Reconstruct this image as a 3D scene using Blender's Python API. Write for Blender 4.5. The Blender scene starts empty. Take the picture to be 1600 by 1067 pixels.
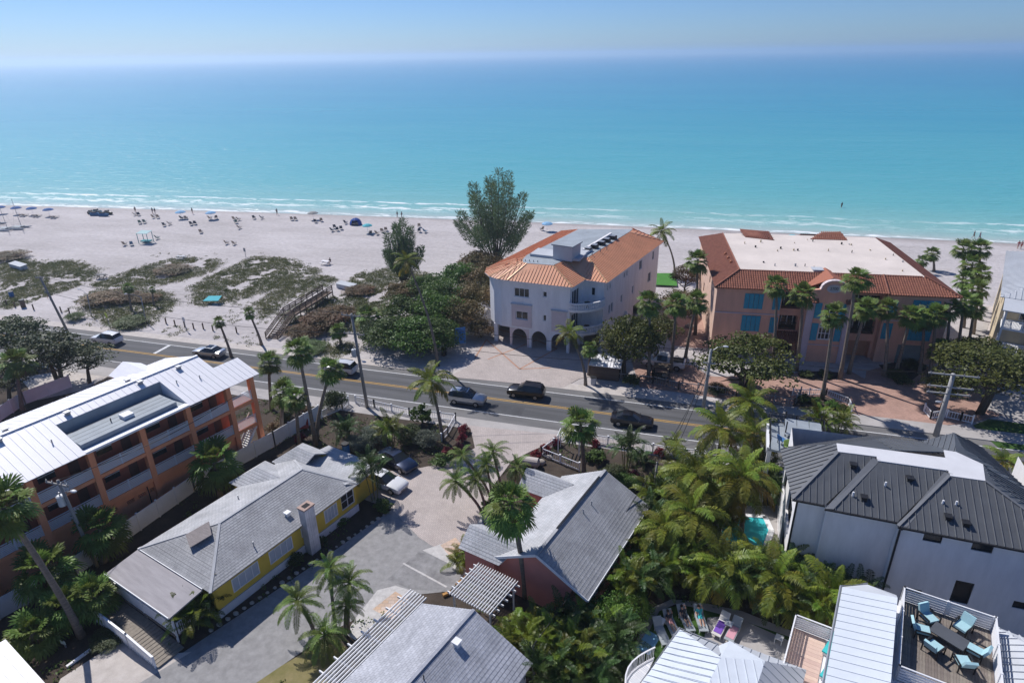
import bpy, bmesh, math, random
from mathutils import Vector, Matrix, noise
import numpy as np
random.seed(7)
R = math.radians
scene = bpy.context.scene
COL = scene.collection

# ---------------------------------------------------------------- camera
# world: X runs along the road (to the right), Y towards the sea, Z up, metres
cam_d = bpy.data.cameras.new('camera')
cam = bpy.data.objects.new('camera', cam_d); COL.objects.link(cam)
cam_d.sensor_width = 36.0
cam_d.lens = 36.0 * 1006.0 / 1600.0
cam_d.clip_start = 0.5; cam_d.clip_end = 60000.0
cam.matrix_world = (Matrix.Translation((0, 0, 38.0)) @ Matrix.Rotation(R(16.6), 4, 'Z')
                    @ Matrix.Rotation(R(66.0), 4, 'X') @ Matrix.Rotation(R(-0.93), 4, 'Z'))
scene.camera = cam

# ---------------------------------------------------------------- sky and sun
SUN_AZ = 147.0      # where the sun stands, degrees anticlockwise from +X
SUN_EL = 47.0
world = bpy.data.worlds.new('World'); scene.world = world; world.use_nodes = True
wn = world.node_tree.nodes; wl = world.node_tree.links
sky = wn.new('ShaderNodeTexSky'); sky.sky_type = 'NISHITA'; sky.sun_disc = False
sky.sun_elevation = R(SUN_EL); sky.sun_rotation = R(90.0 - SUN_AZ)
sky.altitude = 0; sky.air_density = 0.8; sky.dust_density = 0.4; sky.ozone_density = 12.0
bg = wn['Background']; bg.inputs[1].default_value = 0.073
tint = wn.new('ShaderNodeMix'); tint.data_type = 'RGBA'; tint.blend_type = 'MULTIPLY'; tint.inputs[0].default_value = 1.0; tint.inputs[7].default_value = (0.82, 0.92, 1.06, 1)   # camera white balance: a cool sky
wl.new(sky.outputs[0], tint.inputs[6]); wl.new(tint.outputs[2], bg.inputs[0])
sun_d = bpy.data.lights.new('sun', 'SUN'); sun_d.energy = 3.6; sun_d.angle = R(0.6); sun_d.color = (1.0, 0.965, 0.93)
sun = bpy.data.objects.new('sun', sun_d); COL.objects.link(sun)
sd = Vector((math.cos(R(SUN_AZ)) * math.cos(R(SUN_EL)), math.sin(R(SUN_AZ)) * math.cos(R(SUN_EL)), math.sin(R(SUN_EL))))
sun.rotation_euler = sd.to_track_quat('Z', 'Y').to_euler(); sun.location = (0, 0, 90)
vs = scene.view_settings
vs.view_transform = 'Standard'; vs.look = 'None'; vs.gamma = 1.0; vs.exposure = 0.45; vs.use_curve_mapping = False
scene.cycles.max_bounces = 5; scene.cycles.diffuse_bounces = 3; scene.cycles.glossy_bounces = 2; scene.cycles.transparent_max_bounces = 12; scene.cycles.volume_bounces = 1

# ---------------------------------------------------------------- materials
MATS = {}
def mat(name, col, rough=0.8, var=0.12, scale=3.0, bump=0.0, bscale=None, metal=0.0, spec=0.3, col2=None, stretch=None, objrand=0.0, trans=0.0, coat=0.0, detail=5):
    if name in MATS: return MATS[name]
    m = bpy.data.materials.new(name); m.use_nodes = True
    nt = m.node_tree; N = nt.nodes; L = nt.links
    b = N['Principled BSDF']; b.inputs['Roughness'].default_value = rough; b.inputs['Metallic'].default_value = metal
    b.inputs['Specular IOR Level'].default_value = spec
    if coat: b.inputs['Coat Weight'].default_value = coat; b.inputs['Coat Roughness'].default_value = 0.06
    tc = N.new('ShaderNodeTexCoord'); src = tc.outputs['Object']
    if stretch:
        mp = N.new('ShaderNodeMapping'); mp.inputs['Scale'].default_value = stretch; L.new(src, mp.inputs[0]); src = mp.outputs[0]
    nz = N.new('ShaderNodeTexNoise'); nz.inputs['Scale'].default_value = scale; nz.inputs['Detail'].default_value = detail; nz.inputs['Roughness'].default_value = 0.65
    L.new(src, nz.inputs['Vector'])
    mr = N.new('ShaderNodeMapRange'); mr.inputs[1].default_value = 0.3; mr.inputs[2].default_value = 0.7
    L.new(nz.outputs[0], mr.inputs[0])
    mx = N.new('ShaderNodeMix'); mx.data_type = 'RGBA'; L.new(mr.outputs[0], mx.inputs[0])
    c2 = col2 if col2 else tuple(min(1, c * (1 + var)) for c in col)
    c1 = col if col2 else tuple(c * (1 - var) for c in col)
    mx.inputs[6].default_value = (*c1, 1); mx.inputs[7].default_value = (*c2, 1)
    out = mx.outputs[2]
    if objrand:
        oi = N.new('ShaderNodeObjectInfo'); hs = N.new('ShaderNodeHueSaturation')
        m1 = N.new('ShaderNodeMapRange'); m1.inputs[3].default_value = 0.5 - objrand * 0.10; m1.inputs[4].default_value = 0.5 + objrand * 0.05
        m2 = N.new('ShaderNodeMapRange'); m2.inputs[3].default_value = 1 - objrand; m2.inputs[4].default_value = 1 + objrand
        L.new(oi.outputs['Random'], m1.inputs[0]); L.new(oi.outputs['Random'], m2.inputs[0])
        L.new(m1.outputs[0], hs.inputs['Hue']); L.new(m2.outputs[0], hs.inputs['Value']); L.new(out, hs.inputs['Color']); out = hs.outputs[0]
    L.new(out, b.inputs['Base Color'])
    if bump:
        n2 = N.new('ShaderNodeTexNoise'); n2.inputs['Scale'].default_value = bscale or scale * 4; n2.inputs['Detail'].default_value = 4
        L.new(src, n2.inputs['Vector'])
        bp = N.new('ShaderNodeBump'); bp.inputs['Strength'].default_value = bump; bp.inputs['Distance'].default_value = 0.05
        L.new(n2.outputs[0], bp.inputs['Height']); L.new(bp.outputs[0], b.inputs['Normal'])
    if trans:
        t = N.new('ShaderNodeBsdfTranslucent'); L.new(out, t.inputs['Color'])
        ms = N.new('ShaderNodeMixShader'); ms.inputs[0].default_value = trans
        L.new(b.outputs[0], ms.inputs[1]); L.new(t.outputs[0], ms.inputs[2]); L.new(ms.outputs[0], N['Material Output'].inputs[0])
    MATS[name] = m
    return m

def brickmat(name, c1, c2, cm, bw, bh, rough=0.85, mortar=0.04, bump=0.3, rot=0.0, var=0.25, offset=0.5):
    if name in MATS: return MATS[name]
    m = bpy.data.materials.new(name); m.use_nodes = True; nt = m.node_tree; N = nt.nodes; L = nt.links
    b = N['Principled BSDF']; b.inputs['Roughness'].default_value = rough; b.inputs['Specular IOR Level'].default_value = 0.25
    tc = N.new('ShaderNodeTexCoord'); mp = N.new('ShaderNodeMapping'); mp.inputs['Rotation'].default_value = (0, 0, rot)
    L.new(tc.outputs['Object'], mp.inputs[0])
    br = N.new('ShaderNodeTexBrick'); br.inputs['Scale'].default_value = 1.0; br.offset = offset
    br.inputs['Brick Width'].default_value = bw; br.inputs['Row Height'].default_value = bh; br.inputs['Mortar Size'].default_value = mortar * bh
    br.inputs['Color1'].default_value = (*c1, 1); br.inputs['Color2'].default_value = (*c2, 1); br.inputs['Mortar'].default_value = (*cm, 1)
    L.new(mp.outputs[0], br.inputs[0])
    nz = N.new('ShaderNodeTexNoise'); nz.inputs['Scale'].default_value = 0.5; nz.inputs['Detail'].default_value = 7; nz.inputs['Roughness'].default_value = 0.7; L.new(tc.outputs['Object'], nz.inputs[0])
    mr = N.new('ShaderNodeMapRange'); mr.inputs[1].default_value = 0.3; mr.inputs[2].default_value = 0.7; mr.inputs[3].default_value = 1 - var; mr.inputs[4].default_value = 1 + var
    L.new(nz.outputs[0], mr.inputs[0])
    mx = N.new('ShaderNodeMix'); mx.data_type = 'RGBA'; mx.blend_type = 'MULTIPLY'; mx.inputs[0].default_value = 1
    L.new(br.outputs[0], mx.inputs[6]); L.new(mr.outputs[0], mx.inputs[7]); L.new(mx.outputs[2], b.inputs['Base Color'])
    bp = N.new('ShaderNodeBump'); bp.inputs['Strength'].default_value = bump; bp.inputs['Distance'].default_value = 0.02; bp.invert = True
    L.new(br.outputs[1], bp.inputs['Height']); L.new(bp.outputs[0], b.inputs['Normal'])
    MATS[name] = m
    return m

M = dict(
 stucco_white=mat('stucco_white', (0.756, 0.738, 0.742), 0.9, 0.10, 1.1, 0.15, 30, stretch=(1, 1, 0.22), detail=7),
 stucco_grey=mat('stucco_grey', (0.50, 0.50, 0.52), 0.9, 0.06, 0.6, 0.15, 30),
 stucco_pinkwhite=mat('stucco_pinkwhite', (0.62, 0.53, 0.53), 0.9, 0.06, 0.6, 0.15, 30),
 stucco_peach=mat('stucco_peach', (0.729, 0.397, 0.286), 0.9, 0.10, 1.1, 0.15, 30, stretch=(1, 1, 0.22), detail=7),
 stucco_lilac=mat('stucco_lilac', (0.56, 0.46, 0.50), 0.9, 0.07, 0.7, 0.15, 30),
 stucco_orange=mat('stucco_orange', (0.741, 0.296, 0.152), 0.9, 0.10, 1.1, 0.15, 30, stretch=(1, 1, 0.22), detail=7),
 stucco_pink=mat('stucco_pink', (0.6, 0.235, 0.19), 0.9, 0.08, 0.8, 0.1, 20),
 stucco_yellow=mat('stucco_yellow', (0.66, 0.47, 0.07), 0.85, 0.06, 0.8, 0.1, 20),
 stucco_tan=mat('stucco_tan', (0.578, 0.480, 0.330), 0.9, 0.06, 0.8, 0.1, 20),
 paint_white=mat('paint_white', (0.74, 0.74, 0.75), 0.55, 0.05, 1.2),
 vinyl=mat('vinyl_white', (0.82, 0.82, 0.84), 0.5, 0.08, 0.7),
 roof_white=mat('roof_white_metal', (0.821, 0.810, 0.832), 0.45, 0.06, 0.5, stretch=(1, 4, 1)),
 roof_flat=mat('roof_flat_grey', (0.30, 0.335, 0.365), 0.7, 0.15, 0.5),
 roof_orange=mat('roof_orange_metal', (0.66, 0.32, 0.185), 0.5, 0.10, 0.6),
 roof_dark=mat('roof_dark_metal', (0.095, 0.10, 0.108), 0.42, 0.12, 0.5, spec=0.5),
 roof_membrane=mat('roof_membrane', (0.644, 0.568, 0.512), 0.8, 0.10, 0.25, 0.2, 4),
 roof_lightgrey=mat('roof_lightgrey', (0.46, 0.48, 0.51), 0.7, 0.10, 0.4),
 tile=mat('roof_tile', (0.20, 0.075, 0.05), 0.75, 0.3, 2.5, col2=(0.34, 0.135, 0.085)),
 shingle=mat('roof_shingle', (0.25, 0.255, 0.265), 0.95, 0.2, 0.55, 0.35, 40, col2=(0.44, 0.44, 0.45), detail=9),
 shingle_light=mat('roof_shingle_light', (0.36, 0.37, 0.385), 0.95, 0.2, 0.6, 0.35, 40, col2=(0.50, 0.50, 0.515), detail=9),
 shingle_blue=mat('roof_shingle_blue', (0.27, 0.28, 0.315), 0.95, 0.2, 1.1, 0.4, 40, col2=(0.41, 0.42, 0.46), detail=10),
 porch_roof=mat('porch_roof', (0.33, 0.31, 0.32), 0.8, 0.14, 1.2, stretch=(0.4, 3, 1)),
 glass=mat('window_glass', (0.018, 0.022, 0.028), 0.08, 0.2, 1.0, spec=0.6),
 shade=mat('window_shade', (0.46, 0.50, 0.55), 0.35, 0.06, 1.0, spec=0.5),
 dark=mat('dark_interior', (0.03, 0.028, 0.03), 0.9, 0.2, 1.0),
 teal=mat('shutter_teal', (0.035, 0.30, 0.43), 0.5, 0.08, 2.0),
 black=mat('black_metal', (0.02, 0.02, 0.022), 0.45, 0.2, 2.0),
 grey_metal=mat('grey_metal', (0.32, 0.33, 0.35), 0.45, 0.12, 2.0, metal=0.4),
 wood=mat('weathered_wood', (0.128, 0.094, 0.071), 0.9, 0.25, 4.0, stretch=(6, 1, 6), objrand=0.15),
 deckwood=mat('deck_wood', (0.22, 0.19, 0.16), 0.85, 0.2, 4.0, objrand=0.22),
 pole=mat('pole_wood', (0.26, 0.25, 0.24), 0.9, 0.2, 3.0, stretch=(4, 4, 0.5)),
 concrete_pole=mat('pole_concrete', (0.36, 0.355, 0.35), 0.85, 0.12, 2.0),
 timber=mat('timber_orange', (0.42, 0.22, 0.07), 0.8, 0.15, 4),
 trunk=mat('palm_trunk', (0.20, 0.165, 0.135), 0.95, 0.3, 2.0, 0.6, 10, stretch=(1, 1, 5)),
 bark=mat('tree_bark', (0.085, 0.07, 0.055), 0.95, 0.3, 3.0, 0.6, 12),
 fan=mat('palm_fan_leaf', (0.092, 0.157, 0.030), 0.5, 0.35, 1.5, objrand=0.35, trans=0.30, spec=0.25, col2=(0.175, 0.248, 0.053)),
 fandead=mat('palm_dead_leaf', (0.16, 0.115, 0.06), 0.9, 0.3, 2.0, objrand=0.2, trans=0.2),
 coco=mat('coconut_leaf', (0.092, 0.157, 0.019), 0.45, 0.3, 1.2, objrand=0.42, trans=0.26, spec=0.25, col2=(0.219, 0.234, 0.032)),
 cocoyellow=mat('coconut_leaf_yellow', (0.22, 0.165, 0.025), 0.5, 0.3, 1.2, objrand=0.25, trans=0.32, spec=0.25),
 areca=mat('areca_leaf', (0.074, 0.130, 0.015), 0.42, 0.3, 1.2, objrand=0.5, trans=0.24, spec=0.25, col2=(0.183, 0.215, 0.026)),
 areca_dark=mat('areca_leaf_dark', (0.030, 0.066, 0.018), 0.45, 0.3, 1.2, objrand=0.35, trans=0.22, spec=0.25, col2=(0.070, 0.115, 0.030)),
 leaf=mat('tree_leaf', (0.054, 0.107, 0.021), 0.55, 0.3, 1.2, objrand=0.2, trans=0.25, col2=(0.107, 0.176, 0.033)),
 leaf_dark=mat('tree_leaf_dark', (0.038, 0.068, 0.023), 0.55, 0.3, 1.2, objrand=0.15, trans=0.2, col2=(0.086, 0.104, 0.034)),
 leaf_bright=mat('shrub_leaf_bright', (0.063, 0.147, 0.021), 0.5, 0.3, 1.2, objrand=0.2, trans=0.3, col2=(0.119, 0.224, 0.039)),
 leaf_olive=mat('tree_leaf_olive', (0.058, 0.078, 0.016), 0.55, 0.3, 1.2, objrand=0.15, trans=0.25, col2=(0.112, 0.118, 0.024)),
 leaf_grape=mat('sea_grape_leaf', (0.06, 0.075, 0.022), 0.6, 0.3, 0.9, objrand=0.2, trans=0.2, col2=(0.215, 0.125, 0.06)),
 leaf_rust=mat('sea_grape_rust_leaf', (0.085, 0.075, 0.025), 0.6, 0.3, 0.9, objrand=0.2, trans=0.2, col2=(0.235, 0.13, 0.055)),
 leaf_grey=mat('grey_shrub_leaf', (0.10, 0.125, 0.09), 0.6, 0.3, 1.2, objrand=0.2, trans=0.2, col2=(0.19, 0.22, 0.17)),
 leaf_red=mat('red_ti_leaf', (0.154, 0.010, 0.021), 0.5, 0.3, 1.2, objrand=0.25, trans=0.25, col2=(0.280, 0.032, 0.049)),
 needle=mat('casuarina_needle', (0.085, 0.137, 0.059), 0.8, 0.3, 0.5, objrand=0.1, trans=0.2, col2=(0.152, 0.202, 0.091)),
 dune=mat('dune_plant', (0.102, 0.129, 0.043), 0.8, 0.3, 0.18, trans=0.2, col2=(0.210, 0.205, 0.085), detail=8),
 rubber=mat('rubber', (0.015, 0.015, 0.016), 0.8, 0.2, 3),
 rim=mat('rim', (0.30, 0.30, 0.31), 0.35, 0.1, 3, metal=0.7),
 lamp_red=mat('lamp_red', (0.25, 0.01, 0.012), 0.3, 0.1, 3),
 lamp_clear=mat('lamp_clear', (0.65, 0.66, 0.68), 0.15, 0.05, 3),
 skin=mat('skin', (0.42, 0.25, 0.18), 0.6, 0.08, 4),
 hair=mat('hair', (0.05, 0.03, 0.02), 0.7, 0.2, 6),
)
def paint(name, col, metal=0.3): return mat('car_paint_' + name, col, 0.28, 0.03, 1.0, metal=metal, spec=0.5, coat=0.6)
def cloth(name, col): return mat('cloth_' + name, col, 0.85, 0.08, 2.0)

# ---------------------------------------------------------------- mesh helpers
class MB:
    """collects faces for ONE mesh object"""
    def __init__(s): s.v = []; s.f = []; s.m = []
    def face(s, pts, mi=0):
        i = len(s.v); s.v += [tuple(p) for p in pts]; s.f.append(tuple(range(i, i + len(pts)))); s.m.append(mi)
    def box(s, x0, x1, y0, y1, z0, z1, rz=0.0, mi=0):
        cx, cy = (x0 + x1) / 2, (y0 + y1) / 2; c, sn = math.cos(rz), math.sin(rz)
        P = []
        for z in (z0, z1):
            for x, y in ((x0, y0), (x1, y0), (x1, y1), (x0, y1)):
                dx, dy = x - cx, y - cy
                P.append((cx + dx * c - dy * sn, cy + dx * sn + dy * c, z))
        i = len(s.v); s.v += P
        for q in ((3, 2, 1, 0), (4, 5, 6, 7), (0, 1, 5, 4), (1, 2, 6, 5), (2, 3, 7, 6), (3, 0, 4, 7)):
            s.f.append(tuple(i + k for k in q)); s.m.append(mi)
        return s
    def bar(s, a, b, w, h=None, up=(0, 0, 1), mi=0):
        """a square bar from a to b"""
        h = h or w; a = Vector(a); b = Vector(b); d = (b - a).normalized(); u = Vector(up)
        if abs(d.dot(u)) > 0.98: u = Vector((1, 0, 0))
        x = d.cross(u).normalized(); y = x.cross(d)
        P = []
        for p in (a, b):
            for sx, sy in ((-1, -1), (1, -1), (1, 1), (-1, 1)):
                P.append(tuple(p + x * (sx * w / 2) + y * (sy * h / 2)))
        i = len(s.v); s.v += P
        for q in ((0, 1, 2, 3), (7, 6, 5, 4), (0, 4, 5, 1), (1, 5, 6, 2), (2, 6, 7, 3), (3, 7, 4, 0)):
            s.f.append(tuple(i + k for k in q)); s.m.append(mi)
        return s
    def tube(s, pts, rad, n=8, cap=True, mi=0):
        pts = [Vector(p) for p in pts]
        if not hasattr(rad, '__len__'): rad = [rad] * len(pts)
        i0 = len(s.v); ref = Vector((0.31, 0.95, 0.05))
        for k, p in enumerate(pts):
            d = (pts[min(k + 1, len(pts) - 1)] - pts[max(k - 1, 0)]).normalized()
            x = d.cross(ref)
            if x.length < 1e-3: x = d.cross(Vector((1, 0, 0)))
            x.normalize(); y = d.cross(x)
            for j in range(n):
                a = 2 * math.pi * j / n
                s.v.append(tuple(p + (x * math.cos(a) + y * math.sin(a)) * rad[k]))
        for k in range(len(pts) - 1):
            for j in range(n):
                a = i0 + k * n + j; b = i0 + k * n + (j + 1) % n
                s.f.append((a, a + n, b + n, b)); s.m.append(mi)
        if cap:
            s.f.append(tuple(i0 + j for j in range(n))); s.m.append(mi)
            s.f.append(tuple(i0 + (len(pts) - 1) * n + j for j in reversed(range(n)))); s.m.append(mi)
        return s
    def prism(s, poly, z0, z1, mi=0, top=True, bottom=True):
        n = len(poly); i = len(s.v)
        s.v += [(p[0], p[1], z0) for p in poly] + [(p[0], p[1], z1) for p in poly]
        for k in range(n):
            s.f.append((i + k, i + (k + 1) % n, i + n + (k + 1) % n, i + n + k)); s.m.append(mi)
        if top: s.f.append(tuple(i + n + k for k in range(n))); s.m.append(mi)
        if bottom: s.f.append(tuple(i + n - 1 - k for k in range(n))); s.m.append(mi)
        return s
    def slab(s, pts, t, mi=0):
        """polygon in space thickened downwards along its normal"""
        P = [Vector(p) for p in pts]; nn = (P[1] - P[0]).cross(P[2] - P[0]).normalized()
        if nn.z < 0: nn = -nn; P.reverse()
        Q = [p - nn * t for p in P]; n = len(P); i = len(s.v)
        s.v += [tuple(p) for p in P] + [tuple(q) for q in Q]
        s.f.append(tuple(range(i, i + n))); s.m.append(mi)
        s.f.append(tuple(i + 2 * n - 1 - k for k in range(n))); s.m.append(mi)
        for k in range(n):
            s.f.append((i + (k + 1) % n, i + k, i + n + k, i + n + (k + 1) % n)); s.m.append(mi)
        return s
    def ball(s, c, r, seg=10, rings=6, sc=(1, 1, 1), mi=0):
        i0 = len(s.v)
        for k in range(rings + 1):
            th = math.pi * k / rings
            for j in range(seg):
                a = 2 * math.pi * j / seg
                s.v.append((c[0] + r * sc[0] * math.sin(th) * math.cos(a), c[1] + r * sc[1] * math.sin(th) * math.sin(a), c[2] + r * sc[2] * math.cos(th)))
        for k in range(rings):
            for j in range(seg):
                a = i0 + k * seg + j; b = i0 + k * seg + (j + 1) % seg
                s.f.append((a, a + seg, b + seg, b)); s.m.append(mi)
        return s
    def mesh(s, name, mats, smooth=False):
        me = bpy.data.meshes.new(name); me.from_pydata(s.v, [], s.f)
        for m in (mats if isinstance(mats, (list, tuple)) else [mats]): me.materials.append(m)
        if any(s.m): me.polygons.foreach_set('material_index', s.m)
        if smooth: me.polygons.foreach_set('use_smooth', [True] * len(s.f))
        me.update(); return me
    def build(s, name, mats, parent=None, smooth=False, **kw):
        o = bpy.data.objects.new(name, s.mesh(name, mats, smooth)); COL.objects.link(o)
        if parent: o.parent = parent
        for k, v in kw.items(): o[k] = v
        return o

def tag(o, label, category, group=None):
    o['label'] = label; o['category'] = category
    if group: o['group'] = group
    return o
def thing(name, label, category, loc=(0, 0, 0), rz=0.0, group=None):
    o = bpy.data.objects.new(name, None); COL.objects.link(o); o.empty_display_size = 0.3
    o.location = loc if len(loc) == 3 else (loc[0], loc[1], 0); o.rotation_euler = (0, 0, rz)
    return tag(o, label, category, group)
def inst(name, me, parent=None, loc=(0, 0, 0), rot=(0, 0, 0), sc=1.0, **kw):
    o = bpy.data.objects.new(name, me); COL.objects.link(o); o.parent = parent
    o.location = loc; o.rotation_euler = rot; o.scale = (sc, sc, sc) if not hasattr(sc, '__len__') else sc
    for k, v in kw.items(): o[k] = v
    return o
def copy_tree(o, parent=None):
    c = o.copy(); COL.objects.link(c); c.parent = parent
    for ch in o.children: copy_tree(ch, c)
    return c
def structure(o): o['kind'] = 'structure'; return o
def sheet(name, poly, z, m, hole=None):
    mb = MB(); mb.face([(p[0], p[1], z) for p in poly]); o = mb.build(name, m); return structure(o)

# plane helpers for roofs: A,B along the eave, C,D along the top (C over B); returns local frame
def frame(A, B, D):
    A, B, D = Vector(A), Vector(B), Vector(D); e = (B - A).normalized(); n = e.cross(D - A).normalized()
    if n.z < 0: n = -n
    u = n.cross(e)
    if u.z < 0: u = -u
    return A, e, u, n
def courses(mb, A, B, C, D, n, lip=0.018):
    A, B, C, D = map(Vector, (A, B, C, D)); nn = (B - A).cross(D - A).normalized()
    if nn.z < 0: nn = -nn
    for k in range(n):
        a, b = k / n, (k + 1) / n
        p0, p1, p2, p3 = A.lerp(D, a), B.lerp(C, a), B.lerp(C, b), A.lerp(D, b)
        mb.face((p0 + nn * lip, p1 + nn * lip, p2 + nn * 0.004, p3 + nn * 0.004)); mb.face((p0, p1, p1 + nn * lip, p0 + nn * lip))
def trange(poly2, s):
    ts = []
    n = len(poly2)
    for k in range(n):
        (s0, t0), (s1, t1) = poly2[k], poly2[(k + 1) % n]
        if (s0 - s) * (s1 - s) <= 0 and abs(s1 - s0) > 1e-6: ts.append(t0 + (t1 - t0) * (s - s0) / (s1 - s0))
    return (min(ts), max(ts)) if len(ts) > 1 else None
def seams(mb, pts, spacing, w=0.05, h=0.06, off=0.0):
    """raised ribs running up a roof plane; pts[0]-pts[1] is the eave"""
    A, e, u, n = frame(pts[0], pts[1], pts[2]); P2 = [((Vector(p) - A).dot(e), (Vector(p) - A).dot(u)) for p in pts]
    s = min(p[0] for p in P2) + spacing * 0.5 + off; smax = max(p[0] for p in P2)
    while s < smax:
        r = trange(P2, s)
        if r and r[1] - r[0] > 0.15:
            a = A + e * s + u * r[0] + n * h * 0.5; b = A + e * s + u * r[1] + n * h * 0.5
            mb.bar(a, b, w, h, up=n)
        s += spacing
def tiles(mb, pts, cw=0.3, ch=0.42, r=0.09):
    """barrel tile courses clipped to a roof plane"""
    A, e, u, n = frame(pts[0], pts[1], pts[2]); P2 = [((Vector(p) - A).dot(e), (Vector(p) - A).dot(u)) for p in pts]
    s = min(p[0] for p in P2) + cw / 2; smax = max(p[0] for p in P2)
    while s < smax:
        q = trange(P2, s)
        if q:
            t = q[0]
            while t < q[1] - 0.05:
                t2 = min(t + ch, q[1])
                for lift0, lift1 in ((0.045, 0.0),):
                    ring = []
                    for tt, lf in ((t, lift0), (t2 + 0.02, lift1)):
                        ring.append([A + e * (s - cw * 0.36) + u * tt + n * lf, A + e * (s - cw * 0.2) + u * tt + n * (lf + r * 0.85), A + e * (s + cw * 0.2) + u * tt + n * (lf + r * 0.85), A + e * (s + cw * 0.36) + u * tt + n * lf])
                    for k in range(3): mb.face((ring[0][k], ring[0][k + 1], ring[1][k + 1], ring[1][k]))
                    mb.face(ring[0])
                t = t2
        s += cw
def wall(mb, p0, p1, z0, z1, holes=(), rev=0.16, mi=0):
    """vertical wall face p0->p1 (outside is on its right hand) with real openings and reveals"""
    p0 = Vector((p0[0], p0[1], 0)); p1 = Vector((p1[0], p1[1], 0)); Lw = (p1 - p0).length; d = (p1 - p0) / Lw; nrm = Vector((d.y, -d.x, 0))
    S = sorted({0, Lw, *[h[0] for h in holes], *[h[1] for h in holes]}); Z = sorted({z0, z1, *[h[2] for h in holes], *[h[3] for h in holes]})
    pt = lambda s, z, o=0.0: tuple(p0 + d * s - nrm * o + Vector((0, 0, z)))
    for a, b in zip(S, S[1:]):
        for c, e in zip(Z, Z[1:]):
            ms, mz = (a + b) / 2, (c + e) / 2
            if any(h[0] < ms < h[1] and h[2] < mz < h[3] for h in holes): continue
            mb.face((pt(a, c), pt(b, c), pt(b, e), pt(a, e)), mi)
    for h in holes:
        a, b, c, e = h[:4]
        mb.face((pt(a, c), pt(b, c), pt(b, c, rev), pt(a, c, rev)), mi); mb.face((pt(a, e, rev), pt(b, e, rev), pt(b, e), pt(a, e)), mi)
        mb.face((pt(a, c, rev), pt(a, e, rev), pt(a, e), pt(a, c)), mi); mb.face((pt(b, c), pt(b, e), pt(b, e, rev), pt(b, c, rev)), mi)
def window(parent, p0, p1, h, rev=0.14, frame_m='paint_white', pane_m='glass', mull=0, rail=0, fw=0.08, name='window'):
    """window part (pane) with its frame as sub-part, set into a wall() opening"""
    p0 = Vector((p0[0], p0[1], 0)); p1 = Vector((p1[0], p1[1], 0)); d = (p1 - p0).normalized(); nrm = Vector((d.y, -d.x, 0)); a, b, c, e = h[:4]
    pt = lambda s, z, o=0.0: p0 + d * s - nrm * o + Vector((0, 0, z))
    m = MB(); m.face((pt(a, c, rev), pt(b, c, rev), pt(b, e, rev), pt(a, e, rev))); w = m.build(name, M[pane_m], parent)
    f = MB(); o = rev - 0.035
    f.bar(pt(a + fw / 2, c, o), pt(a + fw / 2, e, o), fw, 0.06, up=nrm); f.bar(pt(b - fw / 2, c, o), pt(b - fw / 2, e, o), fw, 0.06, up=nrm)
    f.bar(pt(a + fw, c + fw / 2, o), pt(b - fw, c + fw / 2, o), 0.06, fw); f.bar(pt(a + fw, e - fw / 2, o), pt(b - fw, e - fw / 2, o), 0.06, fw)
    for k in range(mull):
        s = a + (b - a) * (k + 1) / (mull + 1); f.bar(pt(s, c + fw, o + 0.003), pt(s, e - fw, o + 0.003), fw * 0.7, 0.05, up=nrm)
    for k in range(rail):
        z = c + (e - c) * (k + 1) / (rail + 1); f.bar(pt(a + fw, z, o + 0.006), pt(b - fw, z, o + 0.006), 0.045, fw * 0.6)
    f.build('frame', M[frame_m], w)
    return w

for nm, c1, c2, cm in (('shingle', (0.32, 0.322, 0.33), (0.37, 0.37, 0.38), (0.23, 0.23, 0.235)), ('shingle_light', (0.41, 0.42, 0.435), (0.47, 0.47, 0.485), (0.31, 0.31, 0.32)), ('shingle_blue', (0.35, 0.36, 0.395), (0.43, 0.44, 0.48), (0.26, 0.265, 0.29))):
    M[nm + '_y'] = brickmat(nm + '_y', c1, c2, cm, 0.32, 0.24, 0.95, 0.06, 0.5, R(90), 0.22); M[nm + '_x'] = brickmat(nm + '_x', c1, c2, cm, 0.32, 0.24, 0.95, 0.06, 0.5, 0.0, 0.22)
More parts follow.
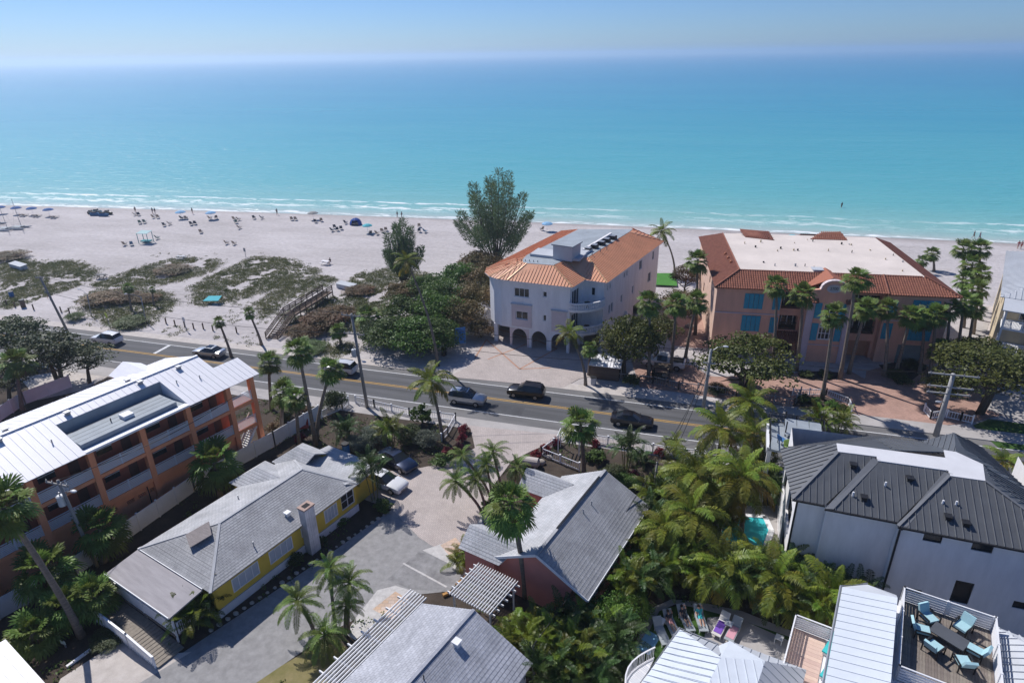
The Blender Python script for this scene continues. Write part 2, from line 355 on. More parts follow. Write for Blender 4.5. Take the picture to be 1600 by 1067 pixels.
# ---------------------------------------------------------------- ground, beach, sea
def shore(x):
    xc = max(-260.0, min(90.0, x)); y = 156.0 + 0.045 * xc - 0.00018 * xc * xc
    if x < -260: y += (x + 260) * 0.13
    return y
def sand_material():
    m = bpy.data.materials.new('sand'); m.use_nodes = True; nt = m.node_tree; N = nt.nodes; L = nt.links
    b = N['Principled BSDF']; b.inputs['Specular IOR Level'].default_value = 0.15
    tc = N.new('ShaderNodeTexCoord')
    def nz(sc, det=6, st=None):
        n = N.new('ShaderNodeTexNoise'); n.inputs['Scale'].default_value = sc; n.inputs['Detail'].default_value = det; n.inputs['Roughness'].default_value = 0.65
        if st:
            mp = N.new('ShaderNodeMapping'); mp.inputs['Scale'].default_value = st; L.new(tc.outputs['Object'], mp.inputs[0]); L.new(mp.outputs[0], n.inputs[0])
        else: L.new(tc.outputs['Object'], n.inputs[0])
        return n
    n1 = nz(0.09, 8, (0.45, 1.2, 1)); n2 = nz(1.1, 6)
    mr = N.new('ShaderNodeMapRange'); mr.inputs[1].default_value = 0.32; mr.inputs[2].default_value = 0.66; L.new(n1.outputs[0], mr.inputs[0])
    mx = N.new('ShaderNodeMix'); mx.data_type = 'RGBA'; mx.inputs[6].default_value = (0.43, 0.395, 0.385, 1); mx.inputs[7].default_value = (0.56, 0.52, 0.515, 1); L.new(mr.outputs[0], mx.inputs[0])
    m2 = N.new('ShaderNodeMapRange'); m2.inputs[1].default_value = 0.3; m2.inputs[2].default_value = 0.75; m2.inputs[3].default_value = 0.82; m2.inputs[4].default_value = 1.08; L.new(n2.outputs[0], m2.inputs[0])
    mu = N.new('ShaderNodeMix'); mu.data_type = 'RGBA'; mu.blend_type = 'MULTIPLY'; mu.inputs[0].default_value = 1; L.new(mx.outputs[2], mu.inputs[6]); L.new(m2.outputs[0], mu.inputs[7])
    # wet sand by height above the water
    sp = N.new('ShaderNodeSeparateXYZ'); L.new(tc.outputs['Object'], sp.inputs[0])
    n3 = nz(0.12, 4, (1, 0.2, 1)); ad = N.new('ShaderNodeMath'); ad.operation = 'MULTIPLY_ADD'; ad.inputs[1].default_value = 0.10; L.new(n3.outputs[0], ad.inputs[0]); L.new(sp.outputs[2], ad.inputs[2])
    wt = N.new('ShaderNodeMapRange'); wt.inputs[1].default_value = -0.26; wt.inputs[2].default_value = -0.12; wt.inputs[3].default_value = 1; wt.inputs[4].default_value = 0; L.new(ad.outputs[0], wt.inputs[0])
    wm = N.new('ShaderNodeMix'); wm.data_type = 'RGBA'; L.new(wt.outputs[0], wm.inputs[0]); L.new(mu.outputs[2], wm.inputs[6]); wm.inputs[7].default_value = (0.31, 0.27, 0.25, 1)
    L.new(wm.outputs[2], b.inputs['Base Color'])
    rg = N.new('ShaderNodeMapRange'); rg.inputs[3].default_value = 0.95; rg.inputs[4].default_value = 0.45; L.new(wt.outputs[0], rg.inputs[0]); L.new(rg.outputs[0], b.inputs['Roughness'])
    n4 = nz(1.6, 6); n5 = nz(0.25, 3, (0.35, 1.6, 1)); a2 = N.new('ShaderNodeMath'); a2.operation = 'MULTIPLY_ADD'; a2.inputs[1].default_value = 2.0; L.new(n5.outputs[0], a2.inputs[0]); L.new(n4.outputs[0], a2.inputs[2])
    bp = N.new('ShaderNodeBump'); bp.inputs['Strength'].default_value = 0.7; bp.inputs['Distance'].default_value = 0.22; L.new(a2.outputs[0], bp.inputs['Height']); L.new(bp.outputs[0], b.inputs['Normal'])
    return m
M['sand'] = sand_material()
SEA_Z = -0.30
def ground_z(x, y):
    d = y - shore(x)          # metres seaward of the water line
    if y < 73: return 0.0
    z = 0.0
    if d > -14: z = -0.30 * ((d + 14) / 14.0) ** 1.6 if d <= 0 else -0.30 - 0.05 * d
    z = max(z, -6)
    f = min(1, (y - 73) / 10.0) * (1 if d < -30 else max(0.0, min(1.0, (-d - 12) / 18.0)))
    return z + f * (0.22 * noise.noise(Vector((x * 0.07, y * 0.09, 0.3))) + 0.10 * noise.noise(Vector((x * 0.3, y * 0.3, 1.3))))
xs = [-3000, -1200, -600, -420] + [-320 + 3.0 * i for i in range(int(470 / 3))] + [160, 260, 500, 1200, 3000]
ys = [-2500, -800, -200, -20, 20, 50, 66, 72.9] + [74 + 2.0 * i for i in range(54)] + [184, 192, 210, 300]
mb = MB(); mb.v = [(x, y, ground_z(x, y)) for y in ys for x in xs]
nx = len(xs); mb.f = [(j * nx + i, j * nx + i + 1, (j + 1) * nx + i + 1, (j + 1) * nx + i) for j in range(len(ys) - 1) for i in range(nx - 1)]; mb.m = [0] * len(mb.f)
structure(mb.build('beach_sand', M['sand'], smooth=True))

def sea_material():
    m = bpy.data.materials.new('sea_water'); m.use_nodes = True; nt = m.node_tree; N = nt.nodes; L = nt.links
    b = N['Principled BSDF']; b.inputs['Roughness'].default_value = 0.22; b.inputs['IOR'].default_value = 1.33; b.inputs['Specular IOR Level'].default_value = 0.42
    tc = N.new('ShaderNodeTexCoord'); at = N.new('ShaderNodeAttribute'); at.attribute_name = 'offshore'
    def nz(sc, det, st, dist=0.0):
        mp = N.new('ShaderNodeMapping'); mp.inputs['Scale'].default_value = st; L.new(tc.outputs['Object'], mp.inputs[0])
        n = N.new('ShaderNodeTexNoise'); n.inputs['Scale'].default_value = sc; n.inputs['Detail'].default_value = det; n.inputs['Roughness'].default_value = 0.6; n.inputs['Distortion'].default_value = dist; L.new(mp.outputs[0], n.inputs[0]); return n
    def math_(op, a, bb=None, c=None):
        n = N.new('ShaderNodeMath'); n.operation = op
        for i, q in enumerate((a, bb, c)):
            if q is None: continue
            if hasattr(q, 'node'): L.new(q, n.inputs[i])
            else: n.inputs[i].default_value = q
        return n.outputs[0]
    # depth colour: log of the distance offshore, broken up by drifting patches of sand and weed; mid noise paints in ripple shading
    big = nz(0.004, 5, (0.5, 1.6, 1)); lg = math_('LOGARITHM', math_('MAXIMUM', at.outputs['Fac'], 1.0), 10.0)
    mid = nz(0.03, 6, (0.25, 1.0, 1), 0.4); lg2 = math_('MULTIPLY_ADD', mid.outputs[0], 0.30, math_('MULTIPLY_ADD', big.outputs[0], 0.6, math_('SUBTRACT', lg, 0.45)))
    cr = N.new('ShaderNodeValToRGB'); sc = N.new('ShaderNodeMapRange'); sc.inputs[1].default_value = 0.3; sc.inputs[2].default_value = 4.0; L.new(lg2, sc.inputs[0]); L.new(sc.outputs[0], cr.inputs[0])
    els = cr.color_ramp.elements
    stops = [(0.0, (0.42, 0.50, 0.46)), (0.20, (0.24, 0.46, 0.42)), (0.36, (0.12, 0.40, 0.40)), (0.48, (0.075, 0.36, 0.40)), (0.60, (0.035, 0.29, 0.38)), (0.74, (0.016, 0.22, 0.36)), (0.92, (0.010, 0.17, 0.33))]
    while len(els) < len(stops): els.new(0.5)
    for e, (p, c) in zip(els, stops): e.position = p; e.color = (*c, 1)
    # surf: broken foam in bands that follow the shore
    fo = nz(0.55, 7, (0.35, 1.1, 1), 0.6); fo2 = nz(0.05, 4, (0.7, 0.35, 1))
    def band(c, w, thr):
        off = math_('MULTIPLY_ADD', fo2.outputs[0], 9.0, math_('SUBTRACT', at.outputs['Fac'], 4.5))
        d = math_('DIVIDE', math_('ABSOLUTE', math_('SUBTRACT', off, c)), w)
        g = math_('SUBTRACT', 1.0, math_('MINIMUM', d, 1.0))
        q = math_('SUBTRACT', math_('MULTIPLY_ADD', g, 0.34, fo.outputs[0]), thr)
        n = N.new('ShaderNodeMapRange'); n.inputs[1].default_value = 0.0; n.inputs[2].default_value = 0.17; L.new(q, n.inputs[0]); return n.outputs[0]
    gate = nz(0.012, 3, (1, 0.3, 1)); gt = N.new('ShaderNodeMapRange'); gt.inputs[1].default_value = 0.42; gt.inputs[2].default_value = 0.56; L.new(gate.outputs[0], gt.inputs[0])
    foam = math_('MAXIMUM', math_('MAXIMUM', band(1.0, 3.0, 0.72), math_('MULTIPLY', band(16.5, 2.4, 0.715), gt.outputs[0])), math_('MULTIPLY', band(10.0, 8.0, 0.775), gt.outputs[0]))
    mx = N.new('ShaderNodeMix'); mx.data_type = 'RGBA'; L.new(foam, mx.inputs[0]); L.new(cr.outputs[0], mx.inputs[6]); mx.inputs[7].default_value = (0.80, 0.82, 0.84, 1)
    L.new(mx.outputs[2], b.inputs['Base Color'])
    rr = N.new('ShaderNodeMapRange'); rr.inputs[3].default_value = 0.25; rr.inputs[4].default_value = 0.9; L.new(foam, rr.inputs[0]); L.new(rr.outputs[0], b.inputs['Roughness'])
    w1 = nz(0.35, 6, (0.45, 1.0, 1), 0.3); w2 = nz(0.05, 4, (0.3, 1.0, 1), 0.3)
    hgt = math_('MULTIPLY_ADD', w2.outputs[0], 2.0, w1.outputs[0])
    bp = N.new('ShaderNodeBump'); bp.inputs['Strength'].default_value = 0.9; bp.inputs['Distance'].default_value = 0.6; L.new(hgt, bp.inputs['Height']); L.new(bp.outputs[0], b.inputs['Normal'])
    return m
M['sea'] = sea_material()
sx = [-26000, -12000, -5000, -2000, -900, -500] + [-360 + 4.0 * i for i in range(125)] + [180, 300, 500, 900, 2000, 5000, 12000, 26000]
so = [-6, -3] + [0.0 + 1.3 * i for i in range(30)] + [42, 46, 50, 56, 62, 70, 80, 92, 106, 125, 150, 180, 220, 280, 360, 480, 700, 1100, 1800, 3000, 5500, 10000, 16000, 23000]
mb = MB(); offs = []
for o in so:
    for x in sx:
        y = shore(x) + o; w = 0.0
        if 0 < o < 45:   # low swell lines rolling in
            ph = o + 2.5 * noise.noise(Vector((x * 0.02, 0.7, 0.1)))
            amp = 0.5 + 0.5 * noise.noise(Vector((x * 0.013, o * 0.05, 4.0)))
            w = 0.28 * amp * math.exp(-((ph - 16.5) / 1.6) ** 2) + 0.12 * math.exp(-((ph - 27) / 2.2) ** 2) + 0.08 * math.exp(-((ph - 6) / 1.3) ** 2)
        mb.v.append((x, y, SEA_Z + w)); offs.append(o)
nx = len(sx); mb.f = [(j * nx + i, j * nx + i + 1, (j + 1) * nx + i + 1, (j + 1) * nx + i) for j in range(len(so) - 1) for i in range(nx - 1)]; mb.m = [0] * len(mb.f)
sea = structure(mb.build('sea', M['sea'], smooth=True))
at = sea.data.attributes.new('offshore', 'FLOAT', 'POINT'); at.data.foreach_set('value', offs)

# air: one closed box of thin haze round everything
hm = bpy.data.materials.new('haze'); hm.use_nodes = True; hn = hm.node_tree.nodes; hn.remove(hn['Principled BSDF'])
pv = hn.new('ShaderNodeVolumePrincipled'); pv.inputs['Color'].default_value = (0.70, 0.81, 0.93, 1); pv.inputs['Density'].default_value = 0.00028; pv.inputs['Anisotropy'].default_value = 0.55
hm.node_tree.links.new(pv.outputs[0], hn['Material Output'].inputs['Volume'])
mb = MB(); mb.box(-27000, 27000, -3500, 24500, -9, 62); o = mb.build('haze', hm); o['kind'] = 'stuff'

# ---------------------------------------------------------------- road and paved surfaces (sheets 4 mm apart)
M['asphalt'] = mat('asphalt', (0.105, 0.105, 0.11), 0.9, 0.28, 0.35, 0.3, 30, stretch=(0.25, 1.6, 1), detail=8)
M['asphalt_light'] = mat('asphalt_shoulder', (0.165, 0.16, 0.158), 0.9, 0.2, 0.4, 0.3, 30, stretch=(0.3, 1.3, 1), detail=8)
M['line_white'] = mat('line_white', (0.62, 0.62, 0.62), 0.8, 0.18, 2.0, detail=8)
M['line_yellow'] = mat('line_yellow', (0.52, 0.30, 0.055), 0.8, 0.2, 2.0, detail=8)
M['concrete'] = mat('concrete', (0.40, 0.375, 0.36), 0.92, 0.16, 0.5, 0.25, 12, detail=8)
M['concrete_grey'] = mat('concrete_drive', (0.275, 0.268, 0.265), 0.92, 0.20, 1.6, 0.25, 12, detail=9)
M['concrete_old'] = mat('concrete_old', (0.24, 0.235, 0.235), 0.92, 0.32, 1.1, 0.25, 12, detail=9)
M['soil'] = mat('garden_soil', (0.04, 0.03, 0.024), 0.97, 0.3, 0.6, 0.6, 8, col2=(0.085, 0.065, 0.05), detail=9)
M['lawn'] = mat('lawn', (0.035, 0.085, 0.015), 0.9, 0.2, 1.5, 0.8, 30, col2=(0.06, 0.13, 0.02))
M['dry_lawn'] = mat('dry_lawn', (0.16, 0.15, 0.05), 0.95, 0.2, 0.9, 0.6, 20, col2=(0.27, 0.22, 0.11), detail=9)
M['shell'] = mat('shell_gravel', (0.44, 0.395, 0.36), 0.95, 0.25, 1.2, 0.7, 14, col2=(0.58, 0.53, 0.49), detail=9)
M['gravel'] = mat('white_gravel', (0.42, 0.40, 0.385), 0.95, 0.3, 2.2, 0.8, 16, col2=(0.62, 0.60, 0.58), detail=9)
M['paver_pink'] = brickmat('paver_pink', (0.49, 0.425, 0.395), (0.43, 0.375, 0.35), (0.31, 0.27, 0.25), 0.30, 0.15, rot=R(30), mortar=0.09, var=0.13)
M['paver_rose'] = brickmat('paver_rose', (0.46, 0.285, 0.225), (0.38, 0.235, 0.19), (0.27, 0.18, 0.15), 0.24, 0.12, mortar=0.09)
M['paver_patio'] = brickmat('paver_patio', (0.55, 0.38, 0.26), (0.58, 0.47, 0.40), (0.40, 0.32, 0.26), 0.45, 0.3, rot=R(-16), mortar=0.05)
M['paver_band'] = mat('paver_band', (0.42, 0.235, 0.16), 0.9, 0.2, 3.0)

def strip(name, x0, x1, y0, y1, z, m): return sheet(name, [(x0, y0), (x1, y0), (x1, y1), (x0, y1)], z, m)
YC = 64.85
strip('garden_ground', -400, 300, -60, 58.6, 0.006, M['soil'])
strip('road', -600, 600, YC - 5.0, YC + 4.6, 0.016, M['asphalt_light'])
strip('road_lanes', -600, 600, YC - 3.42, YC + 3.42, 0.020, M['asphalt'])
M['asphalt_patch'] = mat('asphalt_patch', (0.075, 0.075, 0.08), 0.9, 0.2, 0.8, 0.3, 30, detail=8)
for xa, xb, ya, yb in ((-22.0, -17.5, -2.9, -1.2), (9.0, 11.2, 0.8, 3.0), (-48, -41, 1.0, 1.6), (24, 31, -2.6, -1.9)): strip('road_patch', xa, xb, YC + ya, YC + yb, 0.0225, M['asphalt_patch'])
M['tyre_wear'] = mat('tyre_wear', (0.088, 0.088, 0.092), 0.85, 0.25, 0.5, 0.3, 30, stretch=(0.08, 1.2, 1), detail=8)
for yo in (-2.45, -0.95, 0.95, 2.45): strip('wheel_track', -600, 600, YC + yo - 0.28, YC + yo + 0.28, 0.0212, M['tyre_wear'])
strip('road_line', -600, 600, YC - 3.38, YC - 3.24, 0.025, M['line_white'])
strip('road_line', -600, 600, YC + 3.24, YC + 3.38, 0.025, M['line_white'])
strip('road_line', -600, 600, YC - 0.20, YC - 0.09, 0.025, M['line_yellow'])
strip('road_line', -600, 600, YC + 0.09, YC + 0.20, 0.025, M['line_yellow'])
strip('stop_line', (-72.49, 65.92, 0)[0] - 0.2, (-72.49, 65.92, 0)[0] + 0.3, YC + 0.3, YC + 3.2, 0.0256, M['line_white'])
strip('sidewalk', -140, 140, 57.6, YC - 5.02, 0.03, M['concrete'])
mb = MB(); mb.box(4.5, 90, YC + 4.62, YC + 6.9, 0.0, 0.10); structure(mb.build('sidewalk', M['concrete']))
mb = MB(); mb.box(-200, 4.4, YC + 4.62, YC + 6.2, 0.0, 0.035); structure(mb.build('shell_shoulder', M['shell']))
# forecourt of the white building, driveway pavers and yards
sheet('paver_forecourt', [(-29.26, 68.88), (-27.80, 72.15), (-27.47, 75.10), (-29.13, 79.07), (-30.68, 81.50), (-29.87, 89.76), (-28.67, 96.54), (-11.20, 93.63), (-7.17, 80.33), (-8.08, 76.09), (-12.76, 72.61), (-14.23, 69.73)], 0.043, M['paver_pink'])
for a, b in ([(-28.17, 81.42), (-20.87, 73.36)], [(-25.89, 75.09), (-21.05, 83.00)], [(-20.87, 73.36), (-17.54, 80.90)], [(-27.73, 75.04), (-28.17, 81.42)], [(-21.05, 83.00), (-17.54, 80.90)], [(-20.87, 73.36), (-17.03, 74.74)], [(-27.49, 85.55), (-21.05, 83.00)]):
    mb = MB(); mb.bar((a[0], a[1], 0.045), (b[0], b[1], 0.045), 0.22, 0.006); structure(mb.build('paver_band', M['paver_band']))
sheet('paver_court', [(-7.17, 80.33), (-6.40, 94.84), (-1.91, 101.68), (2.59, 102.81), (2.74, 91.95), (14.04, 85.79), (27.16, 89.17), (37.50, 88.85), (40.40, 85.02), (37.85, 77.87), (31.33, 73.24), (25.98, 70.71), (17.92, 70.41), (11.93, 71.05), (3.38, 71.96), (-5.04, 72.30)], 0.046, M['paver_rose'])
sheet('planting_bed', [(24.30, 87.21), (31.40, 90.26), (29.95, 86.32), (27.00, 81.88), (25.52, 80.97)], 0.055, M['soil'])
sheet('planting_bed', [(12.73, 72.18), (13.83, 74.70), (16.61, 75.43), (18.60, 73.88), (18.58, 72.05), (16.06, 71.38)], 0.055, M['soil'])
sheet('planting_bed', [(14.04, 81.06), (19.30, 83.95), (19.27, 81.31), (17.19, 79.68), (14.20, 79.63)], 0.055, M['soil'])
sheet('side_walkway', [(35.12, 93.32), (40.63, 105.36), (43.36, 106.05), (37.72, 91.89)], 0.049, M['concrete'])
sheet('side_drive', [(33.68, 76.78), (39.07, 89.26), (46.24, 83.19), (41.48, 71.93)], 0.05, M['concrete'])
sheet('lawn_verge', [(31.10, 72.48), (33.26, 74.46), (47.81, 73.62), (45.80, 69.46), (32.11, 68.19)], 0.052, M['lawn'])
sheet('putting_green', [(-7.03, 110.86), (-7.15, 117.56), (-3.36, 118.48), (-2.62, 111.24)], 0.4, mat('turf', (0.06, 0.20, 0.03), 0.9, 0.15, 0.8))
# near driveway between the cottages
sheet('paver_driveway', [(-24.80, 58.11), (-22.28, 57.92), (-20.44, 54.17), (-22.25, 51.01), (-25.05, 48.99), (-30.20, 46.83), (-29.87, 43.72), (-24.50, 42.62), (-20.52, 39.79), (-16.94, 38.20), (-16.30, 41.11), (-16.26, 44.48), (-16.58, 48.33), (-15.99, 52.93), (-14.43, 55.28), (-11.55, 58.86), (-9.97, 57.98), (-3.55, 57.93), (-3.72, 59.64)], 0.036, M['paver_pink'])
sheet('drive_concrete', [(-24.50, 42.62), (-20.52, 39.79), (-16.94, 38.20), (-15.57, 37.07), (-16.33, 34.55), (-18.59, 33.59), (-20.72, 31.38), (-22.59, 29.03), (-24.44, 25.45), (-24.22, 23.02), (-33.54, 20.42), (-31.54, 25.11), (-29.16, 30.68), (-26.86, 36.27)], 0.026, M['concrete_grey'])
sheet('drive_slab', [(-19.82, 38.19), (-16.84, 38.07), (-14.90, 37.19), (-15.85, 34.68), (-18.87, 34.19), (-21.02, 34.64)], 0.030, M['concrete_old'])
for a, b in ([(-20.54, 36.60), (-16.14, 35.14)],):
    mb = MB(); mb.bar((a[0], a[1], 0.033), (b[0], b[1], 0.033), 0.16, 0.006); structure(mb.build('drive_joint', M['gravel']))
sheet('gravel_strip', [(-21.51, 30.85), (-21.23, 33.40), (-20.08, 34.20), (-18.25, 34.02), (-19.66, 31.36), (-20.12, 29.71), (-20.60, 28.71), (-21.55, 29.02)], 0.040, M['gravel'])
sheet('gravel_strip', [(-19.62, 38.41), (-18.35, 39.56), (-16.64, 38.44), (-15.32, 37.29), (-15.90, 36.91), (-16.98, 37.58)], 0.041, M['gravel'])
sheet('gravel_strip', [(-16.30, 41.11), (-16.26, 44.48), (-14.87, 43.94), (-15.19, 39.61), (-16.59, 38.30)], 0.040, M['gravel'])
sheet('brick_patio', [(-20.72, 31.57), (-19.82, 33.65), (-18.38, 33.12), (-18.89, 31.07)], 0.044, M['paver_patio'])
sheet('brick_patio', [(-18.39, 39.38), (-17.47, 40.62), (-16.08, 39.37), (-16.94, 38.20)], 0.048, M['paver_patio'])
sheet('dry_lawn', [(-25.30, 23.84), (-24.44, 25.45), (-22.89, 27.79), (-20.99, 28.04), (-20.36, 26.07), (-20.58, 24.03), (-24.85, 21.91)], 0.034, M['dry_lawn'])
sheet('shell_parking', [(-38.29, 20.57), (-37.37, 23.05), (-37.64, 25.28), (-35.95, 25.33), (-32.02, 24.42), (-31.23, 24.75), (-33.54, 20.42), (-36.79, 17.68)], 0.030, M['shell'])
sheet('shell_yard', [(-84.24, 54.40), (-78.38, 58.87), (-72.95, 58.88), (-72.75, 53.74), (-76.02, 50.32)], 0.012, M['shell'])
# back garden with lawn, pool terrace and path
sheet('lawn', [(-0.77, 35.66), (0.24, 37.47), (2.06, 38.36), (5.50, 38.42), (11.02, 37.19), (12.33, 32.75), (-1.18, 27.64), (-1.48, 31.83)], 0.034, M['lawn'])
sheet('garden_path', [(-1.77, 30.73), (-1.16, 34.96), (-0.54, 37.26), (0.87, 38.55), (2.75, 38.81), (5.96, 38.74), (11.04, 37.30), (10.98, 36.84), (5.49, 37.93), (2.53, 38.17), (1.14, 38.10), (0.03, 37.10), (-0.60, 34.82), (-1.10, 30.42)], 0.038, M['concrete'])
sheet('patio', [(3.47, 37.43), (5.27, 38.11), (10.70, 36.28), (11.05, 34.30), (6.64, 34.09), (3.28, 35.32)], 0.042, M['concrete'])
sheet('pool_terrace', [(2.31, 45.60), (3.58, 49.85), (5.82, 51.40), (9.46, 52.38), (9.43, 45.56), (5.65, 44.53)], 0.034, M['concrete'])
M['pool'] = mat('pool_water', (0.06, 0.52, 0.56), 0.06, 0.12, 0.8, 0.25, 3, spec=0.5)
# ---------------------------------------------------------------- buildings
def railing(parent, a, b, z0, z1, nbar=5, m='paint_white', post=True, name='railing', vertical=False, sp=0.14, w=0.045, pw=0.09):
    """one stretch of railing: top and bottom rail with bars"""
    a = Vector((a[0], a[1], 0)); b = Vector((b[0], b[1], 0)); q = MB(); Z = lambda z: Vector((0, 0, z)); d = (b - a); L = d.length; d.normalize()
    q.bar(a + Z(z1), b + Z(z1), 0.08, 0.06)
    if vertical:
        q.bar(a + Z(z0 + 0.08), b + Z(z0 + 0.08), 0.05, 0.05)
        for k in range(int(L / sp)): q.bar(a + d * (k + 0.5) * sp + Z(z0 + 0.105), a + d * (k + 0.5) * sp + Z(z1 - 0.03), w)
    else:
        for k in range(nbar): z = z0 + 0.08 + (z1 - z0 - 0.12) * k / nbar; q.bar(a + Z(z), b + Z(z), 0.03, (z1 - z0) / nbar * 0.62)
    if post:
        n = max(1, round(L / 2.0))
        for k in range(n + 1): p = a + d * L * k / n; q.bar(p + Z(z0), p + Z(z1 + 0.06), pw)
    return q.build(name, M[m], parent)
def vent(parent, x, y, z, s=0.28, m='grey_metal', name='roof_vent'):
    q = MB(); q.box(x - s / 2, x + s / 2, y - s / 2, y + s / 2, z - 0.25, z + 0.22); q.box(x - s * 0.7, x + s * 0.7, y - s * 0.7, y + s * 0.7, z + 0.222, z + 0.30); return q.build(name, M[m], parent)
def pipe(parent, x, y, z, h=0.45, r=0.05, m='paint_white', name='vent_pipe'):
    q = MB(); q.tube([(x, y, z - 0.3), (x, y, z + h)], r, 6); return q.build(name, M[m], parent)
def metal_panels(parent, eaves, tops, n, m, t=0.06, name='roof_panel'):
    """a rectangular metal slope laid as separate standing-seam panels sharing one mesh"""
    e0, e1, t0 = Vector(eaves[0]), Vector(eaves[1]), Vector(tops[0]); w = (e1 - e0) / n; nn = w.cross(t0 - e0).normalized()
    if nn.z < 0: nn = -nn
    q = MB(); z = Vector((0, 0, 0)); up = t0 - e0
    q.slab([z, w * 0.995, w * 0.995 + up, up], t); q.bar(w * 0.03 + nn * 0.015, w * 0.03 + up + nn * 0.015, 0.035, 0.035, up=nn)
    me = q.mesh(name, M[m])
    for k in range(n): inst(name, me, parent, tuple(e0 + w * k))

# --- orange three-storey motel with white metal roof
A = thing('motel', 'three-storey orange motel with white metal roof and slatted galleries', 'motel', (-41.78, 49.06), R(-16))
EZ, RZ, YN = 8.6, 10.4, -36.0
rec = [(-16.8, -7.6), (-33.5, -23.6)]
sl = (RZ - EZ) / 5.6
zs = lambda x: EZ - x * sl
yy = [YN, -33.5, -23.6, -16.8, -7.6, -2.7]
for a, b in zip(yy, yy[1:]):
    n = max(1, round((b - a) / 0.62))
    if (a, b) in rec:
        metal_panels(A, [(-4.3, a, zs(-4.3)), (-4.3, b, zs(-4.3))], [(-5.6, a, RZ)], n, 'roof_white')
        q = MB(); q.box(-0.62, 0.0, a, b, EZ - 0.10, EZ + 0.10); q.build('eave_strip', M['roof_white'], A)
        q = MB(); q.box(-4.28, -0.64, a, b, EZ - 0.02, EZ + 0.06); q.build('well_floor', M['roof_flat'], A)
        q = MB(); q.box(-4.33, -4.24, a, b, EZ + 0.062, zs(-4.3) - 0.062); q.build('well_wall', M['roof_flat'], A)
        for y0 in (a - 0.02, b - 0.04):
            q = MB(); q.face([(-4.24, y0 + 0.03, EZ), (-0.6, y0 + 0.03, EZ), (-0.6, y0 + 0.03, zs(-0.6) + 0.02), (-4.24, y0 + 0.03, zs(-4.24) + 0.02)]); q.build('well_cheek', M['roof_white'], A)
        q = MB(); q.box(-3.55, -0.80, a + 0.05, b - 0.7, EZ + 0.062, EZ + 0.52); blk = q.build('flat_roof', M['roof_flat'], A)
        q = MB()
        for k in range(4): q.box(-3.5 + k * 0.68, -3.47 + k * 0.68, a + 0.08, b - 0.75, EZ + 0.52, EZ + 0.535)
        q.build('roof_joint', M['roof_dark'], blk)
        q = MB(); q.box(-2.5, -1.6, (a + b) / 2 - 0.45, (a + b) / 2 + 0.45, EZ + 0.522, EZ + 0.85); q.build('roof_hatch', M['paint_white'], A)
        pipe(A, -2.4, (a + b) / 2 - 1.2, EZ + 0.6, 0.3, 0.05, 'black')
    else:
        metal_panels(A, [(0, a, EZ), (0, b, EZ)], [(-5.6, a, RZ)], n, 'roof_white')
metal_panels(A, [(0, -2.7, EZ - 0.02), (0, 0.15, EZ - 0.02)], [(-3.2, -2.7, zs(-3.2) - 0.02)], 5, 'roof_white')
metal_panels(A, [(-11.9, YN, EZ), (-11.9, -2.7, EZ)], [(-5.6, YN, RZ)], 53, 'roof_white')
q = MB(); q.bar((-5.6, YN, RZ + 0.03), (-5.6, -2.68, RZ + 0.03), 0.3, 0.08); q.build('ridge_cap', M['roof_white'], A)
for yc in (-6.5, -27.0):
    q = MB(); q.slab([(-12.9, yc, 9.55), (-8.6, yc, 9.55), (-11.6, yc - 1.7, EZ + 0.05), (-12.9, yc - 1.7, EZ + 0.05)], 0.08); q.build('gable_roof', M['roof_white'], A)
    q = MB(); q.slab([(-8.6, yc, 9.55), (-12.9, yc, 9.55), (-12.9, yc + 1.7, EZ + 0.05), (-11.6, yc + 1.7, EZ + 0.05)], 0.08); q.build('gable_roof', M['roof_white'], A)
    q = MB(); q.prism([(-12.7, yc - 1.5), (-11.45, yc - 1.5), (-11.45, yc + 1.5), (-12.7, yc + 1.5)], 0, EZ); q.build('gable_wall', M['stucco_orange'], A)
for x, y in ((-4.9, -5.2), (-5.0, -9.0), (-4.9, -15.5), (-5.0, -20.6), (-6.9, -9.2), (-6.8, -19.5)): vent(A, x, y, zs(x) if x > -5.6 else RZ - (-5.6 - x) * sl, 0.34)
for x, y in ((-3.2, -6.6), (-2.6, -4.6), (-2.6, -18.0)): pipe(A, x, y, zs(x), 0.35, 0.06, 'grey_metal')
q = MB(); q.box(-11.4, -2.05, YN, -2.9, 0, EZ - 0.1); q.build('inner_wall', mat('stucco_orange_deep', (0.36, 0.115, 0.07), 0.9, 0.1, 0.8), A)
# ground-floor wall with louvred vents, galleries above
cols = [-0.55, -3.3, -7.6, -12.0, -16.4, -21.0, -25.4, -29.8, -34.2]
vents = [(16.5 + k * 1.05 + (0.5 if k > 3 else 0), 17.2 + k * 1.05 + (0.5 if k > 3 else 0), 1.75, 2.15) for k in range(7)]
q = MB(); wall(q, (-0.72, YN), (-0.72, -3.2), 0, 2.8, vents, 0.12); q.build('ground_floor_wall', M['stucco_orange'], A)
for v in vents:
    q = MB(); q.box(-0.86, -0.82, YN + v[0], YN + v[1], v[2], v[3]); o = q.build('louvre_vent', M['dark'], A)
    q = MB()
    for k in range(3): q.box(-0.815, -0.76, YN + v[0], YN + v[1], v[2] + 0.06 + k * 0.13, v[2] + 0.10 + k * 0.13)
    q.build('slat', M['stucco_orange'], o)
for y in cols:
    q = MB(); q.box(-1.0, -0.45, y - 0.24, y + 0.24, 0, EZ - 0.12); q.build('column', M['stucco_orange'], A)
for z in (2.80, 5.55):
    q = MB(); q.box(-2.04, -0.5, YN, -0.35, z, z + 0.34); q.build('gallery_floor', M['stucco_orange'], A)
q = MB(); q.box(-2.04, -0.55, YN, -0.35, EZ - 0.36, EZ - 0.10); q.build('gallery_beam', M['stucco_grey'], A)
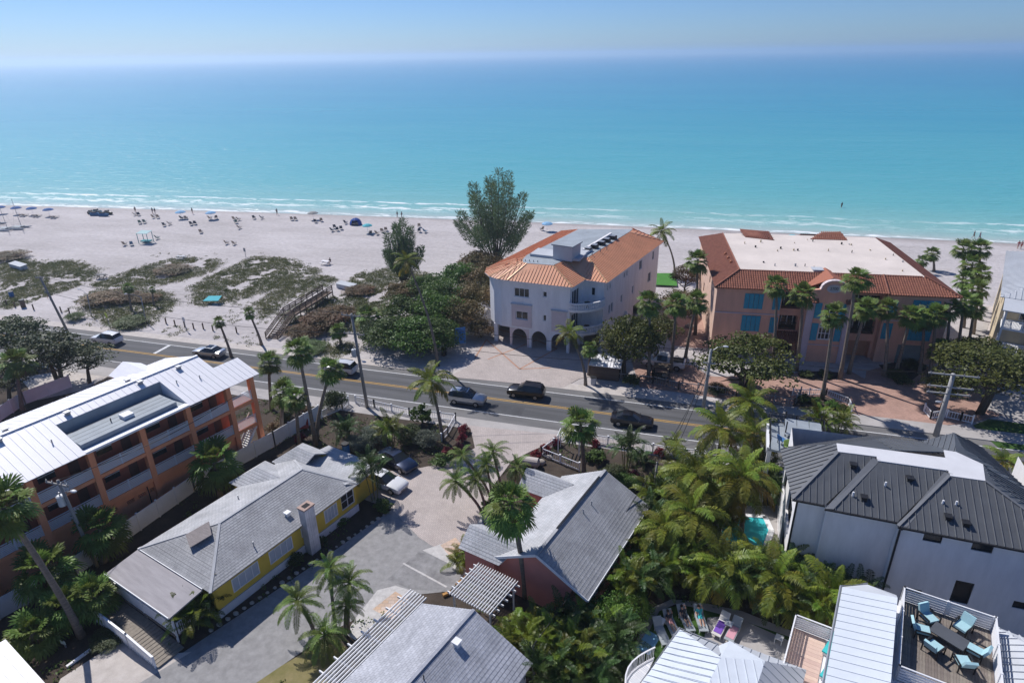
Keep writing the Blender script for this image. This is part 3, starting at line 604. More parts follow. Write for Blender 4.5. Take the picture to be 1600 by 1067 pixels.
M['rail_metal'] = mat('rail_metal', (0.60, 0.62, 0.66), 0.45, 0.06, 1.0)
for z in (3.14, 5.89):
    for a, b in zip(cols[1:], cols): railing(A, (-0.62, a + 0.27), (-0.62, b - 0.27), z, z + 1.0, 6, 'rail_metal')
    for a, b in zip(cols[2:], cols[1:]):
        q = MB(); q.box(-2.045, -2.0, a + 1.0, a + 2.3, z + 0.9, z + 2.0); w = q.build('window', M['glass'], A)
        q = MB(); q.bar((-1.97, a + 1.0, z + 1.45), (-1.97, a + 2.3, z + 1.45), 0.05, 0.05); q.build('frame', M['paint_white'], w)
        q = MB(); q.box(-2.05, -1.995, b - 1.3, b - 0.5, z, z + 2.05); q.build('door', mat('door_brown', (0.10, 0.05, 0.04), 0.6, 0.1, 2), A)
# stair at the road end
q = MB()
for k in range(15): q.box(-1.9, -0.8, -3.0 + k * 0.16, -2.8 + k * 0.16, 0.1 + k * 0.19, 0.16 + k * 0.19)
q.bar((-1.95, -3.0, 0.1), (-1.95, -0.6, 2.9), 0.06, 0.28); q.bar((-0.75, -3.0, 0.1), (-0.75, -0.6, 2.9), 0.06, 0.28)
q.bar((-1.95, -3.0, 1.0), (-1.95, -0.6, 3.8), 0.06, 0.06); q.bar((-0.75, -3.0, 1.0), (-0.75, -0.6, 3.8), 0.06, 0.06)
q.build('stair', M['paint_white'], A)
q = MB(); q.box(-2.5, -0.46, -0.8, -0.36, 5.9, 6.0); q.build('end_rail', M['rail_metal'], A)
for y in (-10.4, -14.3):
    t = thing('air_conditioner', 'round dark air conditioner behind the white fence, %s' % ('nearer the road' if y > -12 else 'farther from the road'), 'air conditioner', tuple(A.matrix_basis @ Vector((-0.1, y, 0)))[:2], R(-16), 'air conditioners beside the orange motel')
    q = MB(); q.tube([(0, 0, 0.1), (0, 0, 0.75)], 0.42, 14); q.build('casing', M['roof_dark'], t); q = MB(); q.tube([(0, 0, 0.755), (0, 0, 0.80)], 0.36, 14); q.build('fan_grille', M['black'], t)
q = MB(); q.tube([(-0.5, -12.9, 0.1), (-0.5, -12.9, 2.2), (-0.55, -12.9, 2.6)], 0.05, 6); q.build('drain_pipe', M['black'], A)

# --- white vinyl fence between motel and cottage
def panel_fence(name, label, pts, h, m='vinyl', cat='fence', step=2.1, group=None, picket=False, rail=False):
    O = pts[0]; t = thing(name, label, cat, (O[0], O[1], 0), 0, group)
    for a, b in zip(pts, pts[1:]):
        a = Vector((a[0] - O[0], a[1] - O[1], 0)); b = Vector((b[0] - O[0], b[1] - O[1], 0)); L = (b - a).length; d = (b - a) / L; n = max(1, round(L / step))
        for k in range(n + 1):
            p = a + d * L * k / n; q = MB(); q.bar(p, p + Vector((0, 0, h + 0.06)), 0.13); q.bar(p + Vector((0, 0, h + 0.06)), p + Vector((0, 0, h + 0.10)), 0.17); q.build('post', M[m], t)
        for k in range(n):
            p0 = a + d * (L * k / n + 0.07); p1 = a + d * (L * (k + 1) / n - 0.07); Z = lambda z: Vector((0, 0, z)); q = MB()
            if picket or rail:
                q.bar(p0 + Z(0.15), p1 + Z(0.15), 0.05, 0.09); q.bar(p0 + Z(h - 0.08), p1 + Z(h - 0.08), 0.06, 0.09)
                sp = 0.15 if picket else 0.26; l2 = (p1 - p0).length
                for j in range(int(l2 / sp)): q.bar(p0 + d * (j + 0.5) * sp + Z(0.20), p0 + d * (j + 0.5) * sp + Z(h - 0.13 + (0.0 if rail else 0.10)), 0.05 if rail else 0.08, 0.03)
            else: q.bar(p0 + Z(h / 2 + 0.03), p1 + Z(h / 2 + 0.03), 0.05, h - 0.06)
            q.build('panel', M[m], t)
    return t
panel_fence('privacy_fence', 'tall white vinyl fence between orange motel and yellow cottage', [(-47.22, 23.25), (-45.49, 28.29), (-44.06, 40.09), (-41.32, 48.98), (-39.67, 55.19)], 1.8)
panel_fence('picket_fence', 'white picket fence by the palms at the road end of the privacy fence', [(-39.53, 55.37), (-38.28, 57.83), (-38.16, 59.12)], 1.1, picket=True)
panel_fence('picket_fence', 'white rail fence along the sidewalk beside the dark blue parked car', [(-37.49, 59.61), (-34.81, 59.21), (-29.95, 58.50), (-24.37, 58.80), (-24.13, 55.79), (-24.33, 54.41)], 1.0, rail=True)
panel_fence('privacy_fence', 'white vinyl fence in the shade of the dark tree behind the motel', [(-75.19, 43.34), (-76.51, 49.04), (-74.96, 54.05)], 1.7)

# --- yellow cottage
B = thing('cottage', 'yellow cottage with grey shingle roof and whitewashed brick chimney', 'house', (-31.06, 27.31), R(-15.5))
e, r, W = 3.0, 4.35, 9.0
def shingled(parent, P, m, n=None, t=0.10):
    q = MB(); q.slab(P, t); o = q.build('roof_slope', M[m], parent)
    ax_ = 'y' if abs(P[1][1] - P[0][1]) > abs(P[1][0] - P[0][0]) else 'x'; o.data.materials[0] = M[m + '_' + ax_]
    A_, B_, C_, D_ = P if len(P) == 4 else (P[0], P[1], P[2], P[2]); n = n or max(6, int((Vector(C_) - Vector(B_)).length / 0.26))
    q = MB(); courses(q, A_, B_, C_, D_, n); q.build('shingle_course', M[m + '_' + ax_], o, kind='stuff')
    return o
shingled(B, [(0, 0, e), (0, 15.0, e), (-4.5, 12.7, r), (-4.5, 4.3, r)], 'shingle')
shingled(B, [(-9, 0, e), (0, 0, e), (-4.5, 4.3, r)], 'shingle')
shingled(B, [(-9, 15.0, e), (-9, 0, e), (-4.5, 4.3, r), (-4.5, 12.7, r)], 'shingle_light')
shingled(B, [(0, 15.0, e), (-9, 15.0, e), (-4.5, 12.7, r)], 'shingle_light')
q = MB(); q.bar((-4.5, 4.25, r + 0.02), (-4.5, 12.75, r + 0.02), 0.22, 0.05)
for x0, y0 in ((0, 0), (-9, 0), (0, 15.0), (-9, 15.0)): q.bar((x0, y0, e + 0.02), (-4.5, 4.3 if y0 == 0 else 12.7, r + 0.02), 0.2, 0.05)
q.build('ridge_cap', M['shingle_light'], B)
for yc, x1, hw, zr in ((11.1, -10.3, 2.0, 4.05), (15.2, -9.6, 1.9, 4.15)):
    shingled(B, [(x1, yc - hw, e), (-6.0, yc - hw, e), (-5.6, yc, zr), (x1 + 1.6, yc, zr)], 'shingle_light')
    shingled(B, [(-6.0, yc + hw, e), (x1, yc + hw, e), (x1 + 1.6, yc, zr), (-5.6, yc, zr)], 'shingle_light')
    shingled(B, [(x1, yc + hw, e), (x1, yc - hw, e), (x1 + 1.6, yc, zr)], 'shingle_light')
    q = MB(); q.box(x1 + 0.3, -6.0, yc - hw + 0.3, yc + hw - 0.3, 0, e); q.build('wing_wall', M['stucco_yellow'], B)
shingled(B, [(-0.6, 18.4, 2.7), (-7.4, 18.4, 2.7), (-7.4, 14.0, 3.3), (-0.6, 14.0, 3.3)], 'shingle_light')
shingled(B, [(0.0, 15.0, 2.95), (-0.6, 18.4, 2.7), (-0.6, 14.0, 3.3)], 'shingle')
q = MB(); q.box(-7.0, -1.0, 15, 18.0, 0, 2.62); q.build('rear_wall', M['stucco_yellow'], B)
wins = [(1.5, 3.9, 1.25, 2.5), (4.9, 7.2, 1.25, 2.5), (8.15, 9.05, 1.55, 2.5), (10.7, 12.2, 1.15, 2.5)]
LW = 14.5
q = MB(); wall(q, (-0.35, 0.35), (-0.35, 0.35 + LW), 0.75, e, wins + [(12.7, 14.3, 1.1, 2.75)], 0.15); q.build('wall', M['stucco_yellow'], B)
M['block'] = brickmat('painted_block', (0.50, 0.51, 0.53), (0.44, 0.45, 0.47), (0.22, 0.23, 0.25), 0.4, 0.12, mortar=0.22, bump=0.8, offset=0.5)
q = MB(); q.box(-8.6, -0.30, 0.3, 14.9, 0, 0.75); q.build('plinth', M['block'], B)
for k in range(6):
    q = MB(); q.box(-0.298, -0.255, 0.3, 14.9, 0.02 + k * 0.12, 0.12 + k * 0.12); q.build('block_course', M['stucco_white'], B)
for h, ml in zip(wins, (3, 3, 2, 3)): window(B, (-0.35, 0.35), (-0.35, 0.35 + LW), h, 0.05, 'paint_white', 'shade', ml)
window(B, (-0.35, 0.35), (-0.35, 0.35 + LW), (12.7, 14.3, 1.1, 2.75), 0.13, 'paint_white', 'dark', 1, 1, name='screen_window')
q = MB(); wall(q, (-8.6, 0.35), (-0.35, 0.35), 0.75, e, [(5.6, 6.5, 0.76, 2.6), (2.0, 3.6, 1.3, 2.4)], 0.12); wall(q, (-0.35, 14.85), (-8.6, 14.85), 0.75, e); wall(q, (-8.6, 14.85), (-8.6, 0.35), 0.75, e); q.build('wall', M['stucco_yellow'], B)
q = MB(); q.box(-3.0, -2.1, 0.42, 0.46, 0.76, 2.6); q.build('door', M['paint_white'], B)
window(B, (-8.6, 0.35), (-0.35, 0.35), (2.0, 3.6, 1.3, 2.4), 0.1, mull=1)
q = MB(); q.prism([(-0.25, 8.55), (0.50, 8.55), (0.50, 9.55), (-0.25, 9.55)], 0, 4.55); ch = q.build('chimney', brickmat('white_brick', (0.72, 0.70, 0.70), (0.56, 0.54, 0.54), (0.44, 0.42, 0.42), 0.22, 0.075, mortar=0.12, bump=0.6, var=0.35), B)
q = MB(); q.box(-0.32, 0.57, 8.48, 9.62, 4.55, 4.68); q.build('chimney_cap', mat('brick_cap', (0.42, 0.30, 0.25), 0.9, 0.2, 4), ch)
q = MB(); q.box(-0.12, 0.38, 8.75, 9.35, 4.60, 4.685); q.build('flue', M['dark'], ch)
vent(B, -1.55, 8.4, 3.5, 0.34, 'paint_white'); pipe(B, -1.0, 4.6, 3.3, 0.5, 0.05, 'grey_metal'); pipe(B, -6.6, 7.5, 3.7, 0.4, 0.05, 'grey_metal'); pipe(B, -1.0, 1.2, 3.1, 0.25, 0.07, 'black')
q = MB(); q.slab([(-5.9, 2.2, 4.10), (-4.5, 1.6, 3.92), (-3.8, 3.1, 4.38), (-5.1, 3.8, 4.60)], 0.08); q.box(-5.2, -4.5, 2.4, 3.0, 3.5, 4.05); q.build('skylight', mat('roof_board', (0.26, 0.23, 0.22), 0.9, 0.2, 2, stretch=(1, 6, 1)), B)
# front porch roof, deck and ramp
q = MB(); q.slab([(-9.1, -2.7, 2.55), (-0.9, -2.7, 2.55), (-0.9, -0.05, 2.9), (-9.1, -0.05, 2.9)], 0.12); pr = q.build('porch_roof', M['porch_roof'], B)
q = MB(); q.bar((-9.1, -2.75, 2.58), (-0.9, -2.75, 2.58), 0.06, 0.14); q.bar((-9.1, 0.0, 2.98), (-0.9, 0.0, 2.98), 0.14, 0.05); q.build('porch_trim', M['paint_white'], pr)
q = MB(); q.box(-9.0, -1.0, -2.6, 0.3, 0.55, 0.7); q.build('porch_deck', M['deckwood'], B)
q = MB(); q.box(-8.7, -1.1, -2.52, -2.44, 0.7, 1.75); q.build('porch_screen', M['vinyl'], B)
for x in (-9.0, -5.0, -1.05):
    q = MB(); q.bar((x, -2.5, 0), (x, -2.5, 2.5), 0.12); q.build('post', M['paint_white'], B)
railing(B, (-9.05, -2.4), (-9.05, 0.2), 0.7, 1.75, vertical=True)
railing(B, (-1.0, -2.3), (-1.0, 0.1), 0.7, 1.7, vertical=True)
q = MB()
for k in range(28): q.box(-9.4 + k * 0.33, -9.09 + k * 0.33, -4.55, -2.62, 0.42 - max(0, k - 16) * 0.03, 0.50 - max(0, k - 16) * 0.03)
q.build('ramp_deck', M['deckwood'], B)
for x0, x1, za, zb in ((-9.3, -6.4, 0.5, 0.5), (-6.4, -3.5, 0.5, 0.45), (-3.5, -0.4, 0.45, 0.08)):
    q = MB(); n = 14
    q.bar((x0, -4.6, za + 0.95), (x1, -4.6, zb + 0.95), 0.14, 0.06); q.bar((x0, -4.6, za + 0.1), (x1, -4.6, zb + 0.1), 0.06, 0.06)
    for k in range(n): f = (k + 0.5) / n; x = x0 + (x1 - x0) * f; z = za + (zb - za) * f; q.bar((x, -4.6, z - 0.35), (x, -4.6, z + 0.92), 0.09, 0.03)
    for x, z in ((x0, za), (x1, zb)): q.bar((x, -4.6, 0), (x, -4.6, z + 1.05), 0.11)
    q.build('ramp_railing', M['vinyl'], B)

# --- pink cottage
C = thing('cottage', 'pink-red cottage with grey shingle gable roof among palms', 'house', (-5.01, 33.82), R(-15.5))
q = MB(); q.face([(-7.7, 0.45, 0), (-0.3, 0.45, 0), (-0.3, 0.45, 3.15), (-4.0, 0.45, 5.0), (-7.7, 0.45, 3.15)]); q.build('gable_wall', M['stucco_pink'], C); q = MB(); q.face([(-0.3, 11.6, 0), (-7.7, 11.6, 0), (-7.7, 11.6, 3.15), (-4.0, 11.6, 5.0), (-0.3, 11.6, 3.15)]); q.build('gable_wall', M['stucco_pink'], C)
wc = [(1.2, 2.6, 1.0, 2.3), (5.0, 6.4, 1.0, 2.3), (8.6, 10.0, 1.0, 2.3)]
q = MB(); wall(q, (-0.3, 0.45), (-0.3, 11.6), 0, 3.15, wc); wall(q, (-7.7, 11.6), (-7.7, 0.45), 0, 3.15); q.build('side_wall', M['stucco_pink'], C)
for h in wc: window(C, (-0.3, 0.45), (-0.3, 11.6), h, mull=1)
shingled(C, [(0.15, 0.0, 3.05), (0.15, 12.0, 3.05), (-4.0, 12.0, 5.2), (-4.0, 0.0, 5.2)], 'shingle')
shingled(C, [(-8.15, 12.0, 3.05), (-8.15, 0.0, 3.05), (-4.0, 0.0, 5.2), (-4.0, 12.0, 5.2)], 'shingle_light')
for yc, x1 in ((10.0, -10.7), (1.2, -10.7)):
    shingled(C, [(x1, yc - 1.6, 3.1), (-7.0, yc - 1.6, 3.1), (-6.0, yc, 4.25), (x1, yc, 4.25)], 'shingle_light')
    shingled(C, [(-7.0, yc + 1.6, 3.1), (x1, yc + 1.6, 3.1), (x1, yc, 4.25), (-6.0, yc, 4.25)], 'shingle_light')
    q = MB(); q.box(x1 + 0.35, -7.6, yc - 1.3, yc + 1.3, 0, 3.1); q.face([(x1 + 0.35, yc + 1.3, 3.1), (x1 + 0.35, yc - 1.3, 3.1), (x1 + 0.35, yc, 4.1)]); q.build('wing_wall', M['stucco_pink'], C)
q = MB(); q.bar((-4.0, 0, 5.23), (-4.0, 12.0, 5.23), 0.24, 0.06); q.build('ridge_cap', M['shingle'], C)
q = MB(); q.bar((-4.0, 3.2, 5.28), (-4.0, 10.8, 5.28), 0.16, 0.05); q.build('ridge_vent', M['black'], C)
q = MB()
for x0, z0 in ((0.15, 3.0), (-8.15, 3.0)): q.bar((x0, -0.02, z0), (-4.0, -0.02, 5.14), 0.05, 0.2)
q.bar((0.19, 0, 2.98), (0.19, 12.0, 2.98), 0.06, 0.16); q.build('fascia', M['paint_white'], C)
pipe(C, -3.2, 7.6, 4.8, 0.4, 0.05, 'shingle_light'); pipe(C, -3.3, 6.3, 4.85, 0.4, 0.05, 'shingle_light')

# --- grey roofed house at the bottom of the picture, slatted pergola on its driveway side
D = thing('house', 'low house with blue-grey shingle gable roof beside the white slatted pergola', 'house', (-7.28, 27.85), R(-17))
shingled(D, [(0, -14, 3.0), (0, 0, 3.0), (-4.5, 0, 5.0), (-4.5, -14, 5.0)], 'shingle_blue')
shingled(D, [(-9.1, 0, 3.0), (-9.1, -14, 3.0), (-4.5, -14, 5.0), (-4.5, 0, 5.0)], 'shingle_blue')
q = MB(); q.prism([(-8.8, -13.8), (-0.3, -13.8), (-0.3, -0.35), (-8.8, -0.35)], 0, 2.98); q.face([(-0.3, -0.35, 2.98), (-8.8, -0.35, 2.98), (-4.5, -0.35, 4.85)]); q.build('wall', M['stucco_grey'], D)
vent(D, -3.9, -2.6, 4.8, 0.36, 'paint_white'); vent(D, -3.6, -7.4, 4.65, 0.36, 'paint_white'); pipe(D, -4.0, -5.6, 4.8, 0.4, 0.04, 'black')
q = MB(); q.bar((-4.5, -14, 5.03), (-4.5, 0, 5.03), 0.22, 0.05); q.build('ridge_cap', M['shingle_blue'], D)
slat = MB().bar((0, -14, 0), (0, 0.6, 0), 0.06, 0.14).mesh('slat', M['paint_white'])
PG = thing('pergola', 'long white slatted pergola along the eave of the grey roofed house', 'pergola', (-7.28, 27.85), R(-17))
for k in range(7): inst('slat', slat, PG, (-9.22 - k * 0.24, 0, 2.92))
raf = MB().bar((-11.15, 0, 0), (-9.1, 0, 0), 0.08, 0.16).mesh('rafter', M['paint_white'])
for k in range(12): inst('rafter', raf, PG, (0, -0.3 - k * 1.2, 2.76))
post = MB().bar((0, 0, 0), (0, 0, 2.68), 0.12).mesh('post', M['paint_white'])
for k in range(5): inst('post', post, PG, (-10.6, -0.5 - k * 3.2, 0))

# --- free-standing white pergola
E_ = thing('pergola', 'square white pergola standing between pink cottage and grey roofed house', 'pergola', (-12.4, 33.4), R(-17))
sl2 = MB().bar((0, -1.85, 0), (0, 1.85, 0), 0.05, 0.12).mesh('slat', M['paint_white'])
for k in range(17): inst('slat', sl2, E_, (-1.75 + k * 0.22, 0, 2.62))
rf2 = MB().bar((-2.1, 0, 0), (2.1, 0, 0), 0.07, 0.16).mesh('rafter', M['paint_white'])
for k in range(7): inst('rafter', rf2, E_, (0, -1.6 + k * 0.53, 2.47))
for x in (-1.6, 1.6):
    for y in (-1.5, 1.5): inst('post', post, E_, (x, y, 0), sc=(1, 1, 0.89))
for (a, b), lab in (([(-15.43, 35.41), (-14.70, 37.09)], 'orange timber sleeper at the edge of the driveway, longer one'), ([(-16.06, 34.15), (-15.61, 34.61)], 'short orange timber sleeper near the slatted roof corner')):
    q = MB(); q.bar((a[0], a[1], 0.14), (b[0], b[1], 0.14), 0.22, 0.22); tag(q.build('timber_sleeper', M['timber']), lab, 'timber')

# --- white building with orange metal roof
FO = (-18.0, 90.0); F_ = thing('apartment_house', 'white rounded apartment house with orange standing-seam metal roof', 'apartment house', FO)
fx = lambda p: (p[0] - FO[0], p[1] - FO[1])
arc = [(-24.3 + 3.9 * math.cos(R(a)), 84.4 + 3.9 * math.sin(R(a))) for a in (180, 205, 230, 252, 270)]
foot = [(-22.4, 107.0)] + arc + [(-15.6, 79.75), (-14.6, 83.3), (-11.5, 82.7), (-5.9, 104.6), (-9.5, 107.5)]
P = [fx(p) for p in foot]; n = len(P)
def offset(poly, d):
    out = []; m = len(poly)
    for k in range(m):
        a, b, c = Vector(poly[k - 1]), Vector(poly[k]), Vector(poly[(k + 1) % m]); e1 = (b - a).normalized(); e2 = (c - b).normalized()
        n1 = Vector((e1.y, -e1.x)); n2 = Vector((e2.y, -e2.x)); bi = (n1 + n2); bi = bi / max(0.3, bi.dot(n1)); out.append(tuple(b + bi * d))
    return out
Z1, Z2, ZE = 3.1, 6.5, 9.8
balc = (6, 7)     # the recessed balcony corner lies between these footprint points
allw = {}
for k in range(n):
    a, b = P[k], P[(k + 1) % n]; L = math.hypot(b[0] - a[0], b[1] - a[1]); H_ = []
    if k == 5: H_ = [(0.75, 2.95, 7.5, 8.8), (4.9, 5.5, 7.9, 8.7), (0.95, 2.75, 4.2, 5.4), (4.95, 5.45, 4.4, 5.3)]
    if k == 1: H_ = [(0.5, 1.2, 7.7, 8.9), (0.5, 1.2, 4.3, 5.5)]
    if k == 8: H_ = [(1.0, 1.45, 8.2, 9.0), (1.9, 2.35, 8.2, 9.0), (7.2, 7.7, 8.2, 9.0), (8.2, 8.7, 8.2, 9.0), (13.5, 14.8, 7.6, 9.0), (19.5, 20.3, 7.6, 9.0), (2.0, 2.6, 4.4, 5.8), (2.9, 3.5, 4.4, 5.8), (6.5, 7.1, 4.6, 5.8), (11.0, 11.6, 4.6, 5.8), (18.0, 19.5, 4.2, 5.8)]
    if k == 6: H_ = [(0.6, 2.8, 6.55, 8.9), (0.6, 2.8, 3.15, 5.5)]
    if k == 7: H_ = [(1.3, 1.9, 7.6, 8.8)]
    allw[k] = (a, b, H_); q = MB(); wall(q, a, b, Z1, ZE, H_); q.build('wall', M['stucco_white'], F_)
    for h in H_: window(F_, a, b, h, mull=2 if h[1] - h[0] > 2 else (1 if h[1] - h[0] > 1.2 else 0))
# pinkish bays and string courses on the front
a, b = P[5], P[6]; d = Vector((b[0] - a[0], b[1] - a[1])); L = d.length; d /= L; nr = Vector((d.y, -d.x))
def front(s, o=0.0): p = Vector(a) + d * s + nr * o; return (p.x, p.y)
for s0, s1, zt in ((0.35, 3.3, 6.35), (6.2, 8.35, 6.1)):
    H_ = [(0.6, 2.4, 4.2, 5.4)] if s0 < 1 else []
    q = MB(); wall(q, front(s0, 0.08), front(s1, 0.08), Z1, zt, H_, 0.09); q.build('bay_panel', M['stucco_pinkwhite'], F_)
    q = MB(); q.bar((*front(s0 - 0.1, 0.1), zt + 0.08), (*front(s1 + 0.1, 0.1), zt + 0.08), 0.26, 0.14); q.build('string_course', M['stucco_grey'], F_)
q = MB(); q.prism(P, Z1 - 0.3, Z1); q.build('floor_slab', M['stucco_white'], F_)
q = MB(); q.prism(offset(P, -0.35), ZE - 0.05, ZE + 0.02); q.build('ceiling_slab', M['stucco_white'], F_)
# ground floor: piers and arches, dark parking behind
for k in (5, 6, 7):
    a2, b2 = P[k], P[(k + 1) % n]; v = Vector((b2[0] - a2[0], b2[1] - a2[1])); l2 = v.length; v /= l2; nn = Vector((v.y, -v.x)); cnt = 3 if k == 5 else 1
    for j in range(cnt):
        s0, s1 = l2 * j / cnt, l2 * (j + 1) / cnt; pw = 0.34; q = MB(); pt = lambda s, z, o=0.0: (a2[0] + v.x * s - nn.x * o, a2[1] + v.y * s - nn.y * o, z)
        steps = 10; arcp = [(s0 + pw + (s1 - s0 - 2 * pw) * i / steps, 1.75 + 1.0 * math.sin(math.pi * i / steps) ** 0.6) for i in range(steps + 1)]
        for (sa, za), (sb, zb) in zip(arcp, arcp[1:]):
            q.face((pt(sa, za), pt(sb, zb), pt(sb, Z1 - 0.3), pt(sa, Z1 - 0.3))); q.face((pt(sa, za, 0.4), pt(sb, zb, 0.4), pt(sb, zb), pt(sa, za)))
        for s in (s0, s1 - pw):
            for fa, fb in (((s, 0.0), (s + pw, 0.0)), ((s + pw, 0.0), (s + pw, 0.4)), ((s, 0.4), (s, 0.0))):
                q.face((pt(fa[0], 0, fa[1]), pt(fb[0], 0, fb[1]), pt(fb[0], Z1 - 0.3, fb[1]), pt(fa[0], Z1 - 0.3, fa[1])))
        q.build('arch', M['stucco_pinkwhite'] if j == 0 and k == 5 else M['stucco_white'], F_)
for p in (P[1], P[3]):
    q = MB(); q.box(p[0] - 0.1, p[0] + 0.45, p[1] - 0.1, p[1] + 0.45, 0, Z1 - 0.3); q.build('pier', M['stucco_white'], F_)
q = MB(); wall(q, P[8], P[9], 0, Z1 - 0.3, [(6, 9, 0, 2.3), (12, 15, 0, 2.3)]); wall(q, P[0], P[1], 0, Z1 - 0.3); wall(q, (P[1][0], P[1][1] + 8), (P[8][0] + 2.5, P[8][1] + 8), 0, Z1 - 0.3); wall(q, P[9], P[10], 0, Z1 - .3); wall(q, P[10], P[0], 0, Z1 - .3); q.build('ground_wall', M['stucco_white'], F_)
# curved balconies with balusters
c0, c1 = Vector(P[6]), Vector(P[8])
for zb in (Z1, Z2):
    mid = (c0 + c1) / 2; ax = (c1 - c0); hw = ax.length / 2; ax.normalize(); ou = Vector((ax.y, -ax.x)); curve = [mid + ax * hw * math.cos(t) * -1.02 + ou * 1.25 * math.sin(t) for t in [math.pi * i / 14 for i in range(15)]]
    q = MB(); q.prism([tuple(p) for p in curve] + [tuple(Vector(P[7]))], zb - 0.22, zb + 0.06); q.build('balcony_floor', M['stucco_white'], F_)
    q = MB()
    for p0, p1 in zip(curve, curve[1:]):
        q.bar((p0.x, p0.y, zb + 1.0), (p1.x, p1.y, zb + 1.0), 0.2, 0.14); q.bar((p0.x, p0.y, zb + 0.12), (p1.x, p1.y, zb + 0.12), 0.2, 0.12)
        for f in (0.25, 0.75): p = p0.lerp(p1, f); q.tube([(p.x, p.y, zb + 0.18), (p.x, p.y, zb + 0.45), (p.x, p.y, zb + 0.93)], [0.05, 0.085, 0.045], 6)
    q.build('balustrade', M['stucco_white'], F_)
    t = thing('balcony_table', 'small dark table on the %s curved balcony of the white building' % ('upper' if zb == Z2 else 'lower'), 'table', (FO[0] + (mid + ou * 0.15).x, FO[1] + (mid + ou * 0.15).y, zb + 0.06), 0, 'balcony tables')
    q = MB(); q.tube([(0, 0, 0.70), (0, 0, 0.74)], 0.42, 12); q.build('top', M['black'], t); q = MB(); q.tube([(0, 0, 0), (0, 0, 0.70)], 0.04, 6); q.tube([(0, 0, 0), (0, 0, 0.03)], 0.25, 10); q.build('leg', M['black'], t)
# skirt roof
EV = offset(P, 0.65); IN = offset(P, -2.55); ZR = 11.6
I4 = offset(P, -4.3); IN[8], IN[9] = I4[8], I4[9]; IN[6] = (-18.6 - FO[0], 82.75 - FO[1])
for k_, p_ in enumerate(((-23.4, 86.5), (-23.4, 85.0), (-23.3, 84.0), (-23.0, 83.2), (-22.4, 82.8))): IN[k_ + 1] = fx(p_)
IN[0] = I4[0]
IN[7] = tuple(Vector(IN[6]).lerp(Vector(IN[8]), 0.45) + Vector((-0.6, 0.9)))
soff = MB(); soff.prism(EV, ZE + 0.03, ZE + 0.12); soff.build('soffit', M['stucco_white'], F_)
for k in range(n):
    a3, b3, c3, d3 = EV[k], EV[(k + 1) % n], IN[(k + 1) % n], IN[k]
    if k in (0, 8):
        d3 = d3; c3 = c3
    pts = [(*a3, ZE + 0.14), (*b3, ZE + 0.14), (*c3, ZR), (*d3, ZR)]
    q = MB(); q.slab(pts, 0.07) if k not in (6, 7) else (q.face(pts)); o = q.build('roof_slope', M['roof_orange'], F_)
    q = MB(); seams(q, pts, 0.46, 0.045, 0.07); q.build('roof_seam', M['roof_orange'], o, kind='stuff')
for k in range(n):
    q = MB(); q.bar((*EV[k], ZE + 0.2), (*IN[k], ZR + 0.03), 0.14, 0.07)
    q.build('hip_cap', mat('hip_gold', (0.58, 0.36, 0.20), 0.4, 0.08, 1.0, metal=0.15), F_)
q = MB(); q.prism(IN, ZR - 0.06, ZR + 0.04); q.build('flat_roof', M['roof_flat'], F_)
def fbox(name, px_c, sx, sy, z0, z1, m, rz=R(-14), par=F_):
    q = MB(); q.box(px_c[0] - FO[0] - sx / 2, px_c[0] - FO[0] + sx / 2, px_c[1] - FO[1] - sy / 2, px_c[1] - FO[1] + sy / 2, z0, z1, rz); return q.build(name, M[m], par)
fbox('penthouse_deck', (-18.93, 87.24, 12), 7.4, 3.2, ZR + 0.05, 12.0, 'roof_lightgrey', R(-8))
fbox('parapet', (-16.10, 88.93, 11.9), 2.0, 4.6, ZR + 0.05, 11.98, 'roof_lightgrey')
tw = fbox('stair_tower', (-17.51, 86.47, 13.7), 2.9, 2.9, ZR + 0.06, 13.7, 'stucco_grey'); fbox('tower_cap', (-17.51, 86.47, 13.7), 3.3, 3.3, 13.7, 13.86, 'roof_flat')
fbox('parapet_wall', (-14.51, 94.99, 12), 0.35, 10.5, ZR + 0.05, 12.1, 'stucco_white')
for i, (x, y) in enumerate(((906,400), (919,394), (931,388), (943,381), (953,376))):
    pass
for p in ((-15.18, 90.53, 11.8), (-14.56, 92.43, 11.8), (-13.82, 94.41, 11.8), (-13.32, 96.21, 11.8), (-12.62, 98.11, 11.8)): fbox('roof_condenser', p, 0.95, 0.95, ZR + 0.05, 12.15, 'black'); fbox('condenser_top', (p[0], p[1]), 0.8, 0.8, 12.151, 12.22, 'grey_metal')
for p in ((-15.43, 85.94, 11.4), (-14.30, 88.78, 11.4), (-13.45, 90.99, 11.4), (-12.80, 92.87, 11.4)): pipe(F_, p[0] - FO[0], p[1] - FO[1], ZR, 0.4, 0.07, 'grey_metal')
for p in [(-29.86, 121.36), (-28.78, 120.72), (-27.69, 120.53), (-26.61, 120.35)]: pass
for k in range(6): pipe(F_, -6.0 + k * 0.6, -6.3 - k * 0.03, ZR, 0.3, 0.05, 'black')

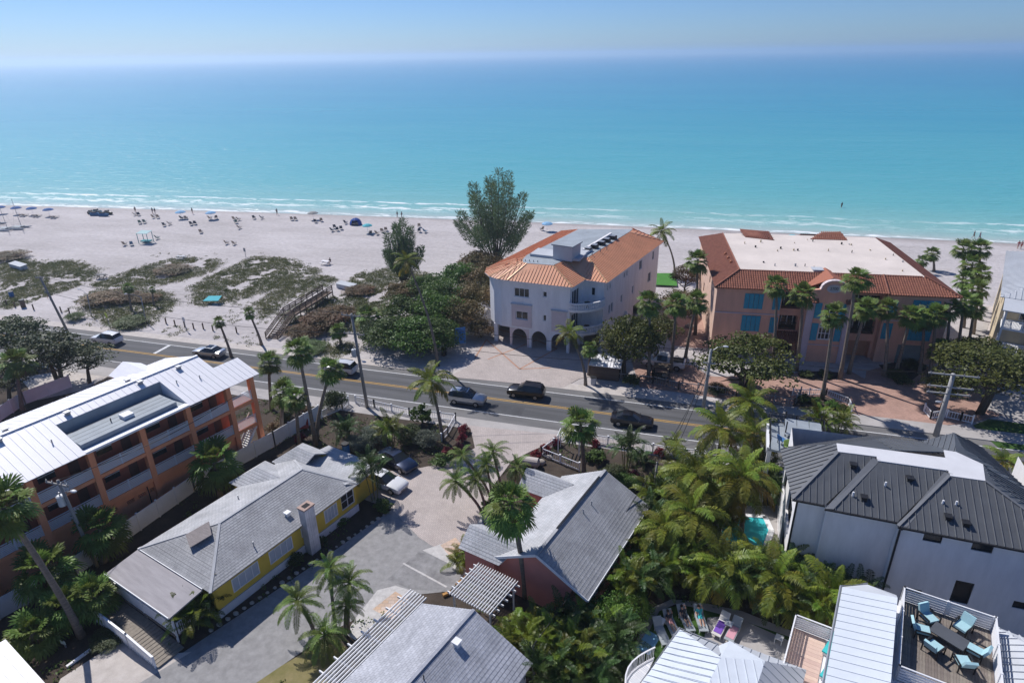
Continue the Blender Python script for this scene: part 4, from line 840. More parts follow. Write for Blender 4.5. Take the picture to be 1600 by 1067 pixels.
# --- peach building with barrel-tile roof
Gb = thing('condominium', 'peach condominium with brown barrel-tile roof and turquoise shutters', 'condominium', (2.81, 84.5), R(6))
GW, GD, ge, gr = 29.6, 25.8, 9.6, 11.12
slopes = [[(0, 0, ge), (8.9, 0, ge), (8.9, 3.3, gr), (3.4, 3.3, gr)], [(8.9, 0.35, ge), (21.2, 0.35, ge), (21.2, 3.3, gr), (8.9, 3.3, gr)], [(21.2, 0, ge), (GW, 0, ge), (26.2, 3.3, gr), (21.2, 3.3, gr)],
          [(GW, 0, ge), (GW, GD, ge), (26.2, GD - 3, gr), (26.2, 3.3, gr)], [(0, GD, ge), (0, 0, ge), (3.4, 3.3, gr), (3.4, GD - 3, gr)],
          [(6.5, GD, ge), (0, GD, ge), (3.4, GD - 3, gr), (5.6, GD - 3, gr)], [(11.2, GD, ge), (6.5, GD, ge), (8.8, GD - 2, gr)], [(22, GD, ge), (14.5, GD, ge), (15.5, GD - 2, gr), (20.5, GD - 2, gr)], [(GW, GD, ge), (24.5, GD, ge), (25.5, GD - 3, gr), (26.2, GD - 3, gr)]]
for s_ in slopes:
    q = MB(); q.slab(s_, 0.12); o = q.build('roof_slope', M['tile'], Gb); q = MB(); tiles(q, s_); q.build('roof_tile', M['tile'], o, kind='stuff')
for s_ in ([(6.6, 20.6, 11.15), (10.6, 19.2, 11.15), (10.3, 22.4, 11.75), (5.9, 22.7, 11.95)], [(16.2, 20.6, 11.15), (21.6, 20.6, 11.15), (21.0, 22.6, 11.95), (18.2, 22.6, 11.75)]):
    q = MB(); q.slab(s_, 0.1); o = q.build('rear_tile_roof', M['tile'], Gb); q = MB(); tiles(q, s_); q.build('roof_tile', M['tile'], o, kind='stuff')
q = MB(); q.prism([(3.3, 3.2), (26.3, 3.2), (26.3, GD - 2.9), (3.3, GD - 2.9)], gr - 0.2, gr + 0.02); q.build('flat_roof', M['roof_membrane'], Gb)
q = MB()
for k in range(67): q.tube([(3.5 + k * 0.335, 3.28, gr + 0.02), (3.5 + k * 0.335 + 0.30, 3.28, gr + 0.04)], 0.10, 6)
for k in range(58): q.tube([(3.38, 3.4 + k * 0.335, gr + 0.02), (3.38, 3.7 + k * 0.335, gr + 0.04)], 0.10, 6)
for p0, p1 in (((0, 0, ge), (3.4, 3.3, gr)), ((GW, 0, ge), (26.2, 3.3, gr)), ((21.2, 0, ge), (21.25, 3.2, gr))):
    for k in range(12): q.tube([tuple(Vector(p0).lerp(Vector(p1), k / 12) + Vector((0, 0, 0.10))), tuple(Vector(p0).lerp(Vector(p1), (k + 1) / 12) + Vector((0, 0, 0.12)))], 0.13, 6)
q.build('ridge_tile', M['tile'], Gb, kind='stuff')
rr_ = random.Random(3)
for k in range(26): pipe(Gb, rr_.uniform(5, 26), rr_.uniform(5, 20), gr, rr_.uniform(0.15, 0.4), rr_.uniform(0.05, 0.12), rr_.choice(['grey_metal', 'dark', 'stucco_tan']))
vent(Gb, 13.4, 4.3, gr, 1.0, 'roof_lightgrey')
for k in range(3):
    q = MB(); q.ball((2.75 - k * 0.12, 7.2 + k * 2.2, ge + 1.45 - k * 0.05), 0.22, 8, 5); q.build('roof_vent', mat('terracotta', (0.42, 0.17, 0.09), 0.8, 0.1, 3), Gb)
# front wall: two wings with recessed loggias and a central gabled tower
w1 = [(4.4, 6.8, 6.5, 8.5), (4.3, 6.7, 3.6, 5.7)]
for x0, x1, y0, H_, nm in ((0.4, 8.7, 0.55, [], 'left'), (21.3, 28.9, 0.55, [(2.6, 5.6, 0.0, 2.7)], 'right')):
    q = MB(); wall(q, (x0, y0), (x1, y0), 0, ge, H_); q.build('wall', M['stucco_peach'], Gb)
    q = MB(); q.bar((x0, y0 - 0.03, 6.0), (x1, y0 - 0.03, 6.0), 0.10, 0.14); q.build('string_course', M['stucco_lilac'], Gb)
def shutters(x0, x1, z0, z1, y=0.50):
    o = None; nl = 4; w = (x1 - x0) / nl
    for k in range(nl):
        q = MB(); q.box(x0 + k * w + 0.02, x0 + (k + 1) * w - 0.02, y - 0.05, y + 0.03, z0, z1)
        for j in range(3): q.box(x0 + k * w + 0.08, x0 + (k + 1) * w - 0.08, y - 0.075, y - 0.05, z0 + 0.12 + j * (z1 - z0) / 3, z0 + (j + 1) * (z1 - z0) / 3 - 0.12)
        q.build('shutter', M['teal'], Gb)
for x0, x1, z0, z1 in ((4.0, 6.4, 6.7, 8.8), (4.0, 6.4, 3.5, 5.7), (7.6, 8.6, 6.7, 8.8), (7.6, 8.6, 3.4, 5.6), (21.5, 22.7, 6.3, 8.6), (24.4, 27.6, 6.9, 8.9), (21.5, 22.7, 3.4, 5.6), (24.3, 27.4, 3.4, 5.4)): shutters(x0, x1, z0, z1)
q = MB(); q.box(23.9, 26.9, 0.68, 0.72, 0, 2.7); q.build('garage_door', mat('garage_grey', (0.22, 0.25, 0.26), 0.6, 0.08, 1), Gb)
# loggias (recessed)
for x0, x1 in ((8.7, 11.6), (17.2, 21.3)):
    q = MB(); w_ = x1 - x0; hl = [(0.3, w_ - 0.3, 3.5, 5.6), (0.2, w_ - 0.2, 6.55, 8.9)]; hl += [(0.4, w_ - 0.4, 0.0, 2.5)]
    wall(q, (x0, 1.6), (x1, 1.6), 0, ge, hl, 0.9); wall(q, (x0, 0.55), (x0, 1.6), 0, ge); wall(q, (x1, 1.6), (x1, 0.55), 0, ge); q.build('loggia_wall', M['stucco_peach'], Gb)
    for h in hl[:2]:
        q = MB(); q.box(x0 + h[0], x0 + h[1], 2.5, 2.55, h[2], h[3]); b_ = q.build('loggia_back', M['dark'], Gb)
        q = MB(); q.box(x0 + w_ / 2 - 0.75, x0 + w_ / 2 + 0.75, 2.44, 2.48, h[2] + 0.5, h[3] - 0.3); w2 = q.build('window', M['glass'], Gb)
        q = MB(); q.bar((x0 + w_ / 2, 2.42, h[2] + 0.5), (x0 + w_ / 2, 2.42, h[3] - 0.3), 0.08); q.bar((x0 + w_ / 2 - 0.75, 2.42, h[2] + 0.5), (x0 + w_ / 2 - 0.75, 2.42, h[3] - 0.3), 0.08); q.bar((x0 + w_ / 2 + 0.75, 2.42, h[2] + 0.5), (x0 + w_ / 2 + 0.75, 2.42, h[3] - 0.3), 0.08); q.build('frame', M['paint_white'], w2)
        railing(Gb, (x0 + h[0], 1.75), (x0 + h[1], 1.75), h[2], h[2] + 1.0, vertical=True, m='black', sp=0.16, w=0.05, post=False)
    q = MB(); q.box(x0 + 0.4, x1 - 0.4, 2.3, 2.36, 0, 2.5); q.build('garage_door' if x0 > 15 else 'entrance', mat('garage_peach', (0.50, 0.25, 0.16), 0.7, 0.08, 1) if x0 > 15 else M['dark'], Gb)
q = MB(); q.slab([(8.6, -0.6, 2.5), (11.8, -0.6, 2.5), (11.8, 1.6, 3.3), (8.6, 1.6, 3.3)], 0.1); o = q.build('entrance_canopy', M['tile'], Gb)
q = MB(); tiles(q, [(8.6, -0.6, 2.5), (11.8, -0.6, 2.5), (11.8, 1.6, 3.3), (8.6, 1.6, 3.3)]); q.build('roof_tile', M['tile'], o, kind='stuff')
# tower
tx0, tx1, ty = 11.6, 17.2, -0.75; hw_ = (tx0 + tx1) / 2; TW = tx1 - tx0
TH = [(TW / 2 - 0.95, TW / 2 + 0.95, 3.3, 5.1), (TW / 2 - 0.75, TW / 2 + 0.75, 6.5, 8.2)]
q = MB(); wall(q, (tx0, ty), (tx1, ty), 0, 9.0, TH); wall(q, (tx0, 2.5), (tx0, ty), 0, 9.0, [(0.8, 1.5, 4.0, 5.4)]); wall(q, (tx1, ty), (tx1, 2.5), 0, 9.0); tw_ = q.build('tower', M['stucco_peach'], Gb)
gp_ = [(tx0 + 0.3, 9.0), (tx1 - 0.3, 9.0), (tx1 - 0.3, 10.1), (hw_ + 1.6, 10.2)] + [(hw_ + 1.5 * math.cos(t), 10.35 + 1.05 * math.sin(t)) for t in [math.pi * i / 10 for i in range(11)]] + [(hw_ - 1.6, 10.2), (tx0 + 0.3, 10.1)]
q = MB(); m_ = len(gp_); q.face([(x, ty, z) for x, z in gp_]); q.face([(x, ty + 0.4, z) for x, z in reversed(gp_)])
for i in range(m_): (xa, za), (xb, zb) = gp_[i], gp_[(i + 1) % m_]; q.face([(xa, ty, za), (xa, ty + 0.4, za), (xb, ty + 0.4, zb), (xb, ty, zb)])
q.build('gable_parapet', M['stucco_peach'], Gb)
q = MB()
for i in range(3, 15): (xa, za), (xb, zb) = gp_[i], gp_[(i + 1) % m_]; q.bar((xa, ty + 0.15, za + 0.05), (xb, ty + 0.15, zb + 0.05), 0.6, 0.12)
q.build('parapet_cap', M['stucco_pinkwhite'], Gb)
q = MB(); ring = [(hw_ + 0.85 * math.cos(2 * math.pi * i / 20), ty - 0.05, 10.35 + 0.48 * math.sin(2 * math.pi * i / 20)) for i in range(21)]; q.tube(ring, 0.07, 5, False); q.build('oval_plaque', M['stucco_pinkwhite'], Gb)
q = MB(); q.face([(hw_ + 0.8 * math.cos(2 * math.pi * i / 20), ty - 0.02, 10.35 + 0.44 * math.sin(2 * math.pi * i / 20)) for i in range(20)]); pl = q.build('oval_plate', M['stucco_grey'], Gb)
fc = bpy.data.curves.new('house_number', 'FONT'); fc.body = '2700'; fc.size = 0.5; fc.align_x = 'CENTER'; fc.align_y = 'CENTER'; fc.extrude = 0.012
tmp = bpy.data.objects.new('house_number', fc); COL.objects.link(tmp); dg = bpy.context.evaluated_depsgraph_get(); tm = bpy.data.meshes.new_from_object(tmp.evaluated_get(dg)); bpy.data.objects.remove(tmp); tm.materials.clear(); tm.materials.append(M['black'])
inst('house_number', tm, Gb, (hw_, ty - 0.035, 10.35), (R(90), 0, 0))
for x in (tx0 + 0.45, tx1 - 0.45):
    q = MB(); q.box(x - 0.42, x + 0.42, ty - 0.12, ty - 0.003, 0, 8.9); q.build('pilaster', M['stucco_lilac'], Gb)
    q = MB(); s_ = [(x - 0.7, ty - 0.5, 8.55), (x + 0.7, ty - 0.5, 8.55), (x + 0.7, ty + 0.1, 9.0), (x - 0.7, ty + 0.1, 9.0)]; q.slab(s_, 0.1); tiles(q, s_); q.build('small_tile_roof', M['tile'], Gb)
window(Gb, (tx0, ty), (tx1, ty), TH[0], mull=3, rail=1, fw=0.13); window(Gb, (tx0, ty), (tx1, ty), TH[1], mull=1, rail=2)
q = MB(); fanp = [(hw_ + 0.95 * math.cos(t), ty - 0.03, 5.1 + 0.75 * math.sin(t)) for t in [math.pi * i / 12 for i in range(13)]]; q.face(fanp); fl = q.build('fanlight', M['glass'], Gb)
q = MB(); q.tube(fanp + [fanp[0]], 0.07, 5, False)
for i in (2, 4, 6, 8, 10): q.bar((hw_, ty - 0.04, 5.1), fanp[i], 0.04)
q.build('fanlight_frame', M['paint_white'], fl)
for sx in (-1, 1):
    for z0, z1 in ((3.2, 5.6), (6.3, 8.4)):
        q = MB(); xa = hw_ + sx * 1.45; q.box(xa - 0.4, xa + 0.4, ty - 0.08, ty - 0.004, z0, z1)
        for j in range(4): q.box(xa - 0.32, xa + 0.32, ty - 0.11, ty - 0.08, z0 + 0.1 + j * (z1 - z0) / 4, z0 + (j + 1) * (z1 - z0) / 4 - 0.1)
        q.build('shutter', M['teal'], Gb)
q = MB(); q.bar((tx0 + 0.9, ty - 0.04, 2.6), (tx1 - 0.9, ty - 0.04, 2.6), 0.12, 0.12); q.build('string_course', M['stucco_lilac'], Gb)
q = MB(); q.slab([(11.0, 0.2, 9.9), (hw_, 0.2, 11.5), (hw_, 4.6, 11.5), (11.0, 3.4, 9.9)], 0.1); q.slab([(hw_, 0.2, 11.5), (17.8, 0.2, 9.9), (17.8, 3.4, 9.9), (hw_, 4.6, 11.5)], 0.1); q.build('tower_roof', mat('tile_orange', (0.34, 0.125, 0.075), 0.8, 0.15, 3), Gb)
sh_ = [(4.5, 5.2, 7.2, 8.4), (10, 11, 7.2, 8.4), (16, 17, 7.2, 8.4), (4.5, 5.2, 3.8, 5.3), (10, 11, 3.8, 5.3), (20, 21.5, 0, 2.3)]
q = MB(); wall(q, (0.4, GD - 0.5), (0.4, 0.55), 0, ge, sh_, 0.4); wall(q, (28.9, 0.55), (28.9, GD - 0.5), 0, ge); wall(q, (28.9, GD - .5), (0.4, GD - .5), 0, ge); q.build('side_wall', mat('stucco_peach_pale', (0.66, 0.46, 0.36), 0.9, 0.07, 0.7), Gb)
for h in sh_[:5]: window(Gb, (0.4, GD - 0.5), (0.4, 0.55), h, 0.3)

# --- tan building at the right edge
Hb = thing('house', 'tan house with grey roof and white porches at the right edge', 'house', (38.3, 91.5), R(-20))
q = MB(); hh = [(2.5 + k * 3.2, 3.7 + k * 3.2, 6.3, 7.9) for k in range(6)]; wall(q, (0, 24), (0, 0), 0, 8.9, hh + [(2.5 + k * 3.2, 3.7 + k * 3.2, 3.0, 4.6) for k in range(6)]); wall(q, (0, 0), (14, 0), 3.0, 8.9, [(2, 4, 6.2, 8.2), (6, 8, 6.2, 8.2)]); wall(q, (14, 24), (0, 24), 0, 8.9); wall(q, (14, 0), (14, 24), 0, 8.9); q.build('wall', M['stucco_tan'], Hb)
for h in hh + [(2.5 + k * 3.2, 3.7 + k * 3.2, 3.0, 4.6) for k in range(6)]: window(Hb, (0, 24), (0, 0), h)
for h in ((2, 4, 6.2, 8.2), (6, 8, 6.2, 8.2)): window(Hb, (0, 0), (14, 0), h, mull=1)
hr = [[(-0.5, -0.4, 9.0), (14.5, -0.4, 9.0), (14.5, 4, 10.2), (3, 4, 10.2)], [(-0.5, 24.4, 9.0), (-0.5, -0.4, 9.0), (3, 4, 10.2), (3, 21, 10.2)], [(3, 4, 10.2), (14.5, 4, 10.2), (14.5, 21, 10.2), (3, 21, 10.2)]]
for s_ in hr:
    q = MB(); q.slab(s_, 0.1); o = q.build('roof_slope', M['roof_lightgrey'], Hb); q = MB(); seams(q, s_, 0.6); q.build('roof_seam', M['roof_lightgrey'], o, kind='stuff')
for x, y in ((4.5, 7), (4.5, 12), (5.5, 4.5)):
    q = MB(); q.box(x - 0.6, x + 1.4, y - 0.5, y + 0.5, 10.1, 10.45); q.build('skylight', M['roof_flat'], Hb)
for z in (3.0, 6.0):
    q = MB(); q.box(0.3, 14, -3.4, -0.02, z - 0.25, z); q.build('porch_floor', M['paint_white'], Hb); railing(Hb, (0.4, -3.3), (13.8, -3.3), z, z + 1.05, vertical=True); railing(Hb, (0.4, -3.2), (0.4, -0.1), z, z + 1.05, vertical=True)
q = MB(); q.slab([(0, -3.9, 8.4), (14, -3.9, 8.4), (14, -0.4, 8.95), (0, -0.4, 8.95)], 0.12); q.build('porch_roof', M['roof_lightgrey'], Hb)
for x in (0.45, 5, 9.5, 13.7):
    q = MB(); q.bar((x, -3.3, 0), (x, -3.3, 8.4), 0.22); q.build('post', M['paint_white'], Hb)

# --- white house with dark metal roof
I_ = thing('house', 'large white house with dark standing-seam metal roof', 'house', (8.36, 41.25), R(-3.5))
iw = [(8.3, 9.4, 7.6, 8.25), (11.1, 12.3, 7.6, 8.25), (15.4, 18, 7.7, 8.25), (8.0, 9.2, 2.4, 3.4), (10.9, 12.0, 3.0, 4.9), (14.4, 16.8, 3.6, 4.2)]
steps = [(0.35, 2.3, 0.45), (2.3, 6.75, 0.0), (6.75, 17.0, -0.55)]
for i, (x0, x1, y0) in enumerate(steps):
    H_ = [(a - x0, b - x0, c, d_) for a, b, c, d_ in iw if x0 <= a and b <= x1 + 1.01] if i == 2 else []
    H_ = [h for h in H_ if h[1] < x1 - x0]
    q = MB(); wall(q, (x0, y0 + 0.4), (x1, y0 + 0.4), 0, 8.45, H_)
    if i < 2: wall(q, (x1, y0 + 0.4), (x1, steps[i + 1][2] + 0.4), 0, 8.45) if False else None
    q.build('wall', M['stucco_white'], I_)
    for h in H_: window(I_, (x0, y0 + 0.4), (x1, y0 + 0.4), h, frame_m='black', fw=0.05)
q = MB(); wall(q, (0.35, 11.0), (0.35, 0.85), 0, 8.45, [(1.2, 3.4, 3.2, 6.2), (5.6, 9.2, 0.4, 3.0), (5.6, 9.2, 4.0, 6.6)], 0.3); q.build('side_wall', M['stucco_white'], I_)
window(I_, (0.35, 11.0), (0.35, 0.85), (1.2, 3.4, 3.2, 6.2), 0.2, mull=1, frame_m='black'); window(I_, (0.35, 11.0), (0.35, 0.85), (5.6, 9.2, 0.4, 3.0), 0.25, mull=2, frame_m='black'); window(I_, (0.35, 11.0), (0.35, 0.85), (5.6, 9.2, 4.0, 6.6), 0.25, mull=2, frame_m='black')
for bx_ in ((2.3, 2.45, 0.36, 0.85), (6.75, 6.9, -0.2, 0.4)):
    q = MB(); q.box(*bx_, 0, 8.4); q.build('return_wall', M['stucco_white'], I_)
for a, b in (((17, -0.1), (17, 12)), ((15, 12), (0.35, 11))):
    q = MB(); wall(q, a, b, 0, 8.4); q.build('rear_wall', M['stucco_white'], I_)
zt = 10.6; de = 8.6
isl = [[(0.0, 0.35, de), (2.15, 0.35, de), (5.6, 4.7, zt), (3.0, 4.5, zt)], [(2.1, -0.08, de + .03), (6.6, -0.08, de + .03), (10.1, 4.4, zt), (5.5, 4.2, zt)], [(6.55, -0.6, de + .06), (17.6, -0.6, de + .06), (12.2, 3.8, zt), (10.0, 3.7, zt)],
       [(17.6, -0.6, de), (16.2, 6.5, de), (12.6, 6.0, zt), (12.2, 3.8, zt)], [(16.2, 6.5, de), (14.6, 12.1, de), (12.0, 11.0, 10.2), (11.2, 7.2, zt)], [(14.6, 12.1, de), (10.1, 11.6, de), (12.0, 10.9, 10.2)],
       [(10.1, 11.6, de), (6.3, 11.2, de), (7.0, 6.1, zt), (11.2, 7.2, zt)], [(10.1, 11.6, de), (12.0, 11.0, 10.2), (11.2, 7.2, zt)], [(6.3, 11.2, de), (-0.7, 7.0, de), (3.0, 5.7, zt), (7.0, 6.0, zt)], [(-0.7, 7.0, de), (0.0, 0.35, de), (3.0, 4.5, zt), (3.0, 5.7, zt)]]
for i, s_ in enumerate(isl):
    q = MB(); q.slab(s_, 0.08); o = q.build('roof_slope', M['roof_dark'], I_); q = MB(); seams(q, s_, 0.45, 0.04, 0.06); q.build('roof_seam', mat('roof_seam_dark', (0.13, 0.135, 0.145), 0.4, 0.1, 1.0, spec=0.5), o, kind='stuff')
q = MB(); q.prism([(3.0, 4.5), (5.6, 4.7), (5.6, 4.15), (10.1, 4.35), (10.1, 3.7), (12.2, 3.8), (12.6, 6.0), (11.2, 7.2), (10.4, 7.2), (10.3, 6.1), (3.0, 5.7)], zt - 0.05, zt + 0.04); q.build('flat_roof', mat('roof_white_flat', (0.60, 0.60, 0.62), 0.7, 0.06, 0.8), I_)
q = MB()
for x0, y0, x1, y1 in ((2.15, 0.36, 5.6, 4.6), (6.6, -0.06, 10.1, 4.3)): q.slab([(x0 - 0.05, y0 - 0.5, de + 0.06), (x0 + 0.5, y0 - 0.45, de + 0.12), (x1 + 0.2, y1 - 0.3, zt + 0.05), (x1 - 0.35, y1 - 0.3, zt + 0.06)], 0.05)
for i in (0, 2, 3): s_ = isl[i]; q.bar(tuple(Vector(s_[0]) + Vector((0, 0, .05))), tuple(Vector(s_[3]) + Vector((0, 0, .05))), 0.2, 0.06)
q.build('ridge_cap', mat('roof_cap_dark', (0.16, 0.165, 0.175), 0.35, 0.08, 1.0, spec=0.5), I_)
q = MB(); q.tube([(6.83, -0.62, 8.5), (6.83, -0.28, 8.2), (6.83, -0.28, 0)], 0.07, 6); q.tube([(0.42, 0.42, 8.5), (0.42, 0.80, 8.2), (0.42, 0.80, 0)], 0.07, 6); q.build('down_pipe', M['black'], I_)
q = MB()
for s_ in isl[:3]: q.bar(tuple(Vector(s_[0]) + Vector((0, -.06, -.04))), tuple(Vector(s_[1]) + Vector((0, -.06, -.04))), 0.12, 0.12)
q.build('gutter', M['black'], I_)
for x, y, z, k in ((4.0, 3.6, 10.1, 1), (3.9, 1.2, 9.2, 0), (4.6, 1.1, 9.15, 1), (6.0, 2.4, 9.7, 0), (7.6, 3.2, 10.0, 1), (9.4, 1.6, 9.55, 0), (10.2, 1.7, 9.6, 0), (9.6, 0.6, 9.15, 1), (10.6, 0.4, 9.05, 1), (13.6, 4.2, 9.6, 0), (14.6, 3.6, 9.2, 1), (13.0, 8.6, 9.5, 0)):
    vent(I_, x, y, z, 0.34, 'black') if k else pipe(I_, x, y, z, 0.35, 0.07, 'paint_white')
# roof terrace with slatted table at the road end
q = MB(); q.box(-1.2, 3.6, 11.2, 16.2, 5.6, 5.8); q.build('terrace_floor', M['roof_flat'], I_)
q = MB(); q.bar((-1.2, 11.2, 5.7), (-1.2, 16.2, 5.7), 0.25, 0.5); q.build('terrace_edge', M['paint_white'], I_)
for p in ((-1.05, 11.4), (-1.05, 16.0), (3.4, 16.0)):
    q = MB(); q.bar((*p, 0), (*p, 5.6), 0.35); q.build('post', M['paint_white'], I_)
for a, b in (((-1.1, 11.3), (-1.1, 16.1)), ((-1.1, 16.1), (3.5, 16.1)), ((3.5, 16.1), (3.5, 12.0))): railing(I_, a, b, 5.8, 6.85, vertical=True, m='black', sp=0.3, w=0.025)
for a, b in (((-0.9, 12), (3.3, 12)), ((-0.9, 12), (-0.9, 15.7)), ((3.3, 12), (3.3, 15.7))): pass
q = MB()
for k in range(3): q.slab([(0.2 + k * 1.05, 13.6, 6.15), (1.2 + k * 1.05, 13.6, 6.15), (1.2 + k * 1.05, 16.0, 6.55), (0.2 + k * 1.05, 16.0, 6.55)], 0.06)
q.build('terrace_canopy', M['roof_flat'], I_)
for x, y in ((0.25, 13.9), (3.25, 13.9), (0.25, 15.9), (3.25, 15.9)):
    q = MB(); q.bar((x, y, 5.8), (x, y, 7.3), 0.10); q.build('canopy_post', M['black'], I_)

M['roof_white_shaded'] = mat('roof_white_metal_shaded', (0.57, 0.61, 0.66), 0.4, 0.07, 0.6)  # white metal; bluish tone from its angle to the light put into the colour
# --- white roofed house bottom right, with roof deck
J = thing('house', 'white house with white metal roof and furnished roof deck', 'house', (14.15, 34.98), R(-15))
q = MB(); q.box(-3.0, 9.0, -14.0, -0.3, 0, 6.9); q.build('wall', M['stucco_white'], J)
q = MB(); q.box(0.0, 4.7, -6.3, 0.3, 6.3, 6.95); q.build('deck_base', M['paint_white'], J)
jr = [[(-3.2, -14, 7.9), (-3.2, -1.55, 7.9), (-0.35, -1.55, 8.5), (-0.35, -14, 8.5)], [(-3.2, -1.55, 7.9), (-1.9, -0.5, 7.85), (-0.35, -0.75, 8.0), (-0.35, -1.55, 8.5)]]
for i, s_ in enumerate(jr):
    if i == 0: metal_panels(J, [(-3.2, -14, 7.9), (-3.2, -1.55, 7.9)], [(-0.35, -14, 8.5)], 21, 'roof_white_shaded')
    else: q = MB(); q.slab(s_, 0.06); q.build('roof_slope', M['roof_lightgrey'], J)
q = MB(); q.box(-3.0, -0.4, -14, -1.6, 6.9, 7.85); q.build('attic_wall', M['stucco_white'], J)
q = MB(); q.tube([(-3.28, -14, 7.88), (-3.28, -1.5, 7.88), (-1.9, -0.42, 7.84)], 0.07, 6); q.build('gutter', M['grey_metal'], J)
for k in range(31):
    q = MB() if k == 0 else q
    if k == 0: q.box(0, 0.135, -6.2, 0.2, 0, 0.04); pm = q.mesh('plank', M['deckwood'])
    inst('plank', pm, J, (0.12 + k * 0.145, 0, 6.95))
for a, b in (((0.05, 0.2), (4.6, 0.2)), ((2.25, -6.2), (0.05, -6.2)), ((0.05, -6.2), (0.05, 0.2)), ((4.65, 0.2), (4.65, -6.2)), ((4.6, -6.2), (2.25, -6.2))): railing(J, a, b, 7.0, 8.0, 5, 'paint_white', pw=0.12)
j2 = [[(9.5, 0.8, 6.6), (9.5, -12, 6.6), (6.6, -12, 7.9), (6.6, -1.2, 7.9)], [(4.8, -12, 6.9), (4.8, 0.8, 6.9), (6.6, -1.2, 7.9), (6.6, -12, 7.9)], [(4.8, 0.8, 6.9), (9.5, 0.8, 6.6), (6.6, -1.2, 7.9)]]
for s_ in j2:
    q = MB(); q.slab(s_, 0.07); o = q.build('roof_slope', M['roof_lightgrey'], J); q = MB(); seams(q, s_, 0.5); q.build('roof_seam', M['roof_lightgrey'], o, kind='stuff')
# lower wing of the same house (gabled, left)
J2 = thing('house', 'low white metal roof with two gables beside the garden lawn', 'house', (14.15, 34.98), R(-15))
k2 = [[(-12.6, -16, 5.2), (-11.3, -7.2, 5.2), (-8.4, -9.2, 6.6), (-8.9, -16, 6.6)], [(-11.3, -7.2, 5.2), (-8.9, -7.2, 5.2), (-8.4, -9.2, 6.6)], [(-8.9, -7.2, 5.2), (-8.4, -6.6, 5.3), (-6.2, -8.3, 6.7), (-8.4, -9.2, 6.6)], [(-8.4, -6.6, 5.3), (-4.1, -6.4, 5.3), (-6.2, -8.3, 6.7)], [(-4.1, -6.4, 5.3), (-4.3, -16, 5.3), (-6.4, -16, 6.7), (-6.2, -8.3, 6.7)], [(-8.4, -9.2, 6.6), (-6.2, -8.3, 6.7), (-6.4, -16, 6.7), (-8.9, -16, 6.6)]]
for i, s_ in enumerate(k2):
    q = MB(); q.slab(s_, 0.06); o = q.build('roof_slope', M['roof_lightgrey'] if i in (1, 3, 4) else M['roof_white_shaded'], J2); q = MB(); seams(q, s_, 0.5, 0.035, 0.045); q.build('roof_seam', M['roof_lightgrey'] if i in (1, 3, 4) else M['roof_white_shaded'], o, kind='stuff')
q = MB(); q.prism([(-12.1, -16), (-4.6, -16), (-4.6, -6.9), (-11.0, -7.6)], 0, 5.15); q.build('wall', M['stucco_white'], J2)
q = MB(); q.tube([(-12.65, -16, 5.2), (-11.35, -7.12, 5.2), (-8.9, -7.12, 5.2)], 0.06, 6); q.build('gutter', M['grey_metal'], J2)
cur = [(-12.5 - 0.9 * math.sin(math.pi * i / 8), -12.5 + 4.5 * i / 8) for i in range(9)]
q = MB(); q.prism(cur, 2.6, 2.75); q.build('balcony_floor', M['paint_white'], J2)
for p0, p1 in zip(cur, cur[1:]): railing(J2, p0, p1, 2.75, 3.75, vertical=True, post=False, w=0.03, sp=0.13)
# small upper sun deck between the two
SD = thing('sun_deck', 'narrow timber sun deck with white railings beside the white roof', 'deck', (14.15, 34.98), R(-15))
pl_ = MB().box(0, 1.9, 0, 0.28, 0, 0.05).mesh('plank', mat('deck_pink', (0.55, 0.40, 0.33), 0.8, 0.12, 3, objrand=0.1))
for k in range(19): inst('plank', pl_, SD, (-5.3, -8.4 + k * 0.29, 4.6))
q = MB(); q.box(-5.35, -3.15, -8.45, -2.8, 4.35, 4.59); q.build('deck_frame', M['paint_white'], SD)
for x in (-5.25, -3.3):
    for y in (-8.2, -3.0):
        q = MB(); q.bar((x, y, 0), (x, y, 4.35), 0.2); q.build('post', M['paint_white'], SD)
railing(SD, (-5.3, -2.85), (-3.2, -2.85), 4.65, 5.65, 5); railing(SD, (-5.3, -8.4), (-5.3, -2.85), 4.65, 5.65, 5); railing(SD, (-3.2, -8.4), (-5.3, -8.4), 4.65, 5.65, 7)

# --- white roof corner bottom left
K_ = thing('shed', 'white metal roofed shed cut off at the bottom left corner', 'shed', (-39.0, 16.6), R(-17))
metal_panels(K_, [(2.9, -9, 2.75), (2.9, 2.7, 2.75)], [(-3.0, -9, 3.4)], 20, 'roof_white')
q = MB(); q.box(-6, 2.5, -9, 2.3, 0, 2.65); q.build('wall', M['stucco_white'], K_)

# --- open shed beside the leaning coconut palm
SH = thing('bin_shed', 'small dark slatted bin shed with white metal roof beside the road', 'shed', (-9.63, 74.17, 0), R(0))
s_ = [(-2.0, -1.3, 2.0), (2.0, -1.3, 2.0), (2.0, 1.3, 2.45), (-2.0, 1.3, 2.45)]; q = MB(); q.slab(s_, 0.06); seams(q, s_, 0.4); q.build('roof', M['roof_white'], SH)
for k in range(9):
    q = MB(); q.box(-1.8, 1.8, -1.1, -1.05, 0.1 + k * 0.2, 0.27 + k * 0.2); q.build('slat', M['wood'], SH)
q = MB(); q.box(-1.8, 1.8, -1.04, 1.1, 0, 1.95); q.build('body', M['dark'], SH)

